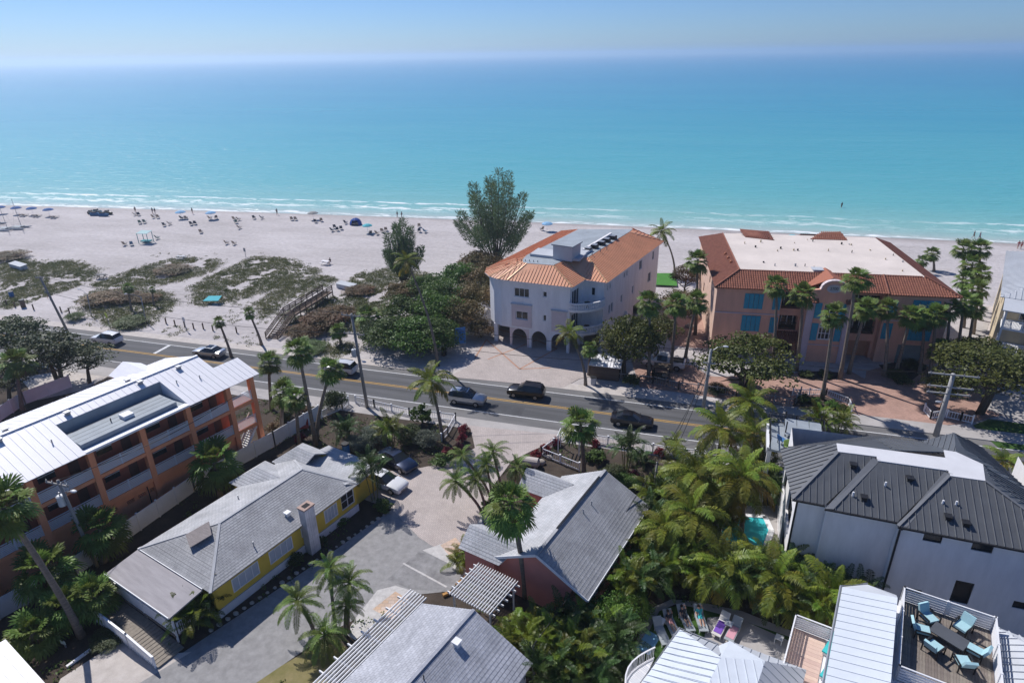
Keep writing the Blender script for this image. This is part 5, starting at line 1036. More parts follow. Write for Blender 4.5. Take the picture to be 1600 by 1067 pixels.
# --- fences along the road
panel_fence('rail_fence', 'low metal rail fence in front of the parked pickup truck', [(-8.37, 73.39), (-3.59, 73.56), (-0.42, 72.81), (6.33, 72.74), (12.70, 71.86), (13.72, 75.00)], 1.1, 'grey_metal', rail=True)
panel_fence('rail_fence', 'white lattice fence curving round the planting bed beside the peach building drive', [(12.83, 74.77), (16.66, 75.77), (18.85, 74.10), (18.86, 72.12)], 0.9, rail=True)
panel_fence('rail_fence', 'white lattice gate beside the tall concrete power pole', [(26.80, 74.51), (27.01, 72.81), (28.63, 73.67)], 1.0, rail=True)
panel_fence('rail_fence', 'white lattice fence below the dark tree, right of the concrete pole', [(28.80, 73.57), (30.07, 73.19), (31.10, 72.90)], 1.0, rail=True)
panel_fence('picket_fence', 'white picket fence along the sidewalk in front of the pink cottage', [(-11.73, 58.68), (-9.36, 58.40), (-4.57, 58.16), (0.02, 58.04), (1.93, 58.19)], 1.1, picket=True)
panel_fence('rail_fence', 'angled white rail fence beside the red plants at the driveway mouth', [(-11.63, 58.58), (-13.29, 54.60), (-9.02, 52.96)], 1.0, rail=True)
q = MB()
ARB = thing('arbor', 'small white garden arbor behind the picket fence', 'arbor', (-10.65, 56.16, 0), R(0))
for k in range(7):
    q = MB(); q.box(-1.2 + k * 0.38, -1.13 + k * 0.38, -0.8, 0.8, 2.1, 2.2); q.build('slat', M['paint_white'], ARB)
for x in (-1.1, 1.1):
    for y in (-0.6, 0.6):
        q = MB(); q.bar((x, y, 0), (x, y, 2.09), 0.1); q.build('post', M['paint_white'], ARB)
# swimming pool
pool = [(4.24, 47.21), (4.95, 49.14), (6.33, 50.05), (8.24, 50.39), (8.65, 48.57), (7.98, 46.10), (6.18, 45.29), (4.91, 45.74)]
t = thing('swimming_pool', 'turquoise swimming pool behind palms beside the white house', 'pool', (pool[0][0], pool[0][1], 0))
lp = [(p[0] - pool[0][0], p[1] - pool[0][1]) for p in pool]
q = MB(); q.face([(*p, 0.075) for p in lp]); q.build('water', M['pool'], t); q = MB()
for a, b in zip(lp, lp[1:] + lp[:1]): q.bar((*a, 0.09), (*b, 0.09), 0.45, 0.10)
q.build('coping', M['paint_white'], t)

# --- boardwalk over the dune
BW = thing('boardwalk', 'weathered timber boardwalk with handrails and steps over the dune', 'boardwalk', (-59.12, 73.77, 0), 0)
o0 = (-59.12, 73.77, 0); foot_ = Vector((0, 0, 0)); p1 = Vector(((-60.07, 79.96, 1.4)[0] - o0[0], (-60.07, 79.96, 1.4)[1] - o0[1], 1.4)); p2 = Vector(((-60.41, 91.80, 1.2)[0] - o0[0], (-60.41, 91.80, 1.2)[1] - o0[1], 1.2))
d1 = (p1 - foot_).normalized(); s1 = Vector((d1.y, -d1.x, 0)).normalized(); d2 = (p2 - p1).normalized(); s2 = Vector((d2.y, -d2.x, 0)).normalized()
tr = MB(); tr.bar(tuple(-s1 * 0.85), tuple(s1 * 0.85), 0.28, 0.06); trm = tr.mesh('tread', M['wood']); pk = MB(); pk.bar(tuple(-s2 * 0.85), tuple(s2 * 0.85), 0.2, 0.05); pkm = pk.mesh('plank', M['wood'])
for k in range(12): inst('tread', trm, BW, tuple(foot_.lerp(p1, (k + 0.5) / 12)))
L2 = (p2 - p1).length; npk = int(L2 / 0.22)
for k in range(npk): inst('plank', pkm, BW, tuple(p1.lerp(p2, k / npk)))
for sgn in (-1, 1):
    q = MB()
    for a, b, s in ((foot_, p1, s1), (p1, p2, s2)):
        for zz in (0.45, 0.75, 1.05): q.bar(tuple(a + s * sgn * 0.9 + Vector((0, 0, zz))), tuple(b + s * sgn * 0.9 + Vector((0, 0, zz))), 0.05, 0.16)
        q.bar(tuple(a + s * sgn * 0.9 + Vector((0, 0, -0.08))), tuple(b + s * sgn * 0.9 + Vector((0, 0, -0.08))), 0.06, 0.22)
    q.build('handrail', M['wood'], BW)
    for k in range(8):
        p = p1.lerp(p2, k / 7) + s2 * sgn * 0.9; q = MB(); q.bar((p.x, p.y, 0), (p.x, p.y, p.z + 1.15), 0.12); q.build('post', M['wood'], BW)
    p = foot_ + s1 * sgn * 0.9; q = MB(); q.bar((p.x, p.y, 0), (p.x, p.y, 1.15), 0.12); q.build('post', M['wood'], BW)
# ---------------------------------------------------------------- vegetation
rng = np.random.default_rng(11)
def np_quads(name, V, m, smooth=False):
    """V: (n,4,3) quads"""
    n = len(V); me = bpy.data.meshes.new(name); me.vertices.add(n * 4); me.vertices.foreach_set('co', V.reshape(-1).astype(np.float32))
    me.loops.add(n * 4); me.loops.foreach_set('vertex_index', np.arange(n * 4, dtype=np.int32)); me.polygons.add(n)
    me.polygons.foreach_set('loop_start', np.arange(0, n * 4, 4, dtype=np.int32)); me.polygons.foreach_set('loop_total', np.full(n, 4, dtype=np.int32))
    me.materials.append(m); me.update(calc_edges=True); me.validate(); return me
def unit(a): return a / np.maximum(np.linalg.norm(a, axis=-1, keepdims=True), 1e-6)
def leaf_quads(P, N, size, asp=0.62, jitter=0.7, fold=0.0):
    """leaf-shaped kites at P facing roughly N"""
    n = len(P); N = unit(N + jitter * rng.normal(size=(n, 3))); T = unit(np.cross(N, rng.normal(size=(n, 3)))); S = np.cross(N, T)
    size = np.broadcast_to(np.asarray(size, float), (n,))[:, None]; L = T * size; W = S * size * asp * 0.5
    return np.stack([P - L * 0.5, P + W - L * 0.05, P + L * 0.5 - N * size * 0.12, P - W - L * 0.05], axis=1)
def crown_points(clumps, per, seed, flat=0.62, low=-0.35, cr=0.30):
    """leaf positions in the outer shells of many clumps spread through an ellipsoid; unit radius"""
    g = np.random.default_rng(seed); C = []
    while len(C) < clumps:
        p = g.uniform(-1, 1, 3)
        if np.linalg.norm(p) < 1 and p[2] > low and np.linalg.norm(p) > 0.35: C.append(p * 0.82)
    C = np.array(C); r = cr * g.uniform(0.6, 1.25, clumps); D = unit(g.normal(size=(clumps, per, 3))); D[..., 2] = np.where(D[..., 2] < -0.3, -D[..., 2], D[..., 2])
    rad = (g.uniform(0.45, 1.0, (clumps, per)) ** 0.5)[..., None]
    P = C[:, None] + D * rad * r[:, None, None] * np.array([1, 1, 0.75]); P = P.reshape(-1, 3); N = D.reshape(-1, 3) * 0.6 + np.array([0, 0, 0.7]); P = P * np.array([1, 1, flat]); return P, N
def cloud(name, clumps, per, size, seed, flat=0.62, low=-0.35, cr=0.30, jitter=0.7):
    P, N = crown_points(clumps, per, seed, flat, low, cr); s = size * np.random.default_rng(seed + 1).uniform(0.7, 1.35, len(P)); return np_quads(name, leaf_quads(P, N, s, jitter=jitter), M['leaf'])
CROWN = [cloud('crown', 75, 70, 0.062, 20 + i, 0.62) for i in range(3)]
FLAT = [cloud('crown', 85, 70, 0.058, 40 + i, 0.42, -0.25, 0.24, 0.5) for i in range(3)]
MOUND = [cloud('foliage', 110, 62, 0.062, 60 + i, 0.75, -0.05, 0.26) for i in range(3)]
BUSH = [cloud('foliage', 26, 45, 0.17, 80 + i, 0.85, -0.2, 0.36) for i in range(3)]
def leaf_obj(name, me, parent, loc, sc, m, rz):
    o = inst(name, me, parent, loc, (0, 0, rz), sc); o.material_slots[0].link = 'OBJECT'; o.material_slots[0].material = M[m]; return o
def tree(name, label, base, r, h, m, group, kind=CROWN, cat='tree', trunks=1, flat=1.0):
    t = thing(name, label, cat, (base[0], base[1], 0), random.uniform(0, 6.28), group); q = MB()
    for k in range(trunks):
        a = random.uniform(0, 6.28); o = 0.25 * (trunks > 1) * Vector((math.cos(a), math.sin(a), 0)); top = Vector((math.cos(a) * r * 0.15, math.sin(a) * r * 0.15, h * 0.62))
        q.tube([o, o.lerp(top, 0.5) + Vector((0.1, 0.05, 0)), top], [0.05 * r + 0.06, 0.04 * r + 0.03, 0.025 * r + 0.02], 7)
        for j in range(6):
            b = a + j * 1.05 + random.uniform(-.3, .3); s = o.lerp(top, random.uniform(0.45, 0.95)); q.tube([s, s + Vector((math.cos(b) * r * 0.38, math.sin(b) * r * 0.38, h * 0.12)), s + Vector((math.cos(b) * r * 0.66, math.sin(b) * r * 0.66, h * 0.17))], [0.02 * r + 0.03, 0.014 * r + 0.02, 0.01], 5)
    q.build('trunk', M['bark'], t, smooth=True)
    cz = h * 0.66; hz = (h - cz) / (0.62 if kind is CROWN else 0.42) * flat
    leaf_obj('crown', random.choice(kind), t, (0, 0, cz), (r, r, max(hz, r * 0.6)), m, random.uniform(0, 6.28))
    return t
def shrub(name, label, base, r, h, m, group, kind=MOUND, cat='shrub'):
    t = thing(name, label, cat, (base[0], base[1], 0), random.uniform(0, 6.28), group)
    q = MB()
    for j in range(5): b = j * 1.26; q.tube([(0, 0, -0.05), (math.cos(b) * r * 0.25, math.sin(b) * r * 0.25, h * 0.4), (math.cos(b) * r * 0.5, math.sin(b) * r * 0.5, h * 0.6)], [0.05, 0.035, 0.015], 5)
    q.build('stem', M['bark'], t)
    z0 = 0.30 * h; leaf_obj('foliage', random.choice(kind), t, (0, 0, z0), (r, r, (h - z0) / 0.78), m, random.uniform(0, 6.28)); return t

# fronds -------------------------------------------------------------------
def fan_frond(elev, seed, dead=False):
    g = random.Random(seed); q = MB(); e = R(elev); L = 0.95 if not dead else 0.5; d = Vector((math.cos(e), 0, math.sin(e)))
    pts = [Vector((0, 0, 0)) + d * L * t + Vector((0, 0, -0.16 * t * t * math.cos(e))) for t in (0, 0.5, 1)]; q.tube(pts, [0.03, 0.022, 0.016], 4)
    hub = pts[-1]; f = (pts[-1] - pts[-2]).normalized(); f = (f + Vector((0, 0, -0.18 * math.cos(e)))).normalized(); s = Vector((0, 1, 0)); up = f.cross(s); up = up if up.z > 0 or abs(up.z) < 0.2 else -up
    n = 19
    for k in range(n):
        a = R(-108 + 216 * k / (n - 1)) + g.uniform(-0.05, 0.05); dr = f * math.cos(a) + s * math.sin(a); Rb = (0.95 if not dead else 0.8) * (0.78 + 0.22 * math.cos(a)) * g.uniform(0.88, 1.08); pl = 1 if k % 2 else -1
        tn = (f * -math.sin(a) + s * math.cos(a)); w = 0.075
        m0 = hub + dr * Rb * 0.5 + up * 0.05 * pl; drp = Vector((0, 0, -1)) * Rb * (0.10 if elev > 50 else 0.20) * g.uniform(0.6, 1.6); m1 = hub + dr * Rb * 0.78 + drp * 0.35; tip = hub + dr * Rb * 0.98 + drp
        q.face((hub, m0 - tn * w, m0 + up * 0.03, m0 + tn * w)); q.face((m0 - tn * w, m1 - tn * w * 0.6, m1 + tn * w * 0.6, m0 + tn * w)); q.face((m1 - tn * w * 0.6, tip, m1 + tn * w * 0.6))
    return q.mesh('frond', M['fandead'] if dead else M['fan'])
FAN = {e: [fan_frond(e, 100 + e + s * 7) for s in range(2)] for e in (78, 52, 26, 0, -28)}
FANDEAD = [fan_frond(e, 5 + e, True) for e in (-58, -78)]
def feather(elev, L, nl, ll, arch, seed, m, vee=0.25, droop=0.45, lw=0.055):
    g = random.Random(seed); q = MB(); pts = [Vector((0, 0, 0))]; K = 10; twist = g.uniform(-0.3, 0.3)
    for k in range(K):
        t = k / (K - 1); e = R(elev - arch * t ** 1.3); y = twist * t; pts.append(pts[-1] + Vector((math.cos(e) * math.cos(y), math.cos(e) * math.sin(y), math.sin(e))) * L / K)
    q.tube(pts, [0.035 * (1 - 0.85 * i / K) for i in range(K + 1)], 4, False)
    def P(t): x = t * K; i = min(K - 1, int(x)); return pts[i].lerp(pts[i + 1], x - i), (pts[i + 1] - pts[i]).normalized()
    for i in range(nl):
        t = 0.14 + 0.86 * (i + 0.5) / nl; p, f = P(t); s = f.cross(Vector((0, 0, 1)))
        s = s.normalized() if s.length > 0.05 else Vector((0, 1, 0)); up = s.cross(f)
        prof = math.sin(math.pi * min(1, 0.16 + t * 0.82)) ** 0.6
        for sg in (-1, 1):
            l = ll * prof * g.uniform(0.82, 1.12); d = (s * sg * 0.86 + f * (0.42 + g.uniform(-.08, .08)) + up * (vee + g.uniform(-.15, .15))).normalized(); w = f * lw
            m1 = p + d * l * 0.5 + Vector((0, 0, -droop * 0.22 * l)); tip = p + d * l * 0.88 + Vector((0, 0, -droop * l))
            q.face((p - w * 0.5, m1 - w, m1 + w, p + w * 0.5)); q.face((m1 - w, tip, m1 + w))
    return q.mesh('frond', m)
COCO = {e: [feather(e, 2.9, 30, 0.78, a, 200 + e + s, M['coco'], 0.2, 0.55, 0.042) for s in range(2)] for e, a in ((80, 45), (58, 75), (34, 80), (8, 70), (-25, 45))}
COCOY = [feather(e, 2.7, 36, 0.72, a, 300 + e, M['cocoyellow'], 0.1, 0.75, 0.042) for e, a in ((10, 75), (-15, 55), (-45, 30))]
ARE = {e: [feather(e, 2.1, 26, 0.50, a, 400 + e + s, M['areca'], 0.42, 0.36, 0.030) for s in range(2)] for e, a in ((82, 60), (64, 85), (44, 90), (20, 80))}
ARE2 = {e: [feather(e, 2.1, 26, 0.50, a, 450 + e + s, M['areca_dark'], 0.42, 0.36, 0.030) for s in range(2)] for e, a in ((82, 60), (64, 85), (44, 90), (20, 80))}
DATE = {e: [feather(e, 1.75, 30, 0.34, a, 500 + e + s, M['fan'], 0.25, 0.25, 0.022) for s in range(2)] for e, a in ((80, 55), (55, 85), (30, 85), (5, 70), (-25, 45))}
GA = 2.39996
def near(dct, e): return dct[min(dct, key=lambda k: abs(k - e))]
def trunk_mesh(h, dx, dy, r0, r1, bulge=0.0, bow=0.0, n=9):
    q = MB(); pts = []; rad = []
    for k in range(n):
        t = k / (n - 1); s = t ** (1.0 + bow); pts.append((dx * s, dy * s, h * t)); rad.append((r0 + (r1 - r0) * t) * (1 + bulge * math.exp(-t * 9)) * (1 + 0.05 * (k % 2)))
    q.tube(pts, rad, 8); return q
def palm(kind, pt, label, group, scale=1.0, fr=None, bow=0.4, name=None):
    x, y, h, dx, dy = pt; nm = {'fan': 'fan_palm', 'coco': 'coconut_palm', 'date': 'date_palm'}[kind]
    t = thing(name or nm, label, 'palm', (x, y, 0), 0, group)
    r0, r1 = {'fan': (0.22, 0.14), 'coco': (0.20, 0.10), 'date': (0.13, 0.10)}[kind]; k_ = 0.7 + 0.3 * scale
    trunk_mesh(h, dx, dy, r0 * k_, r1 * k_, 0.35 if kind != 'date' else 0.0, bow).build('trunk', M['trunk'], t, smooth=True)
    top = Vector((dx, dy, h)); n = fr or {'fan': 27, 'coco': 20, 'date': 24}[kind]; a0 = random.uniform(0, 6.28); lo = {'fan': -42, 'coco': -32, 'date': -32}[kind]
    D = {'fan': FAN, 'coco': COCO, 'date': DATE}[kind]
    for i in range(n):
        f = (i + 0.5) / n; e = 84 + (lo - 84) * f ** 0.85; me = random.choice(near(D, e))
        if kind == 'coco' and i > n - 5 and random.random() < 0.6: me = random.choice(COCOY)
        s = scale * random.uniform(0.85, 1.12) * (0.8 if f < 0.12 else 1.0)
        inst('frond', me, t, top + Vector((0, 0, 0.12 - 0.28 * f)), (random.uniform(-.12, .12), random.uniform(-.1, .1), a0 + i * GA), s)
    if kind == 'fan':
        for i in range(7): inst('dead_frond', random.choice(FANDEAD), t, top + Vector((0, 0, -0.25)), (0, 0, a0 + i * 0.9 + random.uniform(-.2, .2)), scale * random.uniform(0.7, 1.05))
    if kind == 'coco':
        q = MB(); 
        for i in range(6): a = i * 1.05; q.ball((dx + 0.22 * math.cos(a), dy + 0.22 * math.sin(a), h - 0.25), 0.12, 7, 5)
        q.build('coconut', mat('coconut', (0.20, 0.16, 0.04), 0.7, 0.2, 4), t, kind='stuff')
    return t
def areca(base, label, group, h=2.6, stems=6, spread=0.7, scale=1.0, m=None, name='areca_palm'):
    t = thing(name, label, 'palm', (base[0], base[1], 0), random.uniform(0, 6.28), group); q = MB(); D_ = ARE2 if random.random() < 0.45 else ARE
    for s in range(stems):
        a = s * GA + random.uniform(-.3, .3); rr = spread * math.sqrt((s + 0.5) / stems); hh = h * random.uniform(0.55, 1.0); b = Vector((math.cos(a) * rr * 0.5, math.sin(a) * rr * 0.5, 0)); tp = Vector((math.cos(a) * rr * 1.3, math.sin(a) * rr * 1.3, hh))
        q.tube([b, b.lerp(tp, 0.5) + Vector((0, 0, 0.05)), tp], [0.05, 0.045, 0.035], 5, False)
        for i in range(7):
            e = 84 - 66 * (i / 6.0) + random.uniform(-6, 6); inst('frond', random.choice(near(D_, e)), t, tp, (random.uniform(-.1, .1), 0, a + i * GA), scale * random.uniform(0.85, 1.15))
    q.build('stem', mat('cane', (0.17, 0.17, 0.06), 0.7, 0.2, 3), t); return t

# --- fan palms
ROAD = 'fan palms by the road beside the motel'; PF = 'fan palms in front of the peach building'; GROVE = 'fan palms crowded at the right corner of the peach building'
for pt, lab, grp, sc in (
 ((-60.85, 66.93, 5.45, -0.45, -0.46), 'slim roadside palm with small trimmed crown, left one of two beyond the motel roof', 'trimmed palms on the sandy verge', 0.55),
 ((-59.31, 71.58, 5.20, -0.57, -0.68), 'slim trimmed palm with small crown beside the boardwalk steps', 'trimmed palms on the sandy verge', 0.55),
 ((-46.42, 55.68, 6.10, 0.46, 0.41), 'fan palm with brown skirt right behind the motel roof corner', ROAD, 0.9),
 ((-37.10, 50.24, 11.30, -0.11, -0.24), 'tallest fan palm at the end of the white privacy fence', ROAD, 1.0),
 ((-37.59, 51.15, 8.15, 2.10, 1.37), 'fan palm leaning right over the picket fence', ROAD, 0.9),
 ((-41.95, 51.19, 5.10, 0.62, 0.70), 'fan palm in the motel garden, nearest the motel columns', ROAD, 1.0),
 ((-38.35, 49.14, 6.05, 0.26, 0.36), 'short fan palm rising beside the white fence in the motel garden', ROAD, 0.8),
 ((-11.76, 73.99, 3.75, 0.04, -0.02), 'small fan palm beside the leaning coconut palm in front of the white building', 'fan palms between the white and peach buildings', 0.7),
 ((-4.24, 74.65, 10.40, -0.57, -0.09), 'tall fan palm in front of the olive tree beside the pickup truck', 'fan palms between the white and peach buildings', 1.05),
 ((-1.64, 77.56, 9.50, -0.09, 0.00), 'tall fan palm with pale trunk right behind the pickup truck', 'fan palms between the white and peach buildings', 1.0),
 ((-0.01, 80.94, 8.90, 0.71, -0.18), 'fan palm leaning right at the left corner of the peach building', 'fan palms between the white and peach buildings', 1.0),
 ((1.03, 90.78, 11.15, -0.74, 0.07), 'fan palm rising beside the brown tile roof of the peach building', 'fan palms between the white and peach buildings', 1.1),
 ((10.95, 81.02, 11.55, -1.00, 0.28), 'fan palm in front of the left loggia of the peach building', PF, 0.95),
 ((13.96, 81.80, 10.40, -0.75, 0.24), 'fan palm standing at the left edge of the central gabled tower', PF, 1.1),
 ((16.09, 74.64, 10.70, -0.51, 0.15), 'fan palm in front of the arched window of the tower', PF, 1.0),
 ((18.98, 80.87, 13.15, -0.49, 0.13), 'tallest fan palm beside the tower, crown above the tile roof', PF, 1.15),
 ((20.31, 82.69, 9.00, 0.30, -0.04), 'fan palm in front of the right loggia', PF, 1.0),
 ((24.44, 83.02, 8.80, -1.15, 0.84), 'fan palm at the right end of the loggia of the peach building', PF, 0.9),
 ((26.00, 84.17, 8.05, 0.18, -0.06), 'fan palm leaning over the grey garage door', PF, 1.0),
 ((31.09, 85.12, 3.65, -0.43, 0.13), 'low fan palm in front of the dark tree beside the concrete pole', PF, 1.0),
 ((29.91, 84.44, 7.95, -0.83, 0.88), 'fan palm left of the crowded group at the right corner', GROVE, 1.0),
 ((32.32, 87.51, 7.90, -0.87, 0.79), 'fan palm in the crowded group, second from left', GROVE, 0.95),
 ((34.27, 89.79, 8.25, -0.71, 0.68), 'fan palm in the middle of the crowded group', GROVE, 1.0),
 ((35.81, 90.99, 7.05, -0.49, 0.55), 'fan palm at the right of the crowded group by the walkway', GROVE, 0.95),
 ((28.88, 84.91, 7.05, -0.78, 0.72), 'fan palm between the leaning garage palm and the crowded group', GROVE, 0.95),
 ((39.69, 100.85, 6.50, -0.65, 0.91), 'fan palm behind the crowded group near the tan house', GROVE, 1.05),
 ((39.15, 103.18, 6.95, -0.99, 1.39), 'fan palm behind the roof corner of the peach building', GROVE, 1.0),
 ((41.43, 112.49, 9.10, -1.26, 1.51), 'left one of the two topmost fan palms against the beach', GROVE, 1.1),
 ((43.27, 111.50, 9.35, -1.02, 2.08), 'right one of the two topmost fan palms against the beach', GROVE, 1.1),
 ((41.95, 109.75, 7.50, -1.03, 1.42), 'fan palm below the two topmost crowns against the beach', GROVE, 1.05),
 ((42.44, 107.13, 7.05, -1.05, 1.33), 'fan palm nearest the tan wall in the crowded group', GROVE, 1.0),
 ((42.79, 132.01, 3.05, -0.68, 0.80), 'lone small fan palm on the beach behind the peach building', 'fan palms on the beach side', 0.95),
 ((40.46, 129.88, 2.25, -0.46, 0.55), 'small fan palm half hidden behind the flat roof edge', 'fan palms on the beach side', 0.75),
 ((-8.47, 52.44, 5.65, -0.48, 0.00), 'bushy fan palm behind the picket fence of the pink cottage', 'fan palms around the pink cottage', 1.15),
 ((-9.89, 35.85, 8.75, -1.00, -0.30), 'big fan palm in front of the pink cottage with a long bare trunk', 'fan palms around the pink cottage', 1.2),
 ((-39.93, 23.70, 12.35, -0.59, -1.17), 'very tall leaning fan palm in the bottom left corner', 'fan palms in the bottom left garden', 1.2),
 ((-44.72, 25.08, 3.40, 0.25, 0.51), 'large glossy fan palm below the orange motel', 'fan palms in the bottom left garden', 1.35),
 ((-44.65, 30.16, 3.30, 0.34, 0.31), 'fan palm beside the white fence next to the transformer pole', 'fan palms in the bottom left garden', 1.3),
 ((-40.45, 25.12, 2.10, 0.31, 0.40), 'low fan palm left of the yellow cottage ramp', 'fan palms in the bottom left garden', 1.1),
 ((-42.37, 21.83, 1.35, 0.23, 0.37), 'low fan palm beside the white shed roof corner', 'fan palms in the bottom left garden', 1.1),
 ((-41.65, 23.76, 2.00, 0.32, 0.59), 'low fan palm behind the tall leaning trunk', 'fan palms in the bottom left garden', 1.1),
 ((-41.18, 40.16, 3.80, 0.10, 0.11), 'dark bushy fan palm against the orange motel wall', 'fan palms in the bottom left garden', 1.45),
 ((-75.48, 47.87, 5.75, 0.01, 1.17), 'palm in front of the dark trees at the left edge', 'fan palms at the left edge', 1.25),
 ((-89.16, 78.08, 3.95, 0.15, 0.32), 'small green palm on the dune among rust-coloured sea grape', 'palms on the dune', 0.6),
 ((-87.33, 81.00, 2.90, 0.19, 0.29), 'stubby palm on the dune with ragged head', 'palms on the dune', 0.35),
 ((-45.78, 79.64, 2.60, -0.11, -0.03), 'dark bushy palm on the dune behind the power pole', 'palms on the dune', 1.3),
 ((-48.13, 74.67, 2.15, -0.15, -0.11), 'small palm on the sand left of the power pole', 'palms on the dune', 0.8),
): palm('fan', pt, lab, grp, sc)
# --- coconut palms
for pt, lab, sc, fr in (
 ((-24.40, 54.79, 7.15, -0.79, -0.29), 'coconut palm at the roadside in front of the silver car', 1.05, 20),
 ((-11.66, 71.10, 7.00, -2.16, -0.16), 'coconut palm with curved trunk in front of the white building', 0.8, 18),
 ((-3.47, 118.45, 8.05, -2.98, 0.15), 'coconut palm leaning over the beach right of the orange roof', 1.05, 20),
 ((-31.77, 71.53, 14.85, -2.59, -1.46), 'tall thin coconut palm with dry crown leaning over the dune', 0.8, 16),
 ((4.01, 55.47, 5.60, -0.03, 0.01), 'coconut palm nearest the road above the garden jungle', 1.2, 20),
 ((6.96, 60.01, 6.25, -0.36, 0.03), 'coconut palm with crown rising highest over the road', 1.15, 20),
 ((7.72, 56.47, 4.65, -0.72, -0.02), 'coconut palm left of the terrace of the dark roofed house', 1.1, 20),
 ((2.63, 47.62, 5.55, -0.76, -0.02), 'coconut palm in the middle of the garden jungle', 1.3, 20),
 ((6.08, 47.20, 6.05, -0.54, 0.02), 'coconut palm beside the swimming pool', 1.35, 22),
 ((2.17, 43.43, 4.60, -0.49, -0.01), 'coconut palm with drooping yellow fronds above the arecas', 1.2, 18),
 ((8.21, 38.92, 3.40, -0.40, 0.02), 'coconut palm in the areca hedge below the white wall', 1.1, 18),
 ((12.05, 38.61, 3.50, -0.48, 0.02), 'coconut palm at the right end of the areca hedge', 1.0, 18),
 ((0.14, 42.27, 3.75, -0.54, -0.10), 'coconut palm right of the pink cottage eave', 1.0, 18),
 ((25.31, 43.64, 3.40, -0.79, 0.53), 'coconut palm at the right edge in front of the white wall', 0.95, 18),
 ((30.67, 61.89, 2.00, -0.49, 0.38), 'coconut palm behind the dark roof at the right edge', 0.8, 16),
 ((4.38, 39.78, 3.25, -0.23, -0.03), 'coconut palm with golden fronds below the swimming pool', 1.25, 18),
): palm('coco', pt, lab, 'coconut palms', sc, fr, 0.8)
# --- date palms
CL = 'date palms beside the driveway turn'; CB = 'date palms at the bottom driveway bed'
for pt, lab, grp, sc in (
 ((-16.43, 44.43, 3.55, -2.00, -0.76), 'date palm leaning left over the paved driveway', CL, 1.1), ((-15.98, 44.55, 3.65, -0.83, -0.20), 'second date palm from the left in the driveway cluster', CL, 1.0), ((-16.42, 46.84, 4.65, -2.24, -0.79), 'farthest left date palm in the driveway cluster', CL, 0.95),
 ((-15.11, 46.70, 5.25, -0.74, -0.19), 'topmost date palm in the driveway cluster', CL, 1.05), ((-14.11, 46.48, 3.90, 0.49, 0.17), 'date palm touching the pink cottage roof', CL, 1.0), ((-15.69, 45.57, 4.65, -0.41, -0.19), 'date palm in the middle of the driveway cluster', CL, 0.9),
 ((-22.36, 29.09, 5.65, 0.21, 0.16), 'topmost date palm in the bottom driveway bed', CB, 1.0), ((-21.38, 29.19, 4.65, 0.53, 0.24), 'rightmost date palm in the bottom driveway bed', CB, 1.05), ((-23.94, 28.65, 3.05, -0.54, -0.40), 'date palm leaning over the grey driveway', CB, 1.2), ((-21.49, 28.92, 2.80, 0.32, 0.19), 'date palm in the middle of the bottom driveway bed', CB, 0.9), ((-21.79, 26.99, 2.00, 0.04, 0.02), 'lowest date palm in the bottom driveway bed', CB, 1.2),
): palm('date', pt, lab, grp, sc)
# --- areca palms
n_ = 0
JG = 'areca palms in the dense garden jungle'
for lab, pts, h in (
 ('areca palm right of the pink cottage roof', [(-1.27, 48.08), (-1.40, 44.59), (-0.43, 43.02), (-1.72, 41.38), (0.05, 40.08), (-1.13, 38.39), (-2.35, 37.27), (0.79, 44.37), (1.53, 40.83), (-0.03, 48.88)], 2.5),
 ('areca palm between swimming pool and garden lawn', [(2.96, 39.85), (5.30, 39.51), (6.91, 39.63), (8.15, 41.28), (9.66, 40.39), (10.89, 39.48), (12.14, 39.22), (13.15, 38.91), (8.37, 38.18), (10.08, 38.07), (6.04, 41.03)], 3.0),
 ('areca palm beside the low grey shingle roof', [(-8.73, 30.35), (-7.43, 31.52), (-5.81, 32.52), (-4.46, 32.62), (-6.23, 30.25), (-4.64, 29.94), (-3.28, 30.82), (-2.35, 31.85), (-6.32, 28.73), (-3.62, 29.00)], 1.9),
 ('areca palm among the coconut palms near the road', [(0.66, 51.96), (3.02, 49.70), (4.68, 49.24), (5.86, 53.36), (8.23, 55.02), (8.90, 52.23), (3.54, 53.75), (1.74, 46.69), (4.14, 45.69)], 2.4)):
    pl2 = ['first', 'second', 'third', 'fourth', 'fifth', 'sixth', 'seventh', 'eighth', 'ninth', 'tenth', 'eleventh', 'twelfth', 'last']
    for p in pts:
        far = sorted(pts, key=lambda c: -c[1]).index(p); areca(p, '%s, %s from the road' % (lab, pl2[far]), lab.replace('areca palm', 'areca palms'), h * random.uniform(0.85, 1.1), 6, 0.8, 1.05)
for p, lab, h in (((-26.65, 43.38, 0), 'areca palms with bare canes beside the white parked car', 4.0), ((-29.01, 51.89, 0), 'areca palm in the garden behind the dark blue car', 2.6), ((-4.55, 54.27, 0), 'multi-stemmed areca palm behind the dark sedan', 3.4), ((-32.36, 26.33, 0), 'areca clump at the corner of the yellow cottage ramp', 1.6), ((-32.20, 27.90, 0), 'areca clump against the yellow wall by the porch', 1.4), ((-34.07, 51.82, 0), 'areca beside the grey shrubs in the motel side garden', 1.5), ((24.69, 42.11, 0), 'areca at the right edge below the coconut palm', 2.0), ((-0.35, 58.91, 0), 'spiky green plant behind the picket fence near the road', 0.9), ((-3.35, 56.07, 0), 'yellow-green spiky plant in the garden bed behind the picket fence', 0.5), ((-15.92, 38.02, 0), 'dark spiky plant beside the driveway slab', 0.4), ((16.80, 67.33, 0), 'areca on the road side of the roof terrace', 1.6), ((14.52, 67.13, 0), 'areca hugging the terrace railing by the road', 1.6)):
    areca(p, lab, 'single areca clumps', h, 5, 0.6, 0.95 if h > 1 else 0.7)

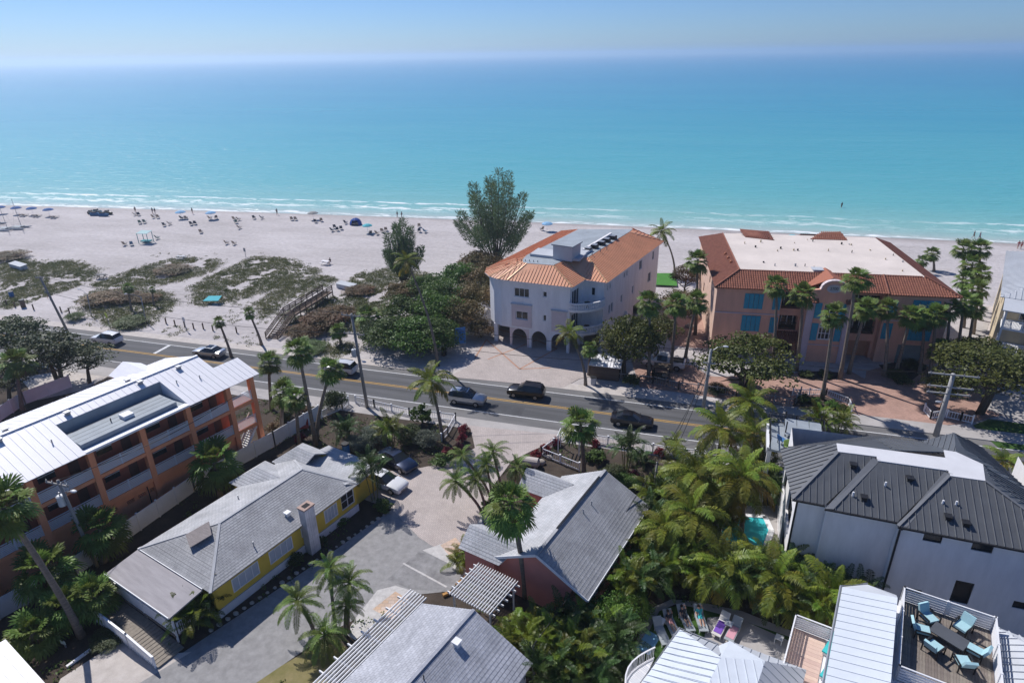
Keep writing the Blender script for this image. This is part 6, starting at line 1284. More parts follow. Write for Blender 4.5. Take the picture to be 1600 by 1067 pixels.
# --- broadleaf trees
DT = 'dark trees at the left edge'
tree('broadleaf_tree', 'dark spreading tree at the left edge above the motel', (-87.98, 57.41, 0), 5.2, 6.8, 'leaf_dark', DT, FLAT, trunks=2)
tree('broadleaf_tree', 'dark tree with purple-green crown between motel and road', (-77.14, 54.38, 0), 5.4, 7.2, 'leaf_dark', DT, FLAT, trunks=2)
tree('broadleaf_tree', 'dark tree reaching over the road edge behind the motel', (-73.77, 55.63, 0), 4.0, 5.6, 'leaf_dark', DT, CROWN)
tree('broadleaf_tree', 'low dark tree behind the palm at the left edge', (-79.54, 49.39, 0), 4.0, 5.0, 'leaf_dark', DT, CROWN)
OT = 'olive green trees by the road'
tree('broadleaf_tree', 'olive green tree beside the white building', (-7.09, 74.83, 0), 5.0, 7.0, 'leaf_olive', OT, FLAT, trunks=2, flat=1.6)
tree('broadleaf_tree', 'olive tree behind the pickup truck', (-4.40, 81.04, 0), 4.0, 6.5, 'leaf_olive', OT, CROWN)
tree('broadleaf_tree', 'wide spreading olive tree in front of the peach building', (7.10, 73.93, 0), 6.6, 6.6, 'leaf_olive', OT, FLAT, trunks=2, flat=1.3)
tree('broadleaf_tree', 'large dense olive tree beside the concrete power pole', (32.60, 75.74, 0), 6.4, 8.4, 'leaf_olive', OT, CROWN, trunks=2)
tree('broadleaf_tree', 'dark olive tree behind the large one near the tan house', (34.43, 83.47, 0), 4.6, 6.0, 'leaf_olive', OT, FLAT)
tree('broadleaf_tree', 'lower olive tree in front of the low fan palm', (28.80, 75.49, 0), 3.0, 4.6, 'leaf_olive', OT, CROWN)
tree('sea_grape_tree', 'reddish sea grape tree between the white and peach buildings', (-1.25, 104.92, 0), 2.8, 6.5, 'leaf_grape', None, CROWN)
tree('sea_grape_tree', 'brownish sea grape tree shading the court right of the white building', (-1.81, 90.80, 0), 4.4, 6.5, 'leaf_grape', None, CROWN)
HG = 'dense hedge trees left of the white building'
for p, r, h, m, lab in (
 ((-39.75, 75.22, 0), 4.6, 4.0, 'leaf', 'front left clump of the dense green hedge'), ((-35.85, 74.66, 0), 4.8, 4.6, 'leaf_bright', 'bright front clump of the dense green hedge'), ((-33.83, 75.62, 0), 4.2, 4.4, 'leaf', 'front clump of the hedge beside the blue sign'),
 ((-40.74, 82.19, 0), 4.6, 4.6, 'leaf', 'middle left clump of the dense green hedge'), ((-36.47, 83.27, 0), 4.8, 5.2, 'leaf_bright', 'bright middle clump of the dense green hedge'), ((-32.54, 83.00, 0), 3.8, 4.6, 'leaf_grape', 'rust-flecked clump nearest the forecourt'),
 ((-37.48, 89.84, 0), 4.4, 5.0, 'leaf', 'upper green clump of the dense hedge'), ((-33.48, 90.27, 0), 4.0, 4.8, 'leaf_grape', 'rust-brown sea grape clump beside the rounded wall'), ((-34.97, 99.17, 0), 4.4, 4.8, 'leaf_grape', 'rust-brown sea grape clump behind the white building corner'),
 ((-39.02, 100.55, 0), 4.0, 4.6, 'leaf_bright', 'bright green clump below the tall casuarina'), ((-36.84, 108.40, 0), 4.4, 4.4, 'leaf_grape', 'rust-brown sea grape clump under the casuarina'), ((-43.30, 95.13, 0), 3.8, 4.0, 'leaf', 'back left clump of the dense green hedge'), ((-40.09, 111.59, 0), 3.6, 3.6, 'leaf_grape', 'farthest rust-brown sea grape clump towards the beach'), ((-29.12, 81.90, 0), 2.2, 2.6, 'leaf_grape', 'small rust-brown clump at the forecourt edge'), ((-42.82, 76.73, 0), 3.2, 3.0, 'leaf_dark', 'dark clump at the left end of the hedge'), ((-47.10, 93.54, 0), 3.4, 3.0, 'leaf_grape', 'low brown clump at the foot of the leaning dry palm')):
    shrub('hedge_shrub', lab, p, r * 1.1, h * 1.25, m, HG)
SG = 'sea grape mounds on the dune'
for p, r, h, m, lab in (
 ((-54.06, 79.60, 0), 4.4, 2.8, 'leaf_rust', 'largest rust-coloured sea grape mound right of the boardwalk'), ((-54.85, 76.08, 0), 3.2, 2.0, 'leaf_rust', 'rust-coloured mound at the foot of the boardwalk steps'), ((-53.90, 83.72, 0), 3.4, 2.2, 'leaf_rust', 'sea grape mound behind the largest one'), ((-56.28, 95.26, 0), 3.2, 1.4, 'leaf_rust', 'flat orange sea grape patch near the beach path'),
 ((-97.15, 80.47, 0), 4.6, 1.8, 'leaf_rust', 'orange sea grape mound left of the dune palms'), ((-94.37, 81.82, 0), 3.6, 1.6, 'leaf_rust', 'orange sea grape mound beside the small dune palm'), ((-90.50, 82.78, 0), 2.8, 1.3, 'leaf_rust', 'small orange mound beside the stubby palm'), ((-98.37, 97.51, 0), 4.2, 1.3, 'leaf_grape', 'brown sea grape mound near the beach'),
 ((-140.06, 96.96, 0), 4.6, 1.6, 'leaf_grape', 'brown sea grape mound at the left edge by the beach'), ((-84.29, 73.02, 0), 3.0, 1.4, 'leaf', 'green bush beside the street lamp on the verge'), ((-94.95, 72.55, 0), 1.8, 1.3, 'leaf', 'small green bush on the sandy verge near the left pole'), ((-51.26, 71.59, 0), 2.8, 1.2, 'leaf', 'green creeping bush beside the road right of the boardwalk')):
    shrub('sea_grape_bush', lab, p, r, h, m, SG)
GS = 'garden shrubs on the near side of the road'
for p, r, h, m, lab in (
 ((-38.86, 57.36, 0), 1.7, 3.0, 'leaf_dark', 'blue-green shrub behind the picket fence near the power pole'), ((-31.29, 52.82, 0), 1.9, 1.9, 'leaf_grey', 'silver-grey shrub in the motel side garden'), ((-32.32, 51.00, 0), 1.8, 1.7, 'leaf_grey', 'second silver-grey shrub nearer the motel fence'), ((-27.78, 53.75, 0), 1.8, 1.9, 'leaf_dark', 'dark shrub behind the parked cars'), ((-25.55, 53.44, 0), 1.7, 1.8, 'leaf_grey', 'grey shrub left of the roadside coconut palm'), ((-27.94, 57.56, 0), 1.4, 2.2, 'leaf', 'leafy shrub touching the sidewalk by the coconut palm'),
 ((-3.11, 34.13, 0), 2.4, 3.2, 'leaf_bright', 'bright green bush at the corner of the garden lawn'), ((-1.96, 35.93, 0), 1.8, 2.4, 'leaf_bright', 'smaller bright green bush behind the garden path'), ((-13.83, 38.07, 0), 1.0, 1.5, 'leaf_olive', 'yellow-green bush beside the white pergola'), ((-15.41, 44.71, 0), 1.3, 1.2, 'leaf', 'low green shrub at the foot of the driveway palms'), ((-22.89, 50.84, 0), 1.2, 0.9, 'leaf', 'low shrub beside the dark blue car nose'),
 ((-28.41, 36.81, 0), 0.7, 0.8, 'leaf_dark', 'dark plant beside the white chimney of the yellow cottage'), ((-29.12, 34.26, 0), 0.8, 0.9, 'leaf_dark', 'dark plant below the wide cottage window'), ((-27.90, 39.68, 0), 0.7, 0.6, 'leaf', 'small green plant in the cottage flower bed'), ((-25.23, 42.52, 0), 1.0, 0.9, 'leaf', 'green shrub at the corner of the cottage bed'),
 ((-43.63, 54.14, 0), 1.1, 1.0, 'leaf_olive', 'yellow-green shrub in the motel garden'), ((-41.49, 55.15, 0), 1.3, 1.3, 'leaf_rust', 'rust shrub beside the sidewalk in the motel garden'), ((-43.03, 51.45, 0), 1.3, 1.2, 'leaf_rust', 'rust shrub below the motel fan palm'), ((-4.11, 51.69, 0), 1.5, 1.4, 'leaf', 'green shrub at the pink cottage rear corner'), ((-0.87, 52.57, 0), 1.4, 1.4, 'leaf_olive', 'olive shrub beside the short wooden pole'), ((-7.78, 55.12, 0), 1.2, 1.3, 'leaf', 'green shrub behind the bushy fan palm'), ((-5.51, 52.91, 0), 1.6, 1.2, 'leaf_dark', 'dark shrub hugging the cottage roof edge'),
 ((15.06, 80.58, 0), 1.0, 0.8, 'leaf_dark', 'dark hedge at the foot of the tower, left'), ((17.39, 81.19, 0), 1.0, 0.8, 'leaf_dark', 'dark hedge at the foot of the tower, right'), ((25.82, 83.01, 0), 1.6, 1.1, 'leaf_dark', 'dark shrub below the grey garage door'), ((28.45, 86.51, 0), 1.6, 1.2, 'leaf_dark', 'dark shrub in the bed beside the garage'), ((26.16, 81.31, 0), 1.2, 0.9, 'leaf_dark', 'dark shrub at the tip of the bed in the drive'),
 ((13.91, 73.43, 0), 0.8, 1.0, 'leaf', 'green shrub inside the lattice fence, left end'), ((15.27, 73.16, 0), 0.8, 0.9, 'leaf', 'green shrub at the foot of the tower palm'), ((16.97, 72.99, 0), 0.8, 0.9, 'leaf_bright', 'bright shrub right of the tower palm'), ((18.14, 72.68, 0), 0.7, 0.7, 'leaf_olive', 'yellowish shrub at the right end of the lattice fence'),
 ((4.11, 73.49, 0), 1.6, 1.0, 'leaf_dark', 'dark hedge behind the metal rail fence'), ((-6.29, 72.85, 0), 1.2, 1.3, 'leaf_dark', 'dark shrub beside the bin shed'), ((-45.11, 47.59, 0), 1.5, 1.0, 'leaf_dark', 'dark creeping shrub along the motel foundation'), ((-43.37, 22.40, 0), 2.0, 1.2, 'leaf_dark', 'dark ground shrub beside the bottom left shed'), ((-37.75, 23.96, 0), 1.5, 0.7, 'leaf_dark', 'dark ground shrub at the foot of the tall leaning palm')):
    shrub('garden_shrub', lab, p, r, h, m, GS, BUSH if r < 1.5 else MOUND)
RT = 'red cordyline plants'
for p, lab in (((-22.19, 54.98, 0), 'red cordyline at the curved rail fence end, nearest the road'), ((-21.94, 53.15, 0), 'red cordyline in the curved bed left of the driveway'), ((-22.68, 52.09, 0), 'red cordyline beside the rocks left of the driveway'), ((-22.61, 56.73, 0), 'red cordyline touching the sidewalk'), ((-13.69, 54.01, 0), 'red cordyline nearest the driveway mouth rocks'), ((-13.08, 55.39, 0), 'red cordyline outside the angled rail fence'), ((-12.31, 56.84, 0), 'red cordyline beside the picket fence corner'), ((-8.33, 57.65, 0), 'red cordyline behind the picket fence'), ((-1.57, 57.73, 0), 'red cordyline near the spiky green plant'), ((-3.78, 53.05, 0), 'red cordyline in the mulch bed'), ((-39.14, 50.47, 0), 'red cordyline beside the white fence in the motel garden')):
    t = shrub('cordyline', lab, p, 0.65, 1.0, 'leaf_red', RT, BUSH, 'plant')

# --- casuarinas
def casuarina(label, base, h, spread, plumes, per, seed):
    g = np.random.default_rng(seed); t = thing('casuarina', label, 'tree', (base[0], base[1], 0), 0, 'casuarinas behind the dune'); q = MB(); Q = []
    for k in range(plumes):
        a = k * GA; f = math.sqrt((k + 0.3) / plumes); top = np.array([math.cos(a) * spread * f, math.sin(a) * spread * f, h * (1.02 - 0.62 * f ** 2.6) * g.uniform(0.92, 1.05)]); b0 = np.array([math.cos(a) * 0.3, math.sin(a) * 0.3, 0.0]); midp = np.array([top[0] * 0.55, top[1] * 0.55, top[2] * 0.42])
        bez = lambda s: ((1 - s) ** 2)[:, None] * b0 + (2 * s * (1 - s))[:, None] * midp + (s ** 2)[:, None] * top
        sp = bez(np.linspace(0, 1, 7)); q.tube([tuple(p) for p in sp], list(np.linspace(0.22 if f < 0.7 else 0.13, 0.02, 7)), 6, False)
        s = g.uniform(0.22 + 0.12 * f, 1.0, per) ** 0.8; rad = 1.25 * np.sin(np.pi * np.clip((s - 0.12) / 0.98, 0, 1)) ** 0.7 * g.uniform(0.15, 1.0, per) ** 0.6 * (h / 16)
        an = g.uniform(0, 6.283, per); o = np.stack([np.cos(an), np.sin(an), 0 * an], 1); P = bez(s) + o * rad[:, None] + g.normal(0, 0.12, (per, 3)); D = unit(o * 0.75 + np.array([0, 0, 0.75]) + g.normal(0, 0.4, (per, 3))); S = unit(np.cross(D, g.normal(size=(per, 3)))); L = g.uniform(0.35, 0.8, per)[:, None]; W = 0.06
        Q.append(np.stack([P - S * W * 0.6, P + D * L * 0.5 - S * W, P + D * L, P + D * L * 0.5 + S * W], 1))
    q.build('trunk', M['bark'], t, smooth=True); inst('crown', np_quads('crown', np.concatenate(Q), M['needle']), t)
casuarina('tall dark casuarina with feathery upright plumes behind the white building', (-38.12, 117.60, 0), 17.6, 8.4, 19, 1150, 5)
casuarina('small feathery casuarina beside the leaning dry palm on the dune', (-50.62, 101.64, 0), 11.4, 4.0, 11, 900, 9)

# --- dune ground cover
beds = [[(-145.06, 98.73), (-131.21, 96.23), (-123.97, 98.89), (-112.89, 94.00), (-109.60, 88.74), (-109.50, 83.20), (-109.40, 78.08), (-111.47, 72.81)], [(-107.97, 87.23), (-107.19, 95.38), (-104.97, 104.84), (-96.95, 106.75), (-92.39, 104.60), (-90.86, 99.32), (-92.72, 92.86), (-95.22, 89.24), (-99.34, 87.50), (-105.21, 86.06)], [(-102.14, 79.89), (-104.84, 84.34), (-99.34, 87.50), (-90.99, 87.75), (-84.36, 82.69), (-83.09, 78.41), (-80.88, 73.35), (-84.29, 71.16), (-88.98, 72.66), (-97.50, 76.30)],
        [(-87.68, 90.36), (-89.45, 97.60), (-89.16, 110.99), (-78.97, 109.63), (-70.43, 104.26), (-68.99, 98.65), (-72.75, 92.25), (-76.70, 83.65), (-80.45, 82.72)], [(-71.87, 87.40), (-71.53, 94.32), (-68.73, 102.63), (-63.51, 101.91), (-63.73, 94.47), (-66.45, 88.74), (-65.12, 81.47), (-65.78, 79.89)], [(-62.09, 104.24), (-58.53, 109.23), (-50.32, 109.12), (-44.54, 104.62), (-46.29, 97.04), (-50.30, 92.75), (-53.08, 88.92), (-57.28, 94.33), (-61.37, 100.51)], [(-53.61, 72.81), (-46.93, 75.68), (-43.73, 72.64), (-48.54, 69.68)], [(-63.93, 83.21), (-63.20, 89.55), (-56.17, 94.60), (-46.83, 90.48), (-45.72, 83.57), (-47.76, 79.13), (-57.49, 75.41)]]
sparse = [[(-81.92, 74.44), (-73.50, 73.89), (-60.71, 72.17), (-58.38, 70.44), (-67.19, 70.51), (-78.39, 71.36)], [(-77.34, 82.87), (-71.87, 87.40), (-64.27, 80.27), (-61.45, 73.18), (-67.78, 74.05)], [(-103.16, 76.43), (-89.62, 73.89), (-81.30, 70.62), (-90.21, 69.66)], [(-63.20, 89.55), (-49.58, 96.23), (-42.38, 85.78), (-47.26, 74.43), (-52.07, 72.06)], [(-116.32, 104.55), (-108.85, 107.30), (-96.55, 110.22), (-87.97, 113.74), (-101.98, 106.98)]]
def inside(poly, x, y):
    c = np.zeros(len(x), bool); n = len(poly)
    for i in range(n):
        (x0, y0), (x1, y1) = poly[i], poly[(i + 1) % n]; k = ((y0 > y) != (y1 > y)) & (x < (x1 - x0) * (y - y0) / ((y1 - y0) or 1e-9) + x0); c ^= k
    return c
C = []
for polys, dens, thr in ((beds, 8.5, -0.40), (sparse, 1.4, 0.05)):
    for b in polys:
        b = np.array(b); lo, hi = b.min(0), b.max(0); n = int((hi - lo).prod() * dens); x = rng.uniform(lo[0], hi[0], n); y = rng.uniform(lo[1], hi[1], n)
        k = inside(b.tolist(), x + rng.normal(0, 0.7, n), y + rng.normal(0, 0.7, n)); x, y = x[k], y[k]
        nz_ = np.array([noise.noise(Vector((a * 0.22, c * 0.22, 2.0))) + 0.6 * noise.noise(Vector((a * 0.7, c * 0.7, 5.0))) for a, c in zip(x, y)]); k = nz_ > thr
        C.append(np.stack([x[k], y[k], np.array([ground_z(a, c) for a, c in zip(x[k], y[k])]), np.clip(nz_[k] - thr, 0, 0.8)], 1))
C = np.concatenate(C); per = 17; n = len(C)
D = unit(rng.normal(size=(n, per, 3))); D[..., 2] = np.abs(D[..., 2]); r = (0.28 + 0.42 * C[:, 3])[:, None, None] * rng.uniform(0.7, 1.2, (n, 1, 1))
P = C[:, None, :3] + D * r * rng.uniform(0.4, 1.0, (n, per, 1)) * np.array([1.4, 1.4, 0.75]); dn = leaf_quads(P.reshape(-1, 3), D.reshape(-1, 3) * 0.5 + np.array([0, 0, 0.6]), rng.uniform(0.12, 0.30, n * per), 0.4, 0.9)
o = inst('dune_plants', np_quads('dune_plants', dn, M['dune'])); o['kind'] = 'stuff'; o['label'] = 'low grey-green plants and grasses covering the dune'
# ground litter and low groundcover in the gardens on the near side
n = 9000; x = rng.uniform(-62, 34, n); y = rng.uniform(20, 58, n); nn_ = np.array([noise.noise(Vector((a * 0.16, c * 0.16, 9.0))) + 0.5 * noise.noise(Vector((a * 0.6, c * 0.6, 3.0))) for a, c in zip(x, y)])
clear = [[(-24.80, 58.11), (-20.44, 54.17), (-25.46, 48.66), (-29.87, 43.72), (-24.34, 42.29), (-28.96, 30.40), (-34.44, 21.29), (-36.79, 17.68), (-24.22, 23.02), (-22.44, 28.78), (-14.49, 36.79), (-15.98, 44.55), (-15.99, 52.93), (-10.02, 58.22)], [(-0.77, 35.66), (0.24, 37.47), (2.06, 38.36), (5.50, 38.42), (11.45, 37.31), (12.33, 32.75), (-1.18, 27.64), (-1.48, 31.83)], [(2.06, 45.12), (3.57, 50.32), (10.02, 52.53), (9.64, 45.24)], [(-38.29, 20.57), (-37.37, 23.05), (-38.03, 25.67), (-35.95, 25.33), (-32.02, 24.42), (-31.23, 24.75), (-33.54, 20.42), (-36.79, 17.68)]]
k = nn_ > 0.02
for c in clear: k &= ~inside(c, x, y)
x, y = x[k], y[k]; n = len(x); per = 7; D = unit(rng.normal(size=(n, per, 3))); D[..., 2] = np.abs(D[..., 2])
P = np.stack([x, y, 0 * x], 1)[:, None] + D * rng.uniform(0.1, 0.42, (n, per, 1)); lq = leaf_quads(P.reshape(-1, 3), D.reshape(-1, 3) * 0.4 + np.array([0, 0, 0.7]), rng.uniform(0.12, 0.26, n * per), 0.6, 0.8)
o = inst('ground_cover', np_quads('ground_cover', lq, M['leaf'])); o['kind'] = 'stuff'; o['label'] = 'low leafy ground cover under the garden palms'
# ---------------------------------------------------------------- vehicles
def car_parts(kind):
    """stations: x, z_bottom, z_belt, z_top, half width at belt, half width at top"""
    if kind == 'suv': st = [(2.30, .42, .72, .74, .60, .50), (2.22, .30, .84, .88, .82, .70), (1.85, .26, .96, 1.02, .90, .78), (1.10, .26, 1.04, 1.09, .93, .80), (0.95, .26, 1.05, 1.12, .93, .74), (0.20, .26, 1.06, 1.66, .94, .64), (-0.5, .26, 1.06, 1.72, .94, .66), (-1.45, .26, 1.07, 1.68, .93, .65), (-1.95, .28, 1.08, 1.60, .91, .62), (-2.22, .32, 1.06, 1.12, .86, .70), (-2.32, .42, .90, .94, .72, .60)]
    elif kind == 'sedan': st = [(2.35, .40, .60, .62, .62, .52), (2.26, .26, .70, .74, .82, .70), (1.90, .22, .80, .86, .88, .76), (1.10, .22, .88, .94, .90, .78), (0.92, .22, .90, .96, .90, .72), (0.10, .22, .91, 1.40, .91, .58), (-0.45, .22, .92, 1.45, .91, .60), (-1.05, .22, .93, 1.38, .90, .58), (-1.75, .24, .95, 1.00, .88, .70), (-2.20, .28, .93, .98, .82, .70), (-2.34, .40, .80, .84, .68, .58)]
    else: st = [(2.80, .55, .92, .95, .75, .60), (2.70, .42, 1.05, 1.10, .92, .78), (2.30, .40, 1.12, 1.18, .97, .84), (1.55, .40, 1.17, 1.22, .99, .86), (1.40, .40, 1.18, 1.24, .99, .78), (0.85, .40, 1.19, 1.84, .99, .68), (0.2, .40, 1.19, 1.90, .99, .70), (-0.45, .40, 1.19, 1.86, .99, .69), (-0.62, .40, 1.19, 1.22, .99, .90), (-2.60, .44, 1.19, 1.21, .97, .90), (-2.72, .52, 1.10, 1.12, .92, .86)]
    return st
def make_car(kind, col):
    st = car_parts(kind); parts = {}
    ring = []
    for x, zb, zm, zt, wb, wt in st: ring.append([Vector((x, -wb * 0.86, zb)), Vector((x, -wb, (zb + zm) / 2)), Vector((x, -wb * 0.98, zm)), Vector((x, -wt, zt)), Vector((x, 0, zt + (0.03 if zt - zm > 0.2 else 0.015))), Vector((x, wt, zt)), Vector((x, wb * 0.98, zm)), Vector((x, wb, (zb + zm) / 2)), Vector((x, wb * 0.86, zb))])
    body = MB(); glass = {}
    n = len(ring)
    green = [k for k in range(n) if st[k][3] - st[k][2] > 0.25]; g0, g1 = green[0], green[-1]
    for k in range(n - 1):
        a, b = ring[k], ring[k + 1]
        for j in range(8):
            f = (a[j], b[j], b[j + 1], a[j + 1]); nm = None
            if k == g0 - 1 and j in (3, 4): nm = 'windscreen'
            elif k == g1 and j in (3, 4) and (kind != 'pickup'): nm = 'rear_window'
            elif g0 <= k < g1 and j in (2, 5): nm = 'side_window'
            elif k in (g0 - 1, g1) and j in (2, 5) and kind != 'pickup': nm = 'side_window'
            if nm: glass.setdefault((nm, j if nm == 'side_window' else 0), []).append(f)
            else: body.face(f)
    body.face(ring[0]); body.face(list(reversed(ring[-1])))
    for k in range(n - 1): body.face((ring[k][0], ring[k][8], ring[k + 1][8], ring[k + 1][0]))
    parts['body'] = (body, paint(*col), True)
    gl = []
    for (nm, j), fs in glass.items():
        q = MB()
        for f in fs: q.face(f)
        gl.append((nm, q))
    return st, parts, gl
def car(kind, col, label, loc, rz, group=None, sunroof=False):
    st, parts, gl = make_car(kind, col); t = thing('pickup_truck' if kind == 'pickup' else 'car', label, 'truck' if kind == 'pickup' else 'car', (loc[0], loc[1], 0.028), rz, group)
    for nm, (q, m, s) in parts.items():
        o = q.build(nm, m, t); bm = bmesh.new(); bm.from_mesh(o.data); bmesh.ops.remove_doubles(bm, verts=bm.verts, dist=0.002); bmesh.ops.recalc_face_normals(bm, faces=bm.faces)
        for f in bm.faces: f.smooth = True
        for e in bm.edges:
            if len(e.link_faces) == 2 and e.calc_face_angle(0) > 0.7: e.smooth = False
        bm.to_mesh(o.data); bm.free()
    for nm, q in gl: q.build(nm, M['glass'], t)
    L = st[0][0]; wx = (L - 0.95, -(L - 0.95)) if kind != 'pickup' else (1.85, -1.75); rw = 0.34 if kind != 'pickup' else 0.40
    for x in wx:
        for s in (-1, 1):
            y = s * (st[5][4] - 0.10); q = MB(); q.tube([(x, y - 0.11, rw), (x, y + 0.12, rw)] if s > 0 else [(x, y + 0.11, rw), (x, y - 0.12, rw)], rw, 16); w = q.build('wheel', M['rubber'], t)
            q = MB(); q.tube([(x, y + s * 0.10, rw), (x, y + s * 0.132, rw)], rw * 0.62, 12); q.build('rim', M['rim'], w)
    x0, x1 = st[1], st[-2]
    for s in (-1, 1):
        q = MB(); q.ball((x0[0] - 0.02, s * x0[4] * 0.72, x0[2] - 0.10), 0.16, 8, 5, (0.6, 1.15, 0.5)); q.build('headlight', M['lamp_clear'], t)
        q = MB(); q.ball((x1[0] + 0.0, s * x1[4] * 0.82, x1[2] - 0.14), 0.15, 8, 5, (0.6, 0.9, 0.7)); q.build('taillight', M['lamp_red'], t)
        q = MB(); q.ball((st[4][0] - 0.12, s * (st[4][4] + 0.09), st[4][2] + 0.05), 0.10, 7, 4, (0.6, 1.1, 0.7)); q.build('mirror', paint(*col), t)
    q = MB(); q.box(x0[0] + 0.02, x0[0] + 0.09, -0.5, 0.5, x0[1] + 0.12, x0[1] + 0.30); q.build('grille', M['black'], t)
    if sunroof: q = MB(); q.box(-0.75, 0.05, -0.42, 0.42, st[6][3] + 0.0, st[6][3] + 0.045); q.build('sunroof', M['glass'], t)
    if kind == 'suv':
        for s in (-1, 1): q = MB(); q.bar((0.2, s * 0.60, 1.73), (-1.7, s * 0.60, 1.71), 0.05, 0.05); q.build('roof_rail', M['black'], t)
    if kind == 'pickup':
        q = MB(); q.box(-2.5, -0.75, -0.78, 0.78, 0.98, 1.235); q.build('bed', M['dark'], t)
    return t
WHITE, SILVER, BLACK, NAVY = ('white', (0.72, 0.72, 0.73), 0.0), ('silver', (0.46, 0.47, 0.49), 0.6), ('black', (0.012, 0.010, 0.014), 0.3), ('navy', (0.012, 0.022, 0.06), 0.4)
TR = 'cars driving on the road'
car('suv', WHITE, 'white car farthest left on the road, heading left', ((-82.13, 66.46, 0)[0], YC + 1.7), R(180), TR)
car('sedan', SILVER, 'silver sedan with sunroof on the road beyond the motel', ((-64.16, 66.30, 0)[0], YC + 1.75), R(180), TR, True)
car('suv', ('pearl', (0.60, 0.60, 0.61), 0.1), 'white car half hidden behind the leaning fan palm by the power pole', ((-43.55, 66.70, 0)[0], YC + 1.7), R(180), TR)
car('suv', BLACK, 'black car with roof rails heading left in front of the white building', ((-18.17, 65.99, 0)[0], YC + 1.75), R(180), TR)
car('suv', SILVER, 'silver car with dark sunroof heading right behind the coconut palm', ((-24.53, 61.76, 0)[0], YC - 1.65), R(0), TR, True)
car('sedan', BLACK, 'black sedan heading right on the near lane', ((-5.01, 61.95, 0)[0], YC - 1.65), R(0), TR)
a, b = (-24.41, 45.19, 0), (-28.92, 46.29, 0); car('sedan', WHITE, 'white sedan parked on pavers beside the yellow cottage', ((a[0] + b[0]) / 2, (a[1] + b[1]) / 2), math.atan2(a[1] - b[1], a[0] - b[0]))
a, b = (-24.92, 48.24, 0), (-29.04, 50.15, 0); car('sedan', NAVY, 'dark blue car parked behind the white sedan', ((a[0] + b[0]) / 2, (a[1] + b[1]) / 2), math.atan2(a[1] - b[1], a[0] - b[0]))
car('pickup', WHITE, 'white pickup truck parked under the palms between the two big buildings', (-2.63, 78.86, 0)[:2], R(176))
t = thing('golf_cart', 'golf cart with brown roof parked in the shade in front of the pickup truck', 'cart', (-2.77, 75.21, 0)[:2] + (0.05,), R(180))
q = MB(); q.box(-1.1, 1.1, -0.6, 0.6, 0.25, 0.55); q.box(0.75, 1.15, -0.6, 0.6, 0.55, 0.85); q.build('body', M['black'], t); q = MB(); q.box(-0.9, -0.2, -0.55, 0.55, 0.55, 0.85); q.box(-0.9, -0.75, -0.55, 0.55, 0.85, 1.25); q.build('seat', cloth('tan', (0.35, 0.27, 0.2)), t); q = MB(); q.box(-1.1, 0.95, -0.65, 0.65, 1.85, 1.92); q.build('roof', mat('cart_roof', (0.14, 0.10, 0.07), 0.7, 0.2, 2), t)
for x in (-1.0, 0.85):
    for y in (-0.55, 0.55): q = MB(); q.bar((x, y, 0.5), (x, y, 1.85), 0.05); q.build('post', M['black'], t); q = MB(); q.tube([(x * 0.85, y - 0.08, 0.25), (x * 0.85, y + 0.08, 0.25)], 0.24, 12); q.build('wheel', M['rubber'], t)

# ---------------------------------------------------------------- poles, wires, signs
def ppole(pt, label, m='pole', arms=(), r=(0.17, 0.11), name='power_pole', lamp=None, transformer=None, cat='pole', along=0.0):
    x, y, h, dx, dy = pt; t = thing(name, label, cat, (x, y, 0)); top = Vector((dx, dy, h))
    q = MB(); q.tube([(0, 0, 0), tuple(top * 0.5), tuple(top)], [r[0], (r[0] + r[1]) / 2, r[1]], 10); q.build('shaft', M[m], t, smooth=True)
    for f, w in arms:
        c = top * f; dv = Vector((math.cos(along), math.sin(along), 0)); q = MB(); q.bar(tuple(c - dv * w / 2 + Vector((0, -0.16, 0))), tuple(c + dv * w / 2 + Vector((0, -0.16, 0))), 0.11, 0.13); o = q.build('crossarm', M[m], t)
        q = MB()
        for k in (-0.46, -0.2, 0.2, 0.46): p = c + dv * w * k + Vector((0, -0.16, 0.06)); q.tube([tuple(p), tuple(p + Vector((0, 0, 0.18)))], [0.05, 0.03], 6)
        q.build('insulator', M['grey_metal'], o, kind='stuff')
    if transformer:
        f, side = transformer; c = top * f + Vector((side * 0.42, -0.1, 0)); q = MB(); q.tube([tuple(c - Vector((0, 0, 0.45))), tuple(c + Vector((0, 0, 0.40))), tuple(c + Vector((0, 0, 0.48)))], [0.30, 0.30, 0.2], 12); o = q.build('transformer', mat('transformer_grey', (0.55, 0.57, 0.58), 0.5, 0.06, 2), t, smooth=False)
        q = MB(); q.tube([tuple(c + Vector((0, 0, 0.48))), tuple(c + Vector((0, 0, 0.75)))], 0.05, 6); q.build('bushing', M['grey_metal'], o)
    if lamp:
        f, dvx, dvy, l = lamp; c = top * f; e = c + Vector((dvx * l, dvy * l, 0.55)); q = MB(); q.tube([tuple(c), tuple(c.lerp(e, 0.5) + Vector((0, 0, 0.2))), tuple(e)], 0.035, 6); q.build('lamp_arm', M['grey_metal'], t); q = MB(); q.ball(tuple(e + Vector((dvx * 0.2, dvy * 0.2, 0))), 0.24, 10, 6, (1.3 if abs(dvx) > abs(dvy) else 0.7, 1.3 if abs(dvy) >= abs(dvx) else 0.7, 0.45)); q.build('lamp_head', mat('lamp_grey', (0.6, 0.61, 0.62), 0.4, 0.05, 2), t)
    return Vector((x, y, 0)) + top
T1 = ppole((-92.22, 68.62, 9.20, -0.28, -1.26), 'brown wooden power pole leaning at the left end of the road', 'pole', ((0.98, 1.4), (0.72, 0.8)), (0.19, 0.13))
T2 = ppole((-35.63, 58.99, 12.05, -0.41, -0.26), 'tall grey power pole with transformer and lamp beside the road', 'pole', ((0.985, 2.4), (0.80, 2.6)), (0.21, 0.14), lamp=(0.50, 0.8, -0.6, 1.1), transformer=(0.60, -1))
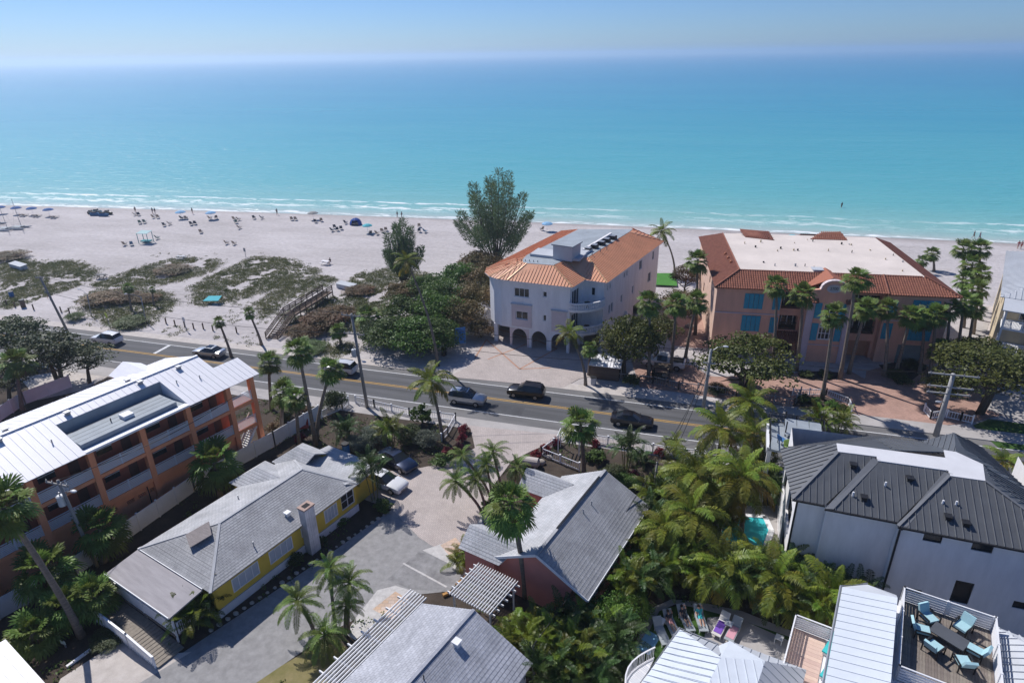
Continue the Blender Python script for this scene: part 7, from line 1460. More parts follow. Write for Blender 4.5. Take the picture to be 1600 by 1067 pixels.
T3 = ppole((2.56, 67.82, 8.05, 0.07, -0.01), 'grey power pole with guy wires beside the near garden palms', 'concrete_pole', ((0.80, 1.3),), (0.22, 0.16), lamp=(0.97, 0.95, 0.3, 1.4))
T4 = ppole((26.62, 69.14, 7.45, -0.04, 0.00), 'concrete power pole with three crossarms beside the peach building drive', 'concrete_pole', ((0.99, 4.6), (0.80, 4.2), (0.70, 4.0)), (0.30, 0.20), lamp=(0.52, -0.8, -0.6, 0.9))
T5 = ppole((-44.79, 29.59, 8.85, -0.29, -0.41), 'power pole with white transformer in front of the orange motel', 'pole', ((0.97, 2.2),), (0.16, 0.11), transformer=(0.78, -1), lamp=(0.82, 0.9, 0.2, 0.7))
T6 = ppole((-1.54, 49.88, 4.45, 0.07, 0.03), 'short wooden pole in the garden bed behind the pink cottage', 'pole', (), (0.12, 0.10), 'utility_pole')
T7 = ppole((-7.53, 29.03, 3.20, -0.03, -0.02), 'dark wooden pole among the palms by the grey shingle roof', 'pole', (), (0.11, 0.09), 'utility_pole')
ppole((-82.52, 74.29, 4.35, 0.03, 0.19), 'curved street lamp on the sandy verge beside the orange sea grape', 'grey_metal', (), (0.08, 0.06), 'street_lamp', (0.98, -0.95, -0.2, 2.2), cat='lamp')
ppole((-93.84, 74.54, 3.70, 0.14, 0.24), 'left street lamp on the sandy verge near the dark trees', 'grey_metal', (), (0.08, 0.06), 'street_lamp', (0.98, -0.95, 0.3, 2.2), cat='lamp')
def wire(label, a, b, sag=0.9, r=0.028):
    a, b = Vector(a), Vector(b); q = MB(); c = a; q.tube([tuple(a.lerp(b, t) - a + Vector((0, 0, -4 * sag * t * (1 - t)))) for t in [i / 16 for i in range(17)]], r, 4, False); o = q.build('power_line', M['black']); o.location = a; tag(o, label, 'wire', 'power lines')
wire('upper power line from the left pole to the transformer pole', T1 + Vector((0, 0, 0.1)), T2 + Vector((-.5, 0, .15)), 1.3)
wire('lower power line from the left pole to the transformer pole', T1 * 1 + Vector((0, 0, -2.4)), T2 + Vector((.4, 0, -2.4)), 1.3)
wire('upper power line from the transformer pole to the grey pole with guy wires', T2 + Vector((.5, 0, .15)), T3 + Vector((0, 0, 0)), 1.0)
wire('lower power line from the transformer pole to the grey pole with guy wires', T2 + Vector((.6, 0, -2.3)), T3 + Vector((0, 0, -1.6)), 1.1)
wire('upper power line from the grey pole to the concrete pole', T3, T4 + Vector((-1.5, 0, .1)), 0.8)
wire('lower power line from the grey pole to the concrete pole', T3 + Vector((0, 0, -1.6)), T4 + Vector((-1.5, 0, -1.5)), 0.8)
wire('power line leaving the concrete pole to the right', T4 + Vector((2, 0, .1)), T4 + Vector((40, -1, .5)), 1.0)
wire('lower power line leaving the concrete pole to the right', T4 + Vector((2, 0, -1.5)), T4 + Vector((40, -1, -1.2)), 1.0)
wire('left guy wire of the grey pole', T3 + Vector((0, 0, -1.5)), (-0.39, 59.52, 0), 0.05)
wire('right guy wire of the grey pole', T3 + Vector((0, 0, -3.0)), (0.32, 60.98, 0), 0.05)
wire('service line from the short garden pole to the dark wooden pole', T6 + Vector((0, 0, 0)), T7, 0.5)
wire('service line from the grey pole to the short garden pole', T3 + Vector((0, 0, -2)), T6, 0.6)
wire('service line from the transformer pole to the motel', T5, (-42.5, 46.0, 7.5), 0.7)
def board(name, label, base, w, h, z0, m, posts=1, rz=0.0, cat='sign', tilt=0.0):
    t = thing(name, label, cat, (base[0], base[1], 0), rz)
    for k in range(posts): x = 0 if posts == 1 else (-w * 0.4 + k * w * 0.8); q = MB(); q.bar((x, 0.05, 0), (x, 0.05, z0 + h * 0.8), 0.08); q.build('post', M['grey_metal'], t)
    q = MB(); q.box(-w / 2, w / 2, -0.03, 0.0, z0, z0 + h); q.build('panel', m, t); return t
blue = mat('sign_blue', (0.03, 0.16, 0.42), 0.5, 0.1, 2)
board('sign', 'tall blue sign panel beside the paver forecourt', (-30.33, 76.52, 0), 1.6, 2.4, 1.3, blue, 2, R(35))
t = board('warning_sign', 'yellow-green pedestrian warning sign beside the road at the left', (-86.28, 70.92, 0), 0.7, 0.7, 1.9, mat('sign_lime', (0.50, 0.62, 0.03), 0.5, 0.05, 2), 1, R(-20))
board('sign', 'small white road sign on the sandy verge among the bollards', (-74.01, 73.24, 0), 0.55, 0.7, 1.6, M['paint_white'], 1, R(-10)); board('sign', 'grey notice post at the edge of the beach', (-90.69, 109.66, 0), 0.5, 0.8, 1.2, M['grey_metal']); board('sign', 'small white notice in the mulch bed below the tall leaning palm', (-39.46, 25.15, 0), 0.4, 0.5, 0.5, M['paint_white']); board('sign', 'pale green notice beside the shell parking', (-40.21, 22.60, 0), 0.45, 0.3, 0.4, mat('sign_pale', (0.5, 0.62, 0.58), 0.6, 0.05, 2))
MBS = 'bollards along the sandy verge'
for i, p in enumerate(((-79.20, 74.85, 0), (-77.21, 74.54, 0), (-75.33, 74.48, 0), (-73.40, 74.18, 0), (-71.93, 74.55, 0), (-69.94, 74.28, 0), (-112.70, 75.00, 0), (-110.36, 74.63, 0), (-106.04, 74.47, 0), (-100.33, 74.69, 0), (-98.42, 74.57, 0), (-65.86, 74.54, 0))):
    q = MB(); q.tube([(0, 0, -0.1), (0, 0, 0.95), (0, 0, 1.0)], [0.11, 0.11, 0.07], 8); o = q.build('bollard', M['wood']); o.location = (p[0], p[1], 0)
    tag(o, 'short wooden bollard on the sandy verge, %s' % ['first right of the street lamp', 'second right of the street lamp', 'third right of the street lamp', 'fourth right of the street lamp', 'fifth right of the street lamp', 'sixth right of the street lamp', 'leftmost of all', 'second from the left edge', 'right of the brown bin', 'left of the leaning pole', 'right of the leaning pole', 'beside the trimmed palms'][i], 'bollard', MBS)
def bin_(label, p, m, s=1.0):
    t = thing('bin', label, 'bin', p); q = MB(); q.prism([(0.38 * math.cos(a), 0.38 * math.sin(a)) for a in [i * math.pi / 4 for i in range(8)]], 0, 0.95 * s); q.build('body', m, t); q = MB(); q.prism([(0.42 * math.cos(a), 0.42 * math.sin(a)) for a in [i * math.pi / 4 for i in range(8)]], 0.952 * s, 1.05 * s); q.build('lid', M['black'], t)
bin_('brown bin on the sand at the left edge', (-108.94, 74.99, 0), M['wood'], 1.3); bin_('blue bin on the dune at the left edge', (-115.94, 78.47, 0), blue); bin_('dark bin beside the forecourt near the blue sign', (-32.21, 74.95, 0), M['black']); bin_('tall blue bin in the garden behind the yellow cottage', (-32.91, 49.36, 0), blue, 1.5); bin_('grey stone post bin beside the bin shed', (-10.79, 71.68, 0), M['stucco_grey'])
def boulder(p, r, lab, grp):
    q = MB(); q.ball((0, 0, r * 0.3), r, 10, 7, (1, 0.8, 0.6)); o = q.build('boulder', mat('boulder', (0.42, 0.37, 0.32), 0.9, 0.2, 2.0, 0.5, 6), smooth=True); o.location = (p[0], p[1], 0)
    for v in o.data.vertices: v.co *= 1 + 0.25 * noise.noise(v.co * 2.1 / r + Vector((p[0], p[1], 0)))
    tag(o, lab, 'boulder', grp)
for p, r, lab in (((-22.89, 50.84, 0), 0.6, 'boulder left of the driveway mouth, largest'), ((-22.01, 50.38, 0), 0.45, 'boulder left of the driveway mouth, nearest the pavers'), ((-21.49, 51.22, 0), 0.4, 'boulder beside the red plants left of the driveway'), ((-13.03, 53.25, 0), 0.5, 'boulder right of the driveway mouth beside the shell wall'), ((-12.42, 54.35, 0), 0.4, 'boulder below the angled rail fence'), ((0.74, 97.46, 0), 0.9, 'pale boulder left of the peach building'), ((0.21, 93.33, 0), 0.7, 'pale boulder below the first one beside the peach building')): boulder(p, r, lab, 'landscape boulders')
for k in range(26):
    f = k / 25; p = ((-31.18, 26.65, 0)[0] * (1 - f) + (-24.82, 41.69, 0)[0] * f, (-31.18, 26.65, 0)[1] * (1 - f) + (-24.82, 41.69, 0)[1] * f); boulder(p, random.uniform(0.12, 0.24), 'small pale edging stone of the cottage flower bed', 'edging stones of the cottage flower bed')
t = thing('cistern', 'pale rounded propane tank beside the pink cottage gable', 'tank', (-13.98, 52.53, 0)); q = MB(); q.tube([(-1.0, 0, 0.55), (-0.85, 0, 0.55), (0.85, 0, 0.55), (1.0, 0, 0.55)], [0.25, 0.5, 0.5, 0.25], 14); q.build('shell', mat('tank_tan', (0.50, 0.44, 0.40), 0.6, 0.08, 2), t, smooth=False); q = MB(); q.box(-0.7, -0.5, -0.4, 0.4, 0, 0.2); q.box(0.5, 0.7, -0.4, 0.4, 0, 0.2); q.build('foot', M['concrete'], t)
# rest of the yard clutter
t = thing('kerb_stop', 'white parking kerb at the edge of the shell parking', 'kerb', (-38.58, 22.17, 0)); a, b = Vector((-38.63, 21.35, 0)), Vector((-38.25, 22.92, 0)); c = Vector((-38.58, 22.17, 0)); q = MB(); q.bar(tuple(a - c + Vector((0, 0, .1))), tuple(b - c + Vector((0, 0, .1))), 0.18, 0.16); q.build('beam', M['stucco_white'], t)
t = thing('kerb_stop', 'white parking kerb below the cottage ramp', 'kerb', (-37.94, 24.49, 0)); a, b = Vector((-38.10, 23.63, 0)), Vector((-37.60, 25.30, 0)); c = Vector((-37.94, 24.49, 0)); q = MB(); q.bar(tuple(a - c + Vector((0, 0, .1))), tuple(b - c + Vector((0, 0, .1))), 0.18, 0.16); q.build('beam', M['stucco_white'], t)
t = thing('patio_table', 'round stone table and stools in the garden behind the yellow cottage', 'table', (-32.35, 47.84, 0)); q = MB(); q.tube([(0, 0, 0.68), (0, 0, 0.76)], 0.7, 14); q.build('top', M['concrete'], t); q = MB(); q.tube([(0, 0, 0), (0, 0, 0.68)], 0.18, 8); q.build('leg', M['concrete'], t)
t = thing('garden_board', 'red lettered board and white table behind the white fence, shaped as a bench', 'bench', (-40.48, 52.54, 0), R(35)); q = MB(); q.box(-0.9, 0.9, -0.35, 0.35, 0.3, 0.42); q.slab([(-0.9, 0.3, 0.4), (0.9, 0.3, 0.4), (0.9, 0.55, 1.0), (-0.9, 0.55, 1.0)], 0.08); q.build('seat', cloth('red', (0.35, 0.04, 0.03)), t); q = MB()  # a red lettered board and white table, built in bench shape
for x in (-0.8, 0.8): q.bar((x, -0.3, 0), (x, -0.3, 0.3), 0.08); q.bar((x, 0.3, 0), (x, 0.3, 0.3), 0.08)
q.build('leg', M['paint_white'], t)

# ---------------------------------------------------------------- people
def person_mesh(pose, shirt, short, seed=0):
    J = {'stand': dict(pelvis=(0, 0, .95), chest=(0, 0, 1.32), neck=(0, 0, 1.48), head=(0, .02, 1.63), ls=(.18, 0, 1.40), le=(.24, -.03, 1.12), lh=(.25, .06, .88), rs=(-.18, 0, 1.40), re=(-.25, .02, 1.12), rh=(-.24, .14, .92), lhip=(.09, 0, .90), lk=(.10, .03, .50), la=(.10, 0, .08), lt=(.11, .16, .04), rhip=(-.09, 0, .90), rk=(-.10, .02, .50), ra=(-.10, -.02, .08), rt=(-.11, .14, .04))}
    J['walk'] = dict(J['stand'], lk=(.10, .18, .52), la=(.10, .26, .10), lt=(.10, .42, .08), rk=(-.10, -.04, .48), ra=(-.10, -.30, .14), rt=(-.10, -.18, .05), lh=(.26, -.14, .90), re=(-.25, .08, 1.13), rh=(-.24, .26, .98))
    J['sit'] = dict(pelvis=(0, 0, .42), chest=(0, -.10, .76), neck=(0, -.12, .93), head=(0, -.09, 1.08), ls=(.18, -.10, .86), le=(.25, .02, .62), lh=(.20, .24, .54), rs=(-.18, -.10, .86), re=(-.25, .02, .62), rh=(-.20, .24, .54), lhip=(.09, .04, .42), lk=(.11, .44, .46), la=(.11, .52, .08), lt=(.11, .68, .04), rhip=(-.09, .04, .42), rk=(-.11, .44, .46), ra=(-.11, .52, .08), rt=(-.11, .68, .04))
    J['lie'] = dict(pelvis=(0, 0, .46), chest=(0, -.36, .60), neck=(0, -.52, .70), head=(0, -.64, .80), ls=(.18, -.42, .64), le=(.28, -.20, .56), lh=(.24, .05, .54), rs=(-.18, -.42, .64), re=(-.30, -.56, .74), rh=(-.16, -.66, .92), lhip=(.09, .06, .45), lk=(.11, .46, .52), la=(.11, .84, .44), lt=(.11, .90, .56), rhip=(-.09, .06, .45), rk=(-.11, .46, .50), ra=(-.11, .86, .44), rt=(-.11, .92, .56))
    P = J[pose]; names = list(P); edges = [('pelvis', 'chest'), ('chest', 'neck'), ('neck', 'head'), ('chest', 'ls'), ('ls', 'le'), ('le', 'lh'), ('chest', 'rs'), ('rs', 're'), ('re', 'rh'), ('pelvis', 'lhip'), ('lhip', 'lk'), ('lk', 'la'), ('la', 'lt'), ('pelvis', 'rhip'), ('rhip', 'rk'), ('rk', 'ra'), ('ra', 'rt')]
    rad = dict(pelvis=.145, chest=.155, neck=.06, head=.105, ls=.075, le=.05, lh=.04, rs=.075, re=.05, rh=.04, lhip=.10, lk=.065, la=.045, lt=.035, rhip=.10, rk=.065, ra=.045, rt=.035)
    me = bpy.data.meshes.new('body'); me.from_pydata([P[k] for k in names], [(names.index(a), names.index(b)) for a, b in edges], []); o = bpy.data.objects.new('tmp', me); COL.objects.link(o)
    md = o.modifiers.new('skin', 'SKIN')
    for i, k in enumerate(names): me.skin_vertices[0].data[i].radius = (rad[k], rad[k] * (0.8 if k in ('chest', 'pelvis') else 1)); me.skin_vertices[0].data[i].use_root = (k == 'pelvis')
    o.modifiers.new('sub', 'SUBSURF').levels = 1; dg = bpy.context.evaluated_depsgraph_get(); out = bpy.data.meshes.new_from_object(o.evaluated_get(dg)); bpy.data.objects.remove(o); out.name = 'body'
    out.materials.clear(); [out.materials.append(x) for x in (M['skin'], shirt, short)]
    pts = {k: Vector(P[k]) for k in names}
    for f in out.polygons:
        c = f.center; k = min(names, key=lambda n_: (pts[n_] - c).length); f.material_index = 1 if k in ('chest', 'ls', 'rs') else (2 if k in ('pelvis', 'lhip', 'rhip') else 0); f.use_smooth = True
    return out, P['head']
PM = {}
def person(label, p, pose, shirt, short, rz, z=0.0, grp=None, hair='hair'):
    key = (pose, shirt, short)
    if key not in PM: PM[key] = person_mesh(pose, cloth(*shirt), cloth(*short))
    me, hd = PM[key]; t = thing('person', label, 'person', (p[0], p[1], z), rz, grp); inst('body', me, t)
    q = MB(); q.ball((hd[0], hd[1] - 0.02, hd[2] + 0.035), 0.115, 8, 6, (0.95, 1.0, 0.95)); q.build('hair', M[hair], t, smooth=True)
    q = MB(); q.ball((hd[0], hd[1] + 0.105, hd[2] - 0.01), 0.025, 6, 4); q.build('nose', M['skin'], t); return t
DK, WT, TE, NV, RD, PK = ('darkgrey', (0.03, 0.03, 0.04)), ('white', (0.7, 0.7, 0.7)), ('teal', (0.05, 0.42, 0.45)), ('navy', (0.02, 0.03, 0.09)), ('red', (0.35, 0.04, 0.03)), ('rose', (0.5, 0.25, 0.24))
BP = 'people walking on the beach'
gz = lambda p: max(ground_z(p[0], p[1]), SEA_Z)
for p, lab, po, sh, st_, rz in (
 ((-148.79, 139.77, 0), 'person in dark clothes standing behind two beach chairs', 'stand', DK, DK, 1), ((-142.74, 139.52, 0), 'left one of two dark-clothed people walking along the water', 'walk', DK, NV, 1.6), ((-141.73, 139.35, 0), 'right one of two dark-clothed people walking along the water', 'walk', NV, DK, 1.6), ((-131.84, 141.93, 0), 'lone person walking near the water right of a pale umbrella', 'walk', DK, DK, -1.5), ((-108.47, 146.33, 0), 'lone dark figure at the waterline left of the surf', 'walk', DK, DK, 0.3),
 ((-75.38, 150.67, 0), 'left one of two people strolling at the waterline', 'walk', DK, NV, 1.5), ((-74.07, 150.59, 0), 'right one of two people strolling at the waterline', 'walk', NV, DK, 1.5), ((57.86, 160.46, 0), 'left one of two people wading at the right', 'walk', DK, DK, -1.4), ((58.68, 159.55, 0), 'right one of two people wading at the right', 'walk', NV, NV, -1.4), ((63.50, 152.90, 0), 'left one of two sunbathers walking at the right edge', 'walk', RD, PK, 0), ((64.12, 153.04, 0), 'right one of two sunbathers walking at the right edge', 'walk', PK, RD, 0), ((20.57, 144.34, 0), 'person standing beside the turquoise umbrella', 'stand', DK, DK, 2)):
    person(lab, p, po, sh, st_, rz, gz(p), BP)
p = (35.72, 187.86, 0); person('lone swimmer standing in the sea', p, 'stand', DK, DK, 0.5, SEA_Z - 0.35)
person('person in white shirt walking on the near sidewalk', (-43.79, 58.61, 0), 'walk', WT, NV, R(-90), 0.03); person('dark-clothed person behind the metal rail fence', (-1.82, 72.97, 0), 'walk', DK, DK, R(90), 0.1); person('person in red walking on the sandy beach path', (-108.59, 79.61, 0), 'walk', RD, DK, R(160), 0.0)

# ---------------------------------------------------------------- beach furniture
def beach_chair_meshes(m):
    q = MB(); q.slab([(-0.28, -0.05, 0.30), (0.28, -0.05, 0.30), (0.28, 0.5, 0.36), (-0.28, 0.5, 0.36)], 0.04); s = q.mesh('seat', m)
    q = MB(); q.slab([(-0.28, -0.05, 0.30), (0.28, -0.05, 0.30), (0.28, -0.42, 0.95), (-0.28, -0.42, 0.95)], 0.04); b = q.mesh('backrest', m)
    q = MB(); q.bar((-0.30, -0.25, 0), (-0.30, 0.45, 0.55), 0.035); q.bar((0.30, -0.25, 0), (0.30, 0.45, 0.55), 0.035); q.bar((-0.30, 0.40, 0), (-0.30, -0.2, 0.55), 0.035); q.bar((0.30, 0.40, 0), (0.30, -0.2, 0.55), 0.035); q.bar((-0.30, -0.25, 0.56), (-0.30, 0.45, 0.56), 0.05); q.bar((0.30, -0.25, 0.56), (0.30, 0.45, 0.56), 0.05); f = q.mesh('frame', M['grey_metal']); return s, b, f
CH = [beach_chair_meshes(cloth(n_, c_)) for n_, c_ in (('chair_dark', (0.05, 0.06, 0.09)), ('chair_blue', (0.05, 0.15, 0.28)), ('chair_tan', (0.33, 0.27, 0.22)), ('chair_green', (0.10, 0.17, 0.16)))]
CNAME = ['dark', 'blue', 'tan', 'green']
def chair(p, c, rz, lab, grp='beach chairs on the sand', z=None, sc=1.0):
    t = thing('beach_chair', lab, 'chair', (p[0], p[1], gz(p) if z is None else z), rz, grp); s, b, f = CH[c]; inst('seat', s, t, sc=sc); inst('backrest', b, t, sc=sc); inst('frame', f, t, sc=sc)
for p, c, lab in (
 ((-145.81, 136.50, 0), 2, 'below the person in dark clothes, left'), ((-144.76, 136.73, 0), 0, 'below the person in dark clothes, right'), ((-138.39, 135.12, 0), 2, 'below the two dark-clothed walkers, left'), ((-137.19, 135.39, 0), 2, 'below the two dark-clothed walkers, right'), ((-136.83, 129.00, 0), 3, 'above the turquoise cabana, left of a pair'), ((-136.23, 129.84, 0), 3, 'above the turquoise cabana, right of a pair'), ((-128.49, 128.15, 0), 0, 'midway between cabana and pale umbrella, left of a pair'), ((-128.22, 129.57, 0), 2, 'midway between cabana and pale umbrella, right of a pair'), ((-122.69, 130.83, 0), 0, 'dark pair right below the first pale umbrella, left'), ((-122.20, 131.62, 0), 0, 'dark pair right below the first pale umbrella, right'), ((-114.73, 124.82, 0), 2, 'standing alone in the middle of the left beach'),
 ((-115.55, 138.04, 0), 2, 'in the cluster right of the second pale umbrella, left'), ((-113.92, 137.69, 0), 2, 'in the cluster right of the second pale umbrella, middle'), ((-112.72, 135.14, 0), 3, 'in the cluster right of the second pale umbrella, front'), ((-107.98, 130.18, 0), 2, 'below the cluster right of the second pale umbrella'), ((-123.73, 111.08, 0), 2, 'left one of a pair in front of the cabana'), ((-122.13, 111.45, 0), 1, 'right one of a pair in front of the cabana'), ((-120.21, 116.96, 0), 3, 'right beside the turquoise cabana'), ((-101.55, 117.36, 0), 2, 'red-brown pair on the empty sand, left'), ((-99.47, 117.30, 0), 2, 'red-brown pair on the empty sand, right'),
 ((-111.32, 140.44, 0), 0, 'left of a dark pair near the lone walker'), ((-109.32, 140.89, 0), 0, 'right of a dark pair near the lone walker'), ((-100.67, 141.38, 0), 2, 'left of a pair left of the grey shade'), ((-99.68, 141.60, 0), 2, 'right of a pair left of the grey shade'), ((-93.06, 140.27, 0), 0, 'below the grey shade, left'), ((-92.36, 141.82, 0), 2, 'below the grey shade, right'), ((-84.09, 133.09, 0), 0, 'in the dark cluster before the blue tent, left'), ((-83.20, 133.92, 0), 0, 'in the dark cluster before the blue tent, middle'), ((-82.93, 135.25, 0), 0, 'in the dark cluster before the blue tent, right'), ((-85.13, 136.04, 0), 0, 'in the dark cluster before the blue tent, back'), ((-84.83, 140.75, 0), 0, 'touching the left side of the blue tent'),
 ((-73.58, 132.45, 0), 0, 'below the small turquoise umbrella, first'), ((-72.10, 132.79, 0), 2, 'below the small turquoise umbrella, second'), ((-72.02, 135.24, 0), 2, 'below the small turquoise umbrella, third'), ((-71.67, 136.56, 0), 2, 'below the small turquoise umbrella, fourth'), ((-65.29, 136.78, 0), 0, 'right of the small casuarina, left'), ((-63.35, 137.23, 0), 0, 'right of the small casuarina, middle'), ((-61.77, 136.98, 0), 1, 'right of the small casuarina, right'), ((-65.37, 141.83, 0), 2, 'above the group right of the small casuarina'), ((-129.80, 135.57, 0), 0, 'under the first pale umbrella, left'), ((-128.61, 135.84, 0), 2, 'under the first pale umbrella, right'), ((-122.39, 137.23, 0), 2, 'under the second pale umbrella, left'), ((-121.21, 138.23, 0), 2, 'under the second pale umbrella, right'), ((-35.51, 145.45, 0), 2, 'under the pale umbrella right of the casuarina'), ((18.47, 144.87, 0), 2, 'under the turquoise umbrella behind the flat roof')):
    chair(p, c, random.uniform(-0.5, 0.9), '%s beach chair %s' % (CNAME[c], lab), sc=1.15)
def umbrella(p, m, lab, r=1.25, h=2.3, z=None, grp='beach umbrellas'):
    t = thing('beach_umbrella', lab, 'umbrella', (p[0], p[1], gz(p) if z is None else z), random.uniform(0, 1), grp); q = MB(); q.tube([(0, 0, 0), (0, 0, h)], 0.025, 6); q.build('pole', M['paint_white'], t)
    q = MB(); n = 8; r1 = [(r * math.cos(2 * math.pi * i / n), r * math.sin(2 * math.pi * i / n), h - 0.42) for i in range(n)]; r2 = [(0.55 * r * math.cos(2 * math.pi * i / n), 0.55 * r * math.sin(2 * math.pi * i / n), h - 0.12) for i in range(n)]
    for i in range(n):
        j = (i + 1) % n; q.face((r1[i], r1[j], r2[j], r2[i])); q.face((r2[i], r2[j], (0, 0, h)))
        q.face((r1[i], r1[j], (r1[j][0], r1[j][1], h - 0.54), (r1[i][0], r1[i][1], h - 0.54)))
    q.build('canopy', m, t)
ub = cloth('umbrella_blue', (0.025, 0.10, 0.30)); up_ = cloth('umbrella_pale', (0.22, 0.42, 0.62)); ut = cloth('umbrella_turquoise', (0.08, 0.42, 0.48))
for p, m, lab in (((-185.08, 130.14, 0), ub, 'dark blue beach umbrella cut by the left edge behind the catamaran masts'), ((-179.75, 130.53, 0), ub, 'dark blue beach umbrella, second from the left edge'), ((-174.66, 130.87, 0), ub, 'dark blue beach umbrella, third from the left edge'), ((-168.56, 130.67, 0), ub, 'dark blue beach umbrella, fourth from the left edge'), ((-130.34, 136.19, 0), up_, 'pale blue beach umbrella on the left beach, left of two'), ((-121.89, 137.34, 0), up_, 'pale blue beach umbrella on the left beach, right of two'), ((-75.03, 133.93, 0), ut, 'small turquoise beach umbrella below the blue tent'), ((-34.19, 145.14, 0), up_, 'pale blue beach umbrella right of the tall casuarina'), ((19.30, 145.59, 0), ut, 'turquoise beach umbrella behind the peach building'), ((27.63, 144.98, 0), up_, 'light blue beach umbrella behind the flat roof'), ((-95.48, 143.26, 0), cloth('shade_grey', (0.28, 0.28, 0.27)), 'grey beach shade near the waterline')):
    umbrella(p, m, lab, 1.35 if m is not ut else 1.2, 2.2)
def lounger(p, rz, lab, m, grp, z=None, towel=None):
    t = thing('sun_lounger', lab, 'lounger', (p[0], p[1], gz(p) if z is None else z), rz, grp)
    q = MB(); q.box(-0.33, 0.33, -0.35, 1.25, 0.30, 0.36); q.build('bed', m, t); q = MB(); q.slab([(-0.33, -0.35, 0.35), (0.33, -0.35, 0.35), (0.33, -0.85, 0.80), (-0.33, -0.85, 0.80)], 0.05); q.build('backrest', m, t)
    q = MB()
    for x in (-0.30, 0.30): q.bar((x, -0.38, 0.28), (x, 1.25, 0.28), 0.05)
    q.build('frame', M['paint_white'], t)
    for x in (-0.3, 0.3):
        for y in (-0.3, 1.15): q = MB(); q.bar((x, y, 0), (x, y, 0.26), 0.05); q.build('leg', M['paint_white'], t)
    if towel: q = MB(); q.box(-0.27, 0.27, -0.2, 1.0, 0.362, 0.385); q.build('towel', towel, t)
lt_ = cloth('lounger_tan', (0.42, 0.38, 0.34)); BL = 'sun loungers under the dark blue umbrellas'
for i, (p, lab) in enumerate((((-176.38, 128.93, 0), 'under the second dark blue umbrella, left'), ((-175.49, 129.13, 0), 'under the second dark blue umbrella, right'), ((-171.91, 129.15, 0), 'under the third dark blue umbrella, left'), ((-171.02, 129.35, 0), 'under the third dark blue umbrella, right'), ((-165.73, 129.02, 0), 'under the fourth dark blue umbrella, left'), ((-164.86, 129.21, 0), 'under the fourth dark blue umbrella, right'))): lounger(p, R(20), 'beach lounger ' + lab, lt_, BL)
# blue tent, cabana, catamarans, jet skis
t = thing('beach_tent', 'blue dome beach tent near the waterline', 'tent', (-81.96, 140.72, 0) [:2] + (gz((-81.96, 140.72, 0)),)); q = MB(); n = 10
prof = [(1.5, 0.0), (1.45, 0.6), (1.1, 1.25), (0.55, 1.6), (0, 1.7)]
for (r0, z0), (r1, z1) in zip(prof, prof[1:]):
    for i in range(n):
        if i in (7, 8) and z0 < 1.0: continue
        a0, a1 = 2 * math.pi * i / n, 2 * math.pi * (i + 1) / n; q.face([(r0 * math.cos(a0), r0 * math.sin(a0), z0), (r0 * math.cos(a1), r0 * math.sin(a1), z0), (r1 * math.cos(a1), r1 * math.sin(a1), z1), (r1 * math.cos(a0), r1 * math.sin(a0), z1)])
q.build('shell', cloth('tent_blue', (0.012, 0.06, 0.30)), t); q = MB()
for i in range(0, n, 2): a0 = 2 * math.pi * i / n; q.tube([((r_ + 0.02) * math.cos(a0), (r_ + 0.02) * math.sin(a0), z_) for r_, z_ in prof], 0.02, 4)
q.build('pole', M['grey_metal'], t, kind='stuff')
t = thing('cabana', 'turquoise framed beach cabana with white canopy', 'cabana', (-120.52, 114.04, 0)[:2] + (gz((-120.52, 114.04, 0)),), R(8))
for x in (-1.2, 1.2):
    for y in (-0.9, 0.9): q = MB(); q.bar((x, y, 0), (x, y, 2.3), 0.1); q.build('post', cloth('teal_frame', (0.08, 0.30, 0.32)), t)
q = MB(); q.slab([(-1.35, -1.05, 2.3), (1.35, -1.05, 2.3), (1.35, 1.05, 2.55), (-1.35, 1.05, 2.55)], 0.06); q.build('canopy', cloth('teal_pale', (0.40, 0.56, 0.56)), t); q = MB(); q.box(-1.1, 1.1, -0.5, 0.7, 0.25, 0.5); q.build('daybed', cloth('teal_frame', (0.08, 0.30, 0.32)), t)
def catamaran(p, rz, lab):
    t = thing('catamaran', lab, 'catamaran', (p[0], p[1], gz(p)), rz, 'catamarans pulled up on the sand')
    for s in (-1, 1): q = MB(); q.tube([(-2.6, s * 1.1, 0.35), (-1.8, s * 1.1, 0.3), (1.6, s * 1.1, 0.3), (2.7, s * 1.1, 0.5)], [0.12, 0.24, 0.24, 0.04], 8); q.build('hull', cloth('hull_grey', (0.42, 0.44, 0.46)), t)
    q = MB(); q.box(-1.2, 0.8, -1.0, 1.0, 0.62, 0.66); q.build('trampoline', M['roof_flat'], t); q = MB(); q.bar((-1.2, -1.15, 0.6), (-1.2, 1.15, 0.6), 0.09); q.bar((0.8, -1.15, 0.6), (0.8, 1.15, 0.6), 0.09); q.build('beam', M['grey_metal'], t)
    q = MB(); q.tube([(0.8, 0, 0.62), (0.5, 0, 7.6)], [0.06, 0.04], 6); q.build('mast', M['grey_metal'], t); q = MB(); q.bar((0.8, 0, 1.2), (-1.6, 0, 1.1), 0.06); q.build('boom', M['grey_metal'], t)
    q = MB()
    for e_ in ((2.6, 0, 0.6), (-0.3, 1.1, 0.6), (-0.3, -1.1, 0.6)): q.tube([(0.53, 0, 6.6), e_], 0.012, 4)
    q.build('stay', M['grey_metal'], t, kind='stuff')
catamaran((-163.15, 117.60, 0), R(15), 'grey catamaran with bare mast on the sand, right one'); catamaran((-165.45, 115.76, 0), R(12), 'grey catamaran with bare mast cut by the left edge'); catamaran((-173.50, 119.32, 0), R(12), 'catamaran mostly outside the left edge of the photograph')
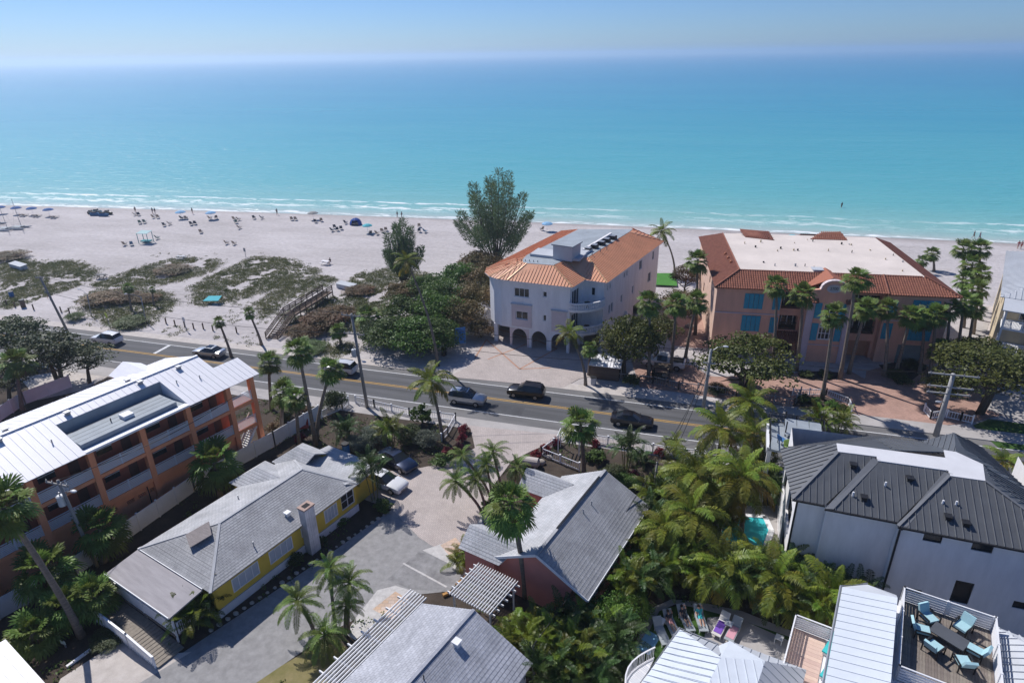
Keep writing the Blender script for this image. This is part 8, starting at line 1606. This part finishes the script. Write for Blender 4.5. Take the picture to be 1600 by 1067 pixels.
def jetski(p, rz, m, lab):
    t = thing('jet_ski', lab, 'jet ski', (p[0], p[1], gz(p)), rz, 'jet skis parked on the sand'); q = MB(); q.tube([(-1.5, 0, 0.45), (-1.3, 0, 0.4), (0.4, 0, 0.4), (1.2, 0, 0.5), (1.55, 0, 0.65)], [0.3, 0.52, 0.55, 0.36, 0.05], 8); q.build('hull', m, t); q = MB(); q.box(-1.1, 0.2, -0.2, 0.2, 0.85, 1.1); q.build('seat', M['black'], t); q = MB(); q.bar((0.35, 0, 0.8), (0.2, 0, 1.25), 0.1); q.bar((0.2, -0.4, 1.27), (0.2, 0.4, 1.27), 0.06); q.build('handlebar', M['black'], t)
for p, m, lab in (((-158.93, 135.14, 0), M['black'], 'black jet ski, left end of the row'), ((-156.52, 134.12, 0), cloth('js_blue', (0.03, 0.12, 0.25)), 'blue jet ski, second in the row'), ((-155.95, 135.02, 0), cloth('js_navy', (0.02, 0.05, 0.12)), 'navy jet ski in the middle of the row'), ((-153.58, 134.00, 0), cloth('js_blue', (0.03, 0.12, 0.25)), 'blue jet ski, fourth in the row'), ((-154.31, 136.17, 0), M['black'], 'black jet ski, right end of the row'), ((-158.70, 136.78, 0), cloth('js_teal', (0.05, 0.2, 0.25)), 'teal jet ski behind the row')): jetski(p, random.uniform(-0.3, 0.3), m, lab)
def picnic(p, rz, lab, m):
    t = thing('picnic_table', lab, 'picnic table', (p[0], p[1], gz(p)), rz, 'picnic tables by the beach'); q = MB(); q.box(-0.9, 0.9, -0.38, 0.38, 0.72, 0.78); q.build('table_top', m, t)
    for s in (-1, 1): q = MB(); q.box(-0.9, 0.9, s * 0.72 - 0.13, s * 0.72 + 0.13, 0.42, 0.47); q.build('bench', m, t)
    for x in (-0.6, 0.6):
        q = MB(); q.bar((x, -0.75, 0), (x, 0.3, 0.72), 0.08); q.bar((x, 0.75, 0), (x, -0.3, 0.72), 0.08); q.bar((x, -0.72, 0.40), (x, 0.72, 0.40), 0.07); q.build('trestle', m, t)
picnic((-71.19, 108.79, 0), R(-10), 'white picnic table on the sand beyond the dune', M['stucco_white']); picnic((-108.94, 90.86, 0), R(20), 'dark picnic table on the dune path', M['black']); picnic((-102.75, 104.89, 0), R(5), 'grey picnic table at the beach edge of the dune', M['stucco_grey'])
person('person in dark clothes sitting at the white picnic table', ((-71.19, 108.79, 0)[0] + 0.6, (-71.19, 108.79, 0)[1] + 0.7), 'sit', DK, DK, R(180), 0.1)
for p, lab, s in (((-130.92, 91.79, 0), 'pale equipment box at the left end of the dune', 1), ((-59.54, 96.55, 0), 'pale equipment box at the beach path', 0.8)):
    t = thing('equipment_box', lab, 'box', (p[0], p[1], 0), R(-15)); q = MB(); q.box(-2.4 * s, 2.4 * s, -0.6, 0.6, 0, 0.95); q.build('body', M['stucco_grey'], t); q = MB(); q.slab([(-2.5 * s, -0.7, 0.97), (2.5 * s, -0.7, 0.97), (2.5 * s, 0.7, 1.15), (-2.5 * s, 0.7, 1.15)], 0.06); q.build('lid', M['roof_lightgrey'], t)
t = thing('canopy_sail', 'turquoise tarp spread on low posts on the dune', 'tarp', (-78.20, 84.54, 0), R(10)); q = MB(); q.slab([(-1.4, -0.8, 0.7), (1.4, -0.8, 0.8), (1.2, 0.9, 1.1), (-1.2, 0.9, 1.0)], 0.03); q.build('cloth', ut, t)
for x, y, z in ((-1.3, -0.75, 0.68), (1.3, -0.75, 0.76), (1.1, 0.8, 1.04), (-1.1, 0.8, 0.94)): q = MB(); q.bar((x, y, 0), (x, y, z), 0.05); q.build('post', M['wood'], t)

# ---------------------------------------------------------------- garden and roof deck furniture
lg = cloth('lounger_grey', (0.32, 0.35, 0.37)); tb = cloth('towel_blue', (0.22, 0.45, 0.62)); LG = 'sun loungers on the back lawn'
head = R(-25 + 180)
for p, rz, lab, m, tw_ in (((0.24, 35.05, 0), R(205), 'grey sun lounger on the lawn nearest the curved path', lg, None), ((0.90, 35.94, 0), R(205), 'sun lounger with a dark-clothed person, second on the lawn', lg, None), ((1.85, 36.68, 0), R(205), 'empty-looking grey sun lounger in the middle of the row', lg, None), ((2.93, 36.98, 0), R(195), 'sun lounger with a person in turquoise, fourth on the lawn', lg, None), ((4.45, 36.80, 0), R(160), 'sun lounger with purple towel on the patio', cloth('lounger_pale', (0.6, 0.58, 0.55)), cloth('towel_purple', (0.18, 0.08, 0.42))), ((5.29, 36.56, 0), R(160), 'sun lounger with pink towel on the patio', lg, cloth('towel_pink', (0.6, 0.3, 0.36)))): lounger(p, rz, lab, m, LG, 0.045, tw_)
q = MB(); q.box(-0.5, 0.5, -0.95, 0.95, 0.042, 0.06); o = q.build('beach_towel', tb); p = (-0.48, 34.05, 0); o.location = (p[0], p[1], 0.0); o.rotation_euler = (0, 0, R(-20)); tag(o, 'light blue towel spread on the lawn', 'towel')
person('person in dark clothes lying on the second lawn lounger', (0.90, 35.94, 0), 'lie', DK, PK, R(205), 0.0, None); person('person in turquoise lying on the fourth lawn lounger', (2.93, 36.98, 0), 'lie', TE, TE, R(195), 0.0, None); person('person in dark swimwear lying on the middle lawn lounger', (1.85, 36.68, 0), 'lie', DK, DK, R(205), 0.0, None)
for p, lab in (((0.26, 35.88, 0), 'small white side table between the first two lawn loungers'), ((4.94, 36.88, 0), 'small white side table between the patio loungers'), ((8.29, 36.54, 0), 'white plastic chair table on the patio edge')):
    t = thing('side_table', lab, 'table', (p[0], p[1], 0.045), R(-20), 'white side tables in the garden'); q = MB(); q.box(-0.26, 0.26, -0.26, 0.26, 0.42, 0.46); q.build('top', M['paint_white'], t)
    for x in (-0.22, 0.22):
        for y in (-0.22, 0.22): q = MB(); q.bar((x, y, 0), (x, y, 0.42), 0.045); q.build('leg', M['paint_white'], t)
cu = cloth('cushion_aqua', (0.36, 0.56, 0.60))
tc = (16.01, 32.42, 7)
def armchair(p, rz, lab, grp='cushioned armchairs on the roof deck', z=6.995):
    t = thing('armchair', lab, 'armchair', (p[0], p[1], z), rz, grp)
    q = MB(); q.box(-0.36, 0.36, -0.36, 0.40, 0.28, 0.36); q.build('seat_frame', M['black'], t); q = MB(); q.box(-0.33, 0.33, -0.30, 0.38, 0.362, 0.50); q.build('seat_cushion', cu, t); q = MB(); q.slab([(-0.33, -0.30, 0.50), (0.33, -0.30, 0.50), (0.33, -0.52, 1.02), (-0.33, -0.52, 1.02)], 0.14); q.build('back_cushion', cu, t)
    for s in (-1, 1): q = MB(); q.bar((s * 0.41, -0.42, 0.62), (s * 0.41, 0.40, 0.62), 0.08, 0.05); q.bar((s * 0.41, 0.38, 0), (s * 0.41, 0.38, 0.6), 0.06); q.bar((s * 0.41, -0.40, 0), (s * 0.41, -0.40, 0.6), 0.06); q.build('arm', M['black'], t)
for p, lab in (((15.31, 33.64, 7), 'nearest the far railing, left of the table'), ((14.68, 32.56, 7), 'left of the dark table'), ((15.00, 31.42, 7), 'in front of the table on the left'), ((16.97, 33.43, 7), 'behind the table on the right'), ((17.11, 31.74, 7), 'right of the dark table'), ((16.25, 30.74, 7), 'nearest the camera on the right')):
    armchair(p, math.atan2(tc[1] - p[1], tc[0] - p[0]) - math.pi / 2, 'black armchair with pale aqua cushions ' + lab)
t = thing('coffee_table', 'dark rectangular table between the armchairs on the roof deck', 'table', (tc[0], tc[1], 6.995), R(-38)); q = MB(); q.box(-0.9, 0.9, -0.5, 0.5, 0.42, 0.48); q.build('top', M['roof_dark'], t)
for x in (-0.8, 0.8):
    for y in (-0.42, 0.42): q = MB(); q.bar((x, y, 0), (x, y, 0.42), 0.07); q.build('leg', M['black'], t)
tq = cloth('teal_cushion', (0.04, 0.40, 0.40))
for p, lab in (((10.30, 32.23, 4.7), 'teal lounge chair on the narrow sun deck, farther one'), ((9.93, 30.39, 4.7), 'teal lounge chair on the narrow sun deck, nearer one')):
    t = thing('lounge_chair', lab, 'chair', (p[0], p[1], 4.66), R(150), 'teal lounge chairs'); q = MB(); q.box(-0.34, 0.34, -0.3, 0.7, 0.26, 0.36); q.build('seat', tq, t); q = MB(); q.slab([(-0.34, -0.3, 0.36), (0.34, -0.3, 0.36), (0.34, -0.7, 0.9), (-0.34, -0.7, 0.9)], 0.08); q.build('backrest', tq, t); q = MB(); q.box(-0.3, 0.3, -0.3, 0.6, 0, 0.255); q.build('base', M['paint_white'], t)
for p, lab, c_ in (((9.50, 52.53, 6), 'lime green chair on the roof terrace, left one', (0.30, 0.42, 0.10)), ((10.65, 53.47, 6), 'lime green chair on the roof terrace, right one', (0.30, 0.42, 0.10)), ((9.07, 53.69, 6), 'blue chair on the roof terrace beside the railing', (0.05, 0.15, 0.35))):
    t = thing('terrace_chair', lab, 'chair', (p[0], p[1], 5.81), random.uniform(0, 6), 'chairs on the roof terrace'); cm = cloth('tc_%d' % int(c_[0] * 100), c_); q = MB(); q.box(-0.28, 0.28, -0.28, 0.28, 0.40, 0.45); q.build('seat', cm, t); q = MB(); q.slab([(-0.28, -0.28, 0.45), (0.28, -0.28, 0.45), (0.28, -0.40, 0.95), (-0.28, -0.40, 0.95)], 0.05); q.build('backrest', cm, t); q = MB()
    for x in (-0.25, 0.25):
        for y in (-0.25, 0.25): q = MB(); q.bar((x, y, 0), (x, y, 0.4), 0.045); q.build('leg', M['black'], t)
for p, lab in (((20.10, 45.44, 0), 'round air conditioner behind the roof deck, left'), ((21.25, 45.35, 0), 'round air conditioner behind the roof deck, right')):
    t = thing('air_conditioner', lab, 'air conditioner', (p[0], p[1], 0), 0, 'air conditioners behind the white house'); q = MB(); q.tube([(0, 0, 0.1), (0, 0, 0.9)], 0.5, 14); q.build('casing', M['roof_dark'], t); q = MB(); q.tube([(0, 0, 0.905), (0, 0, 0.95)], 0.42, 14); q.build('fan_grille', M['black'], t)
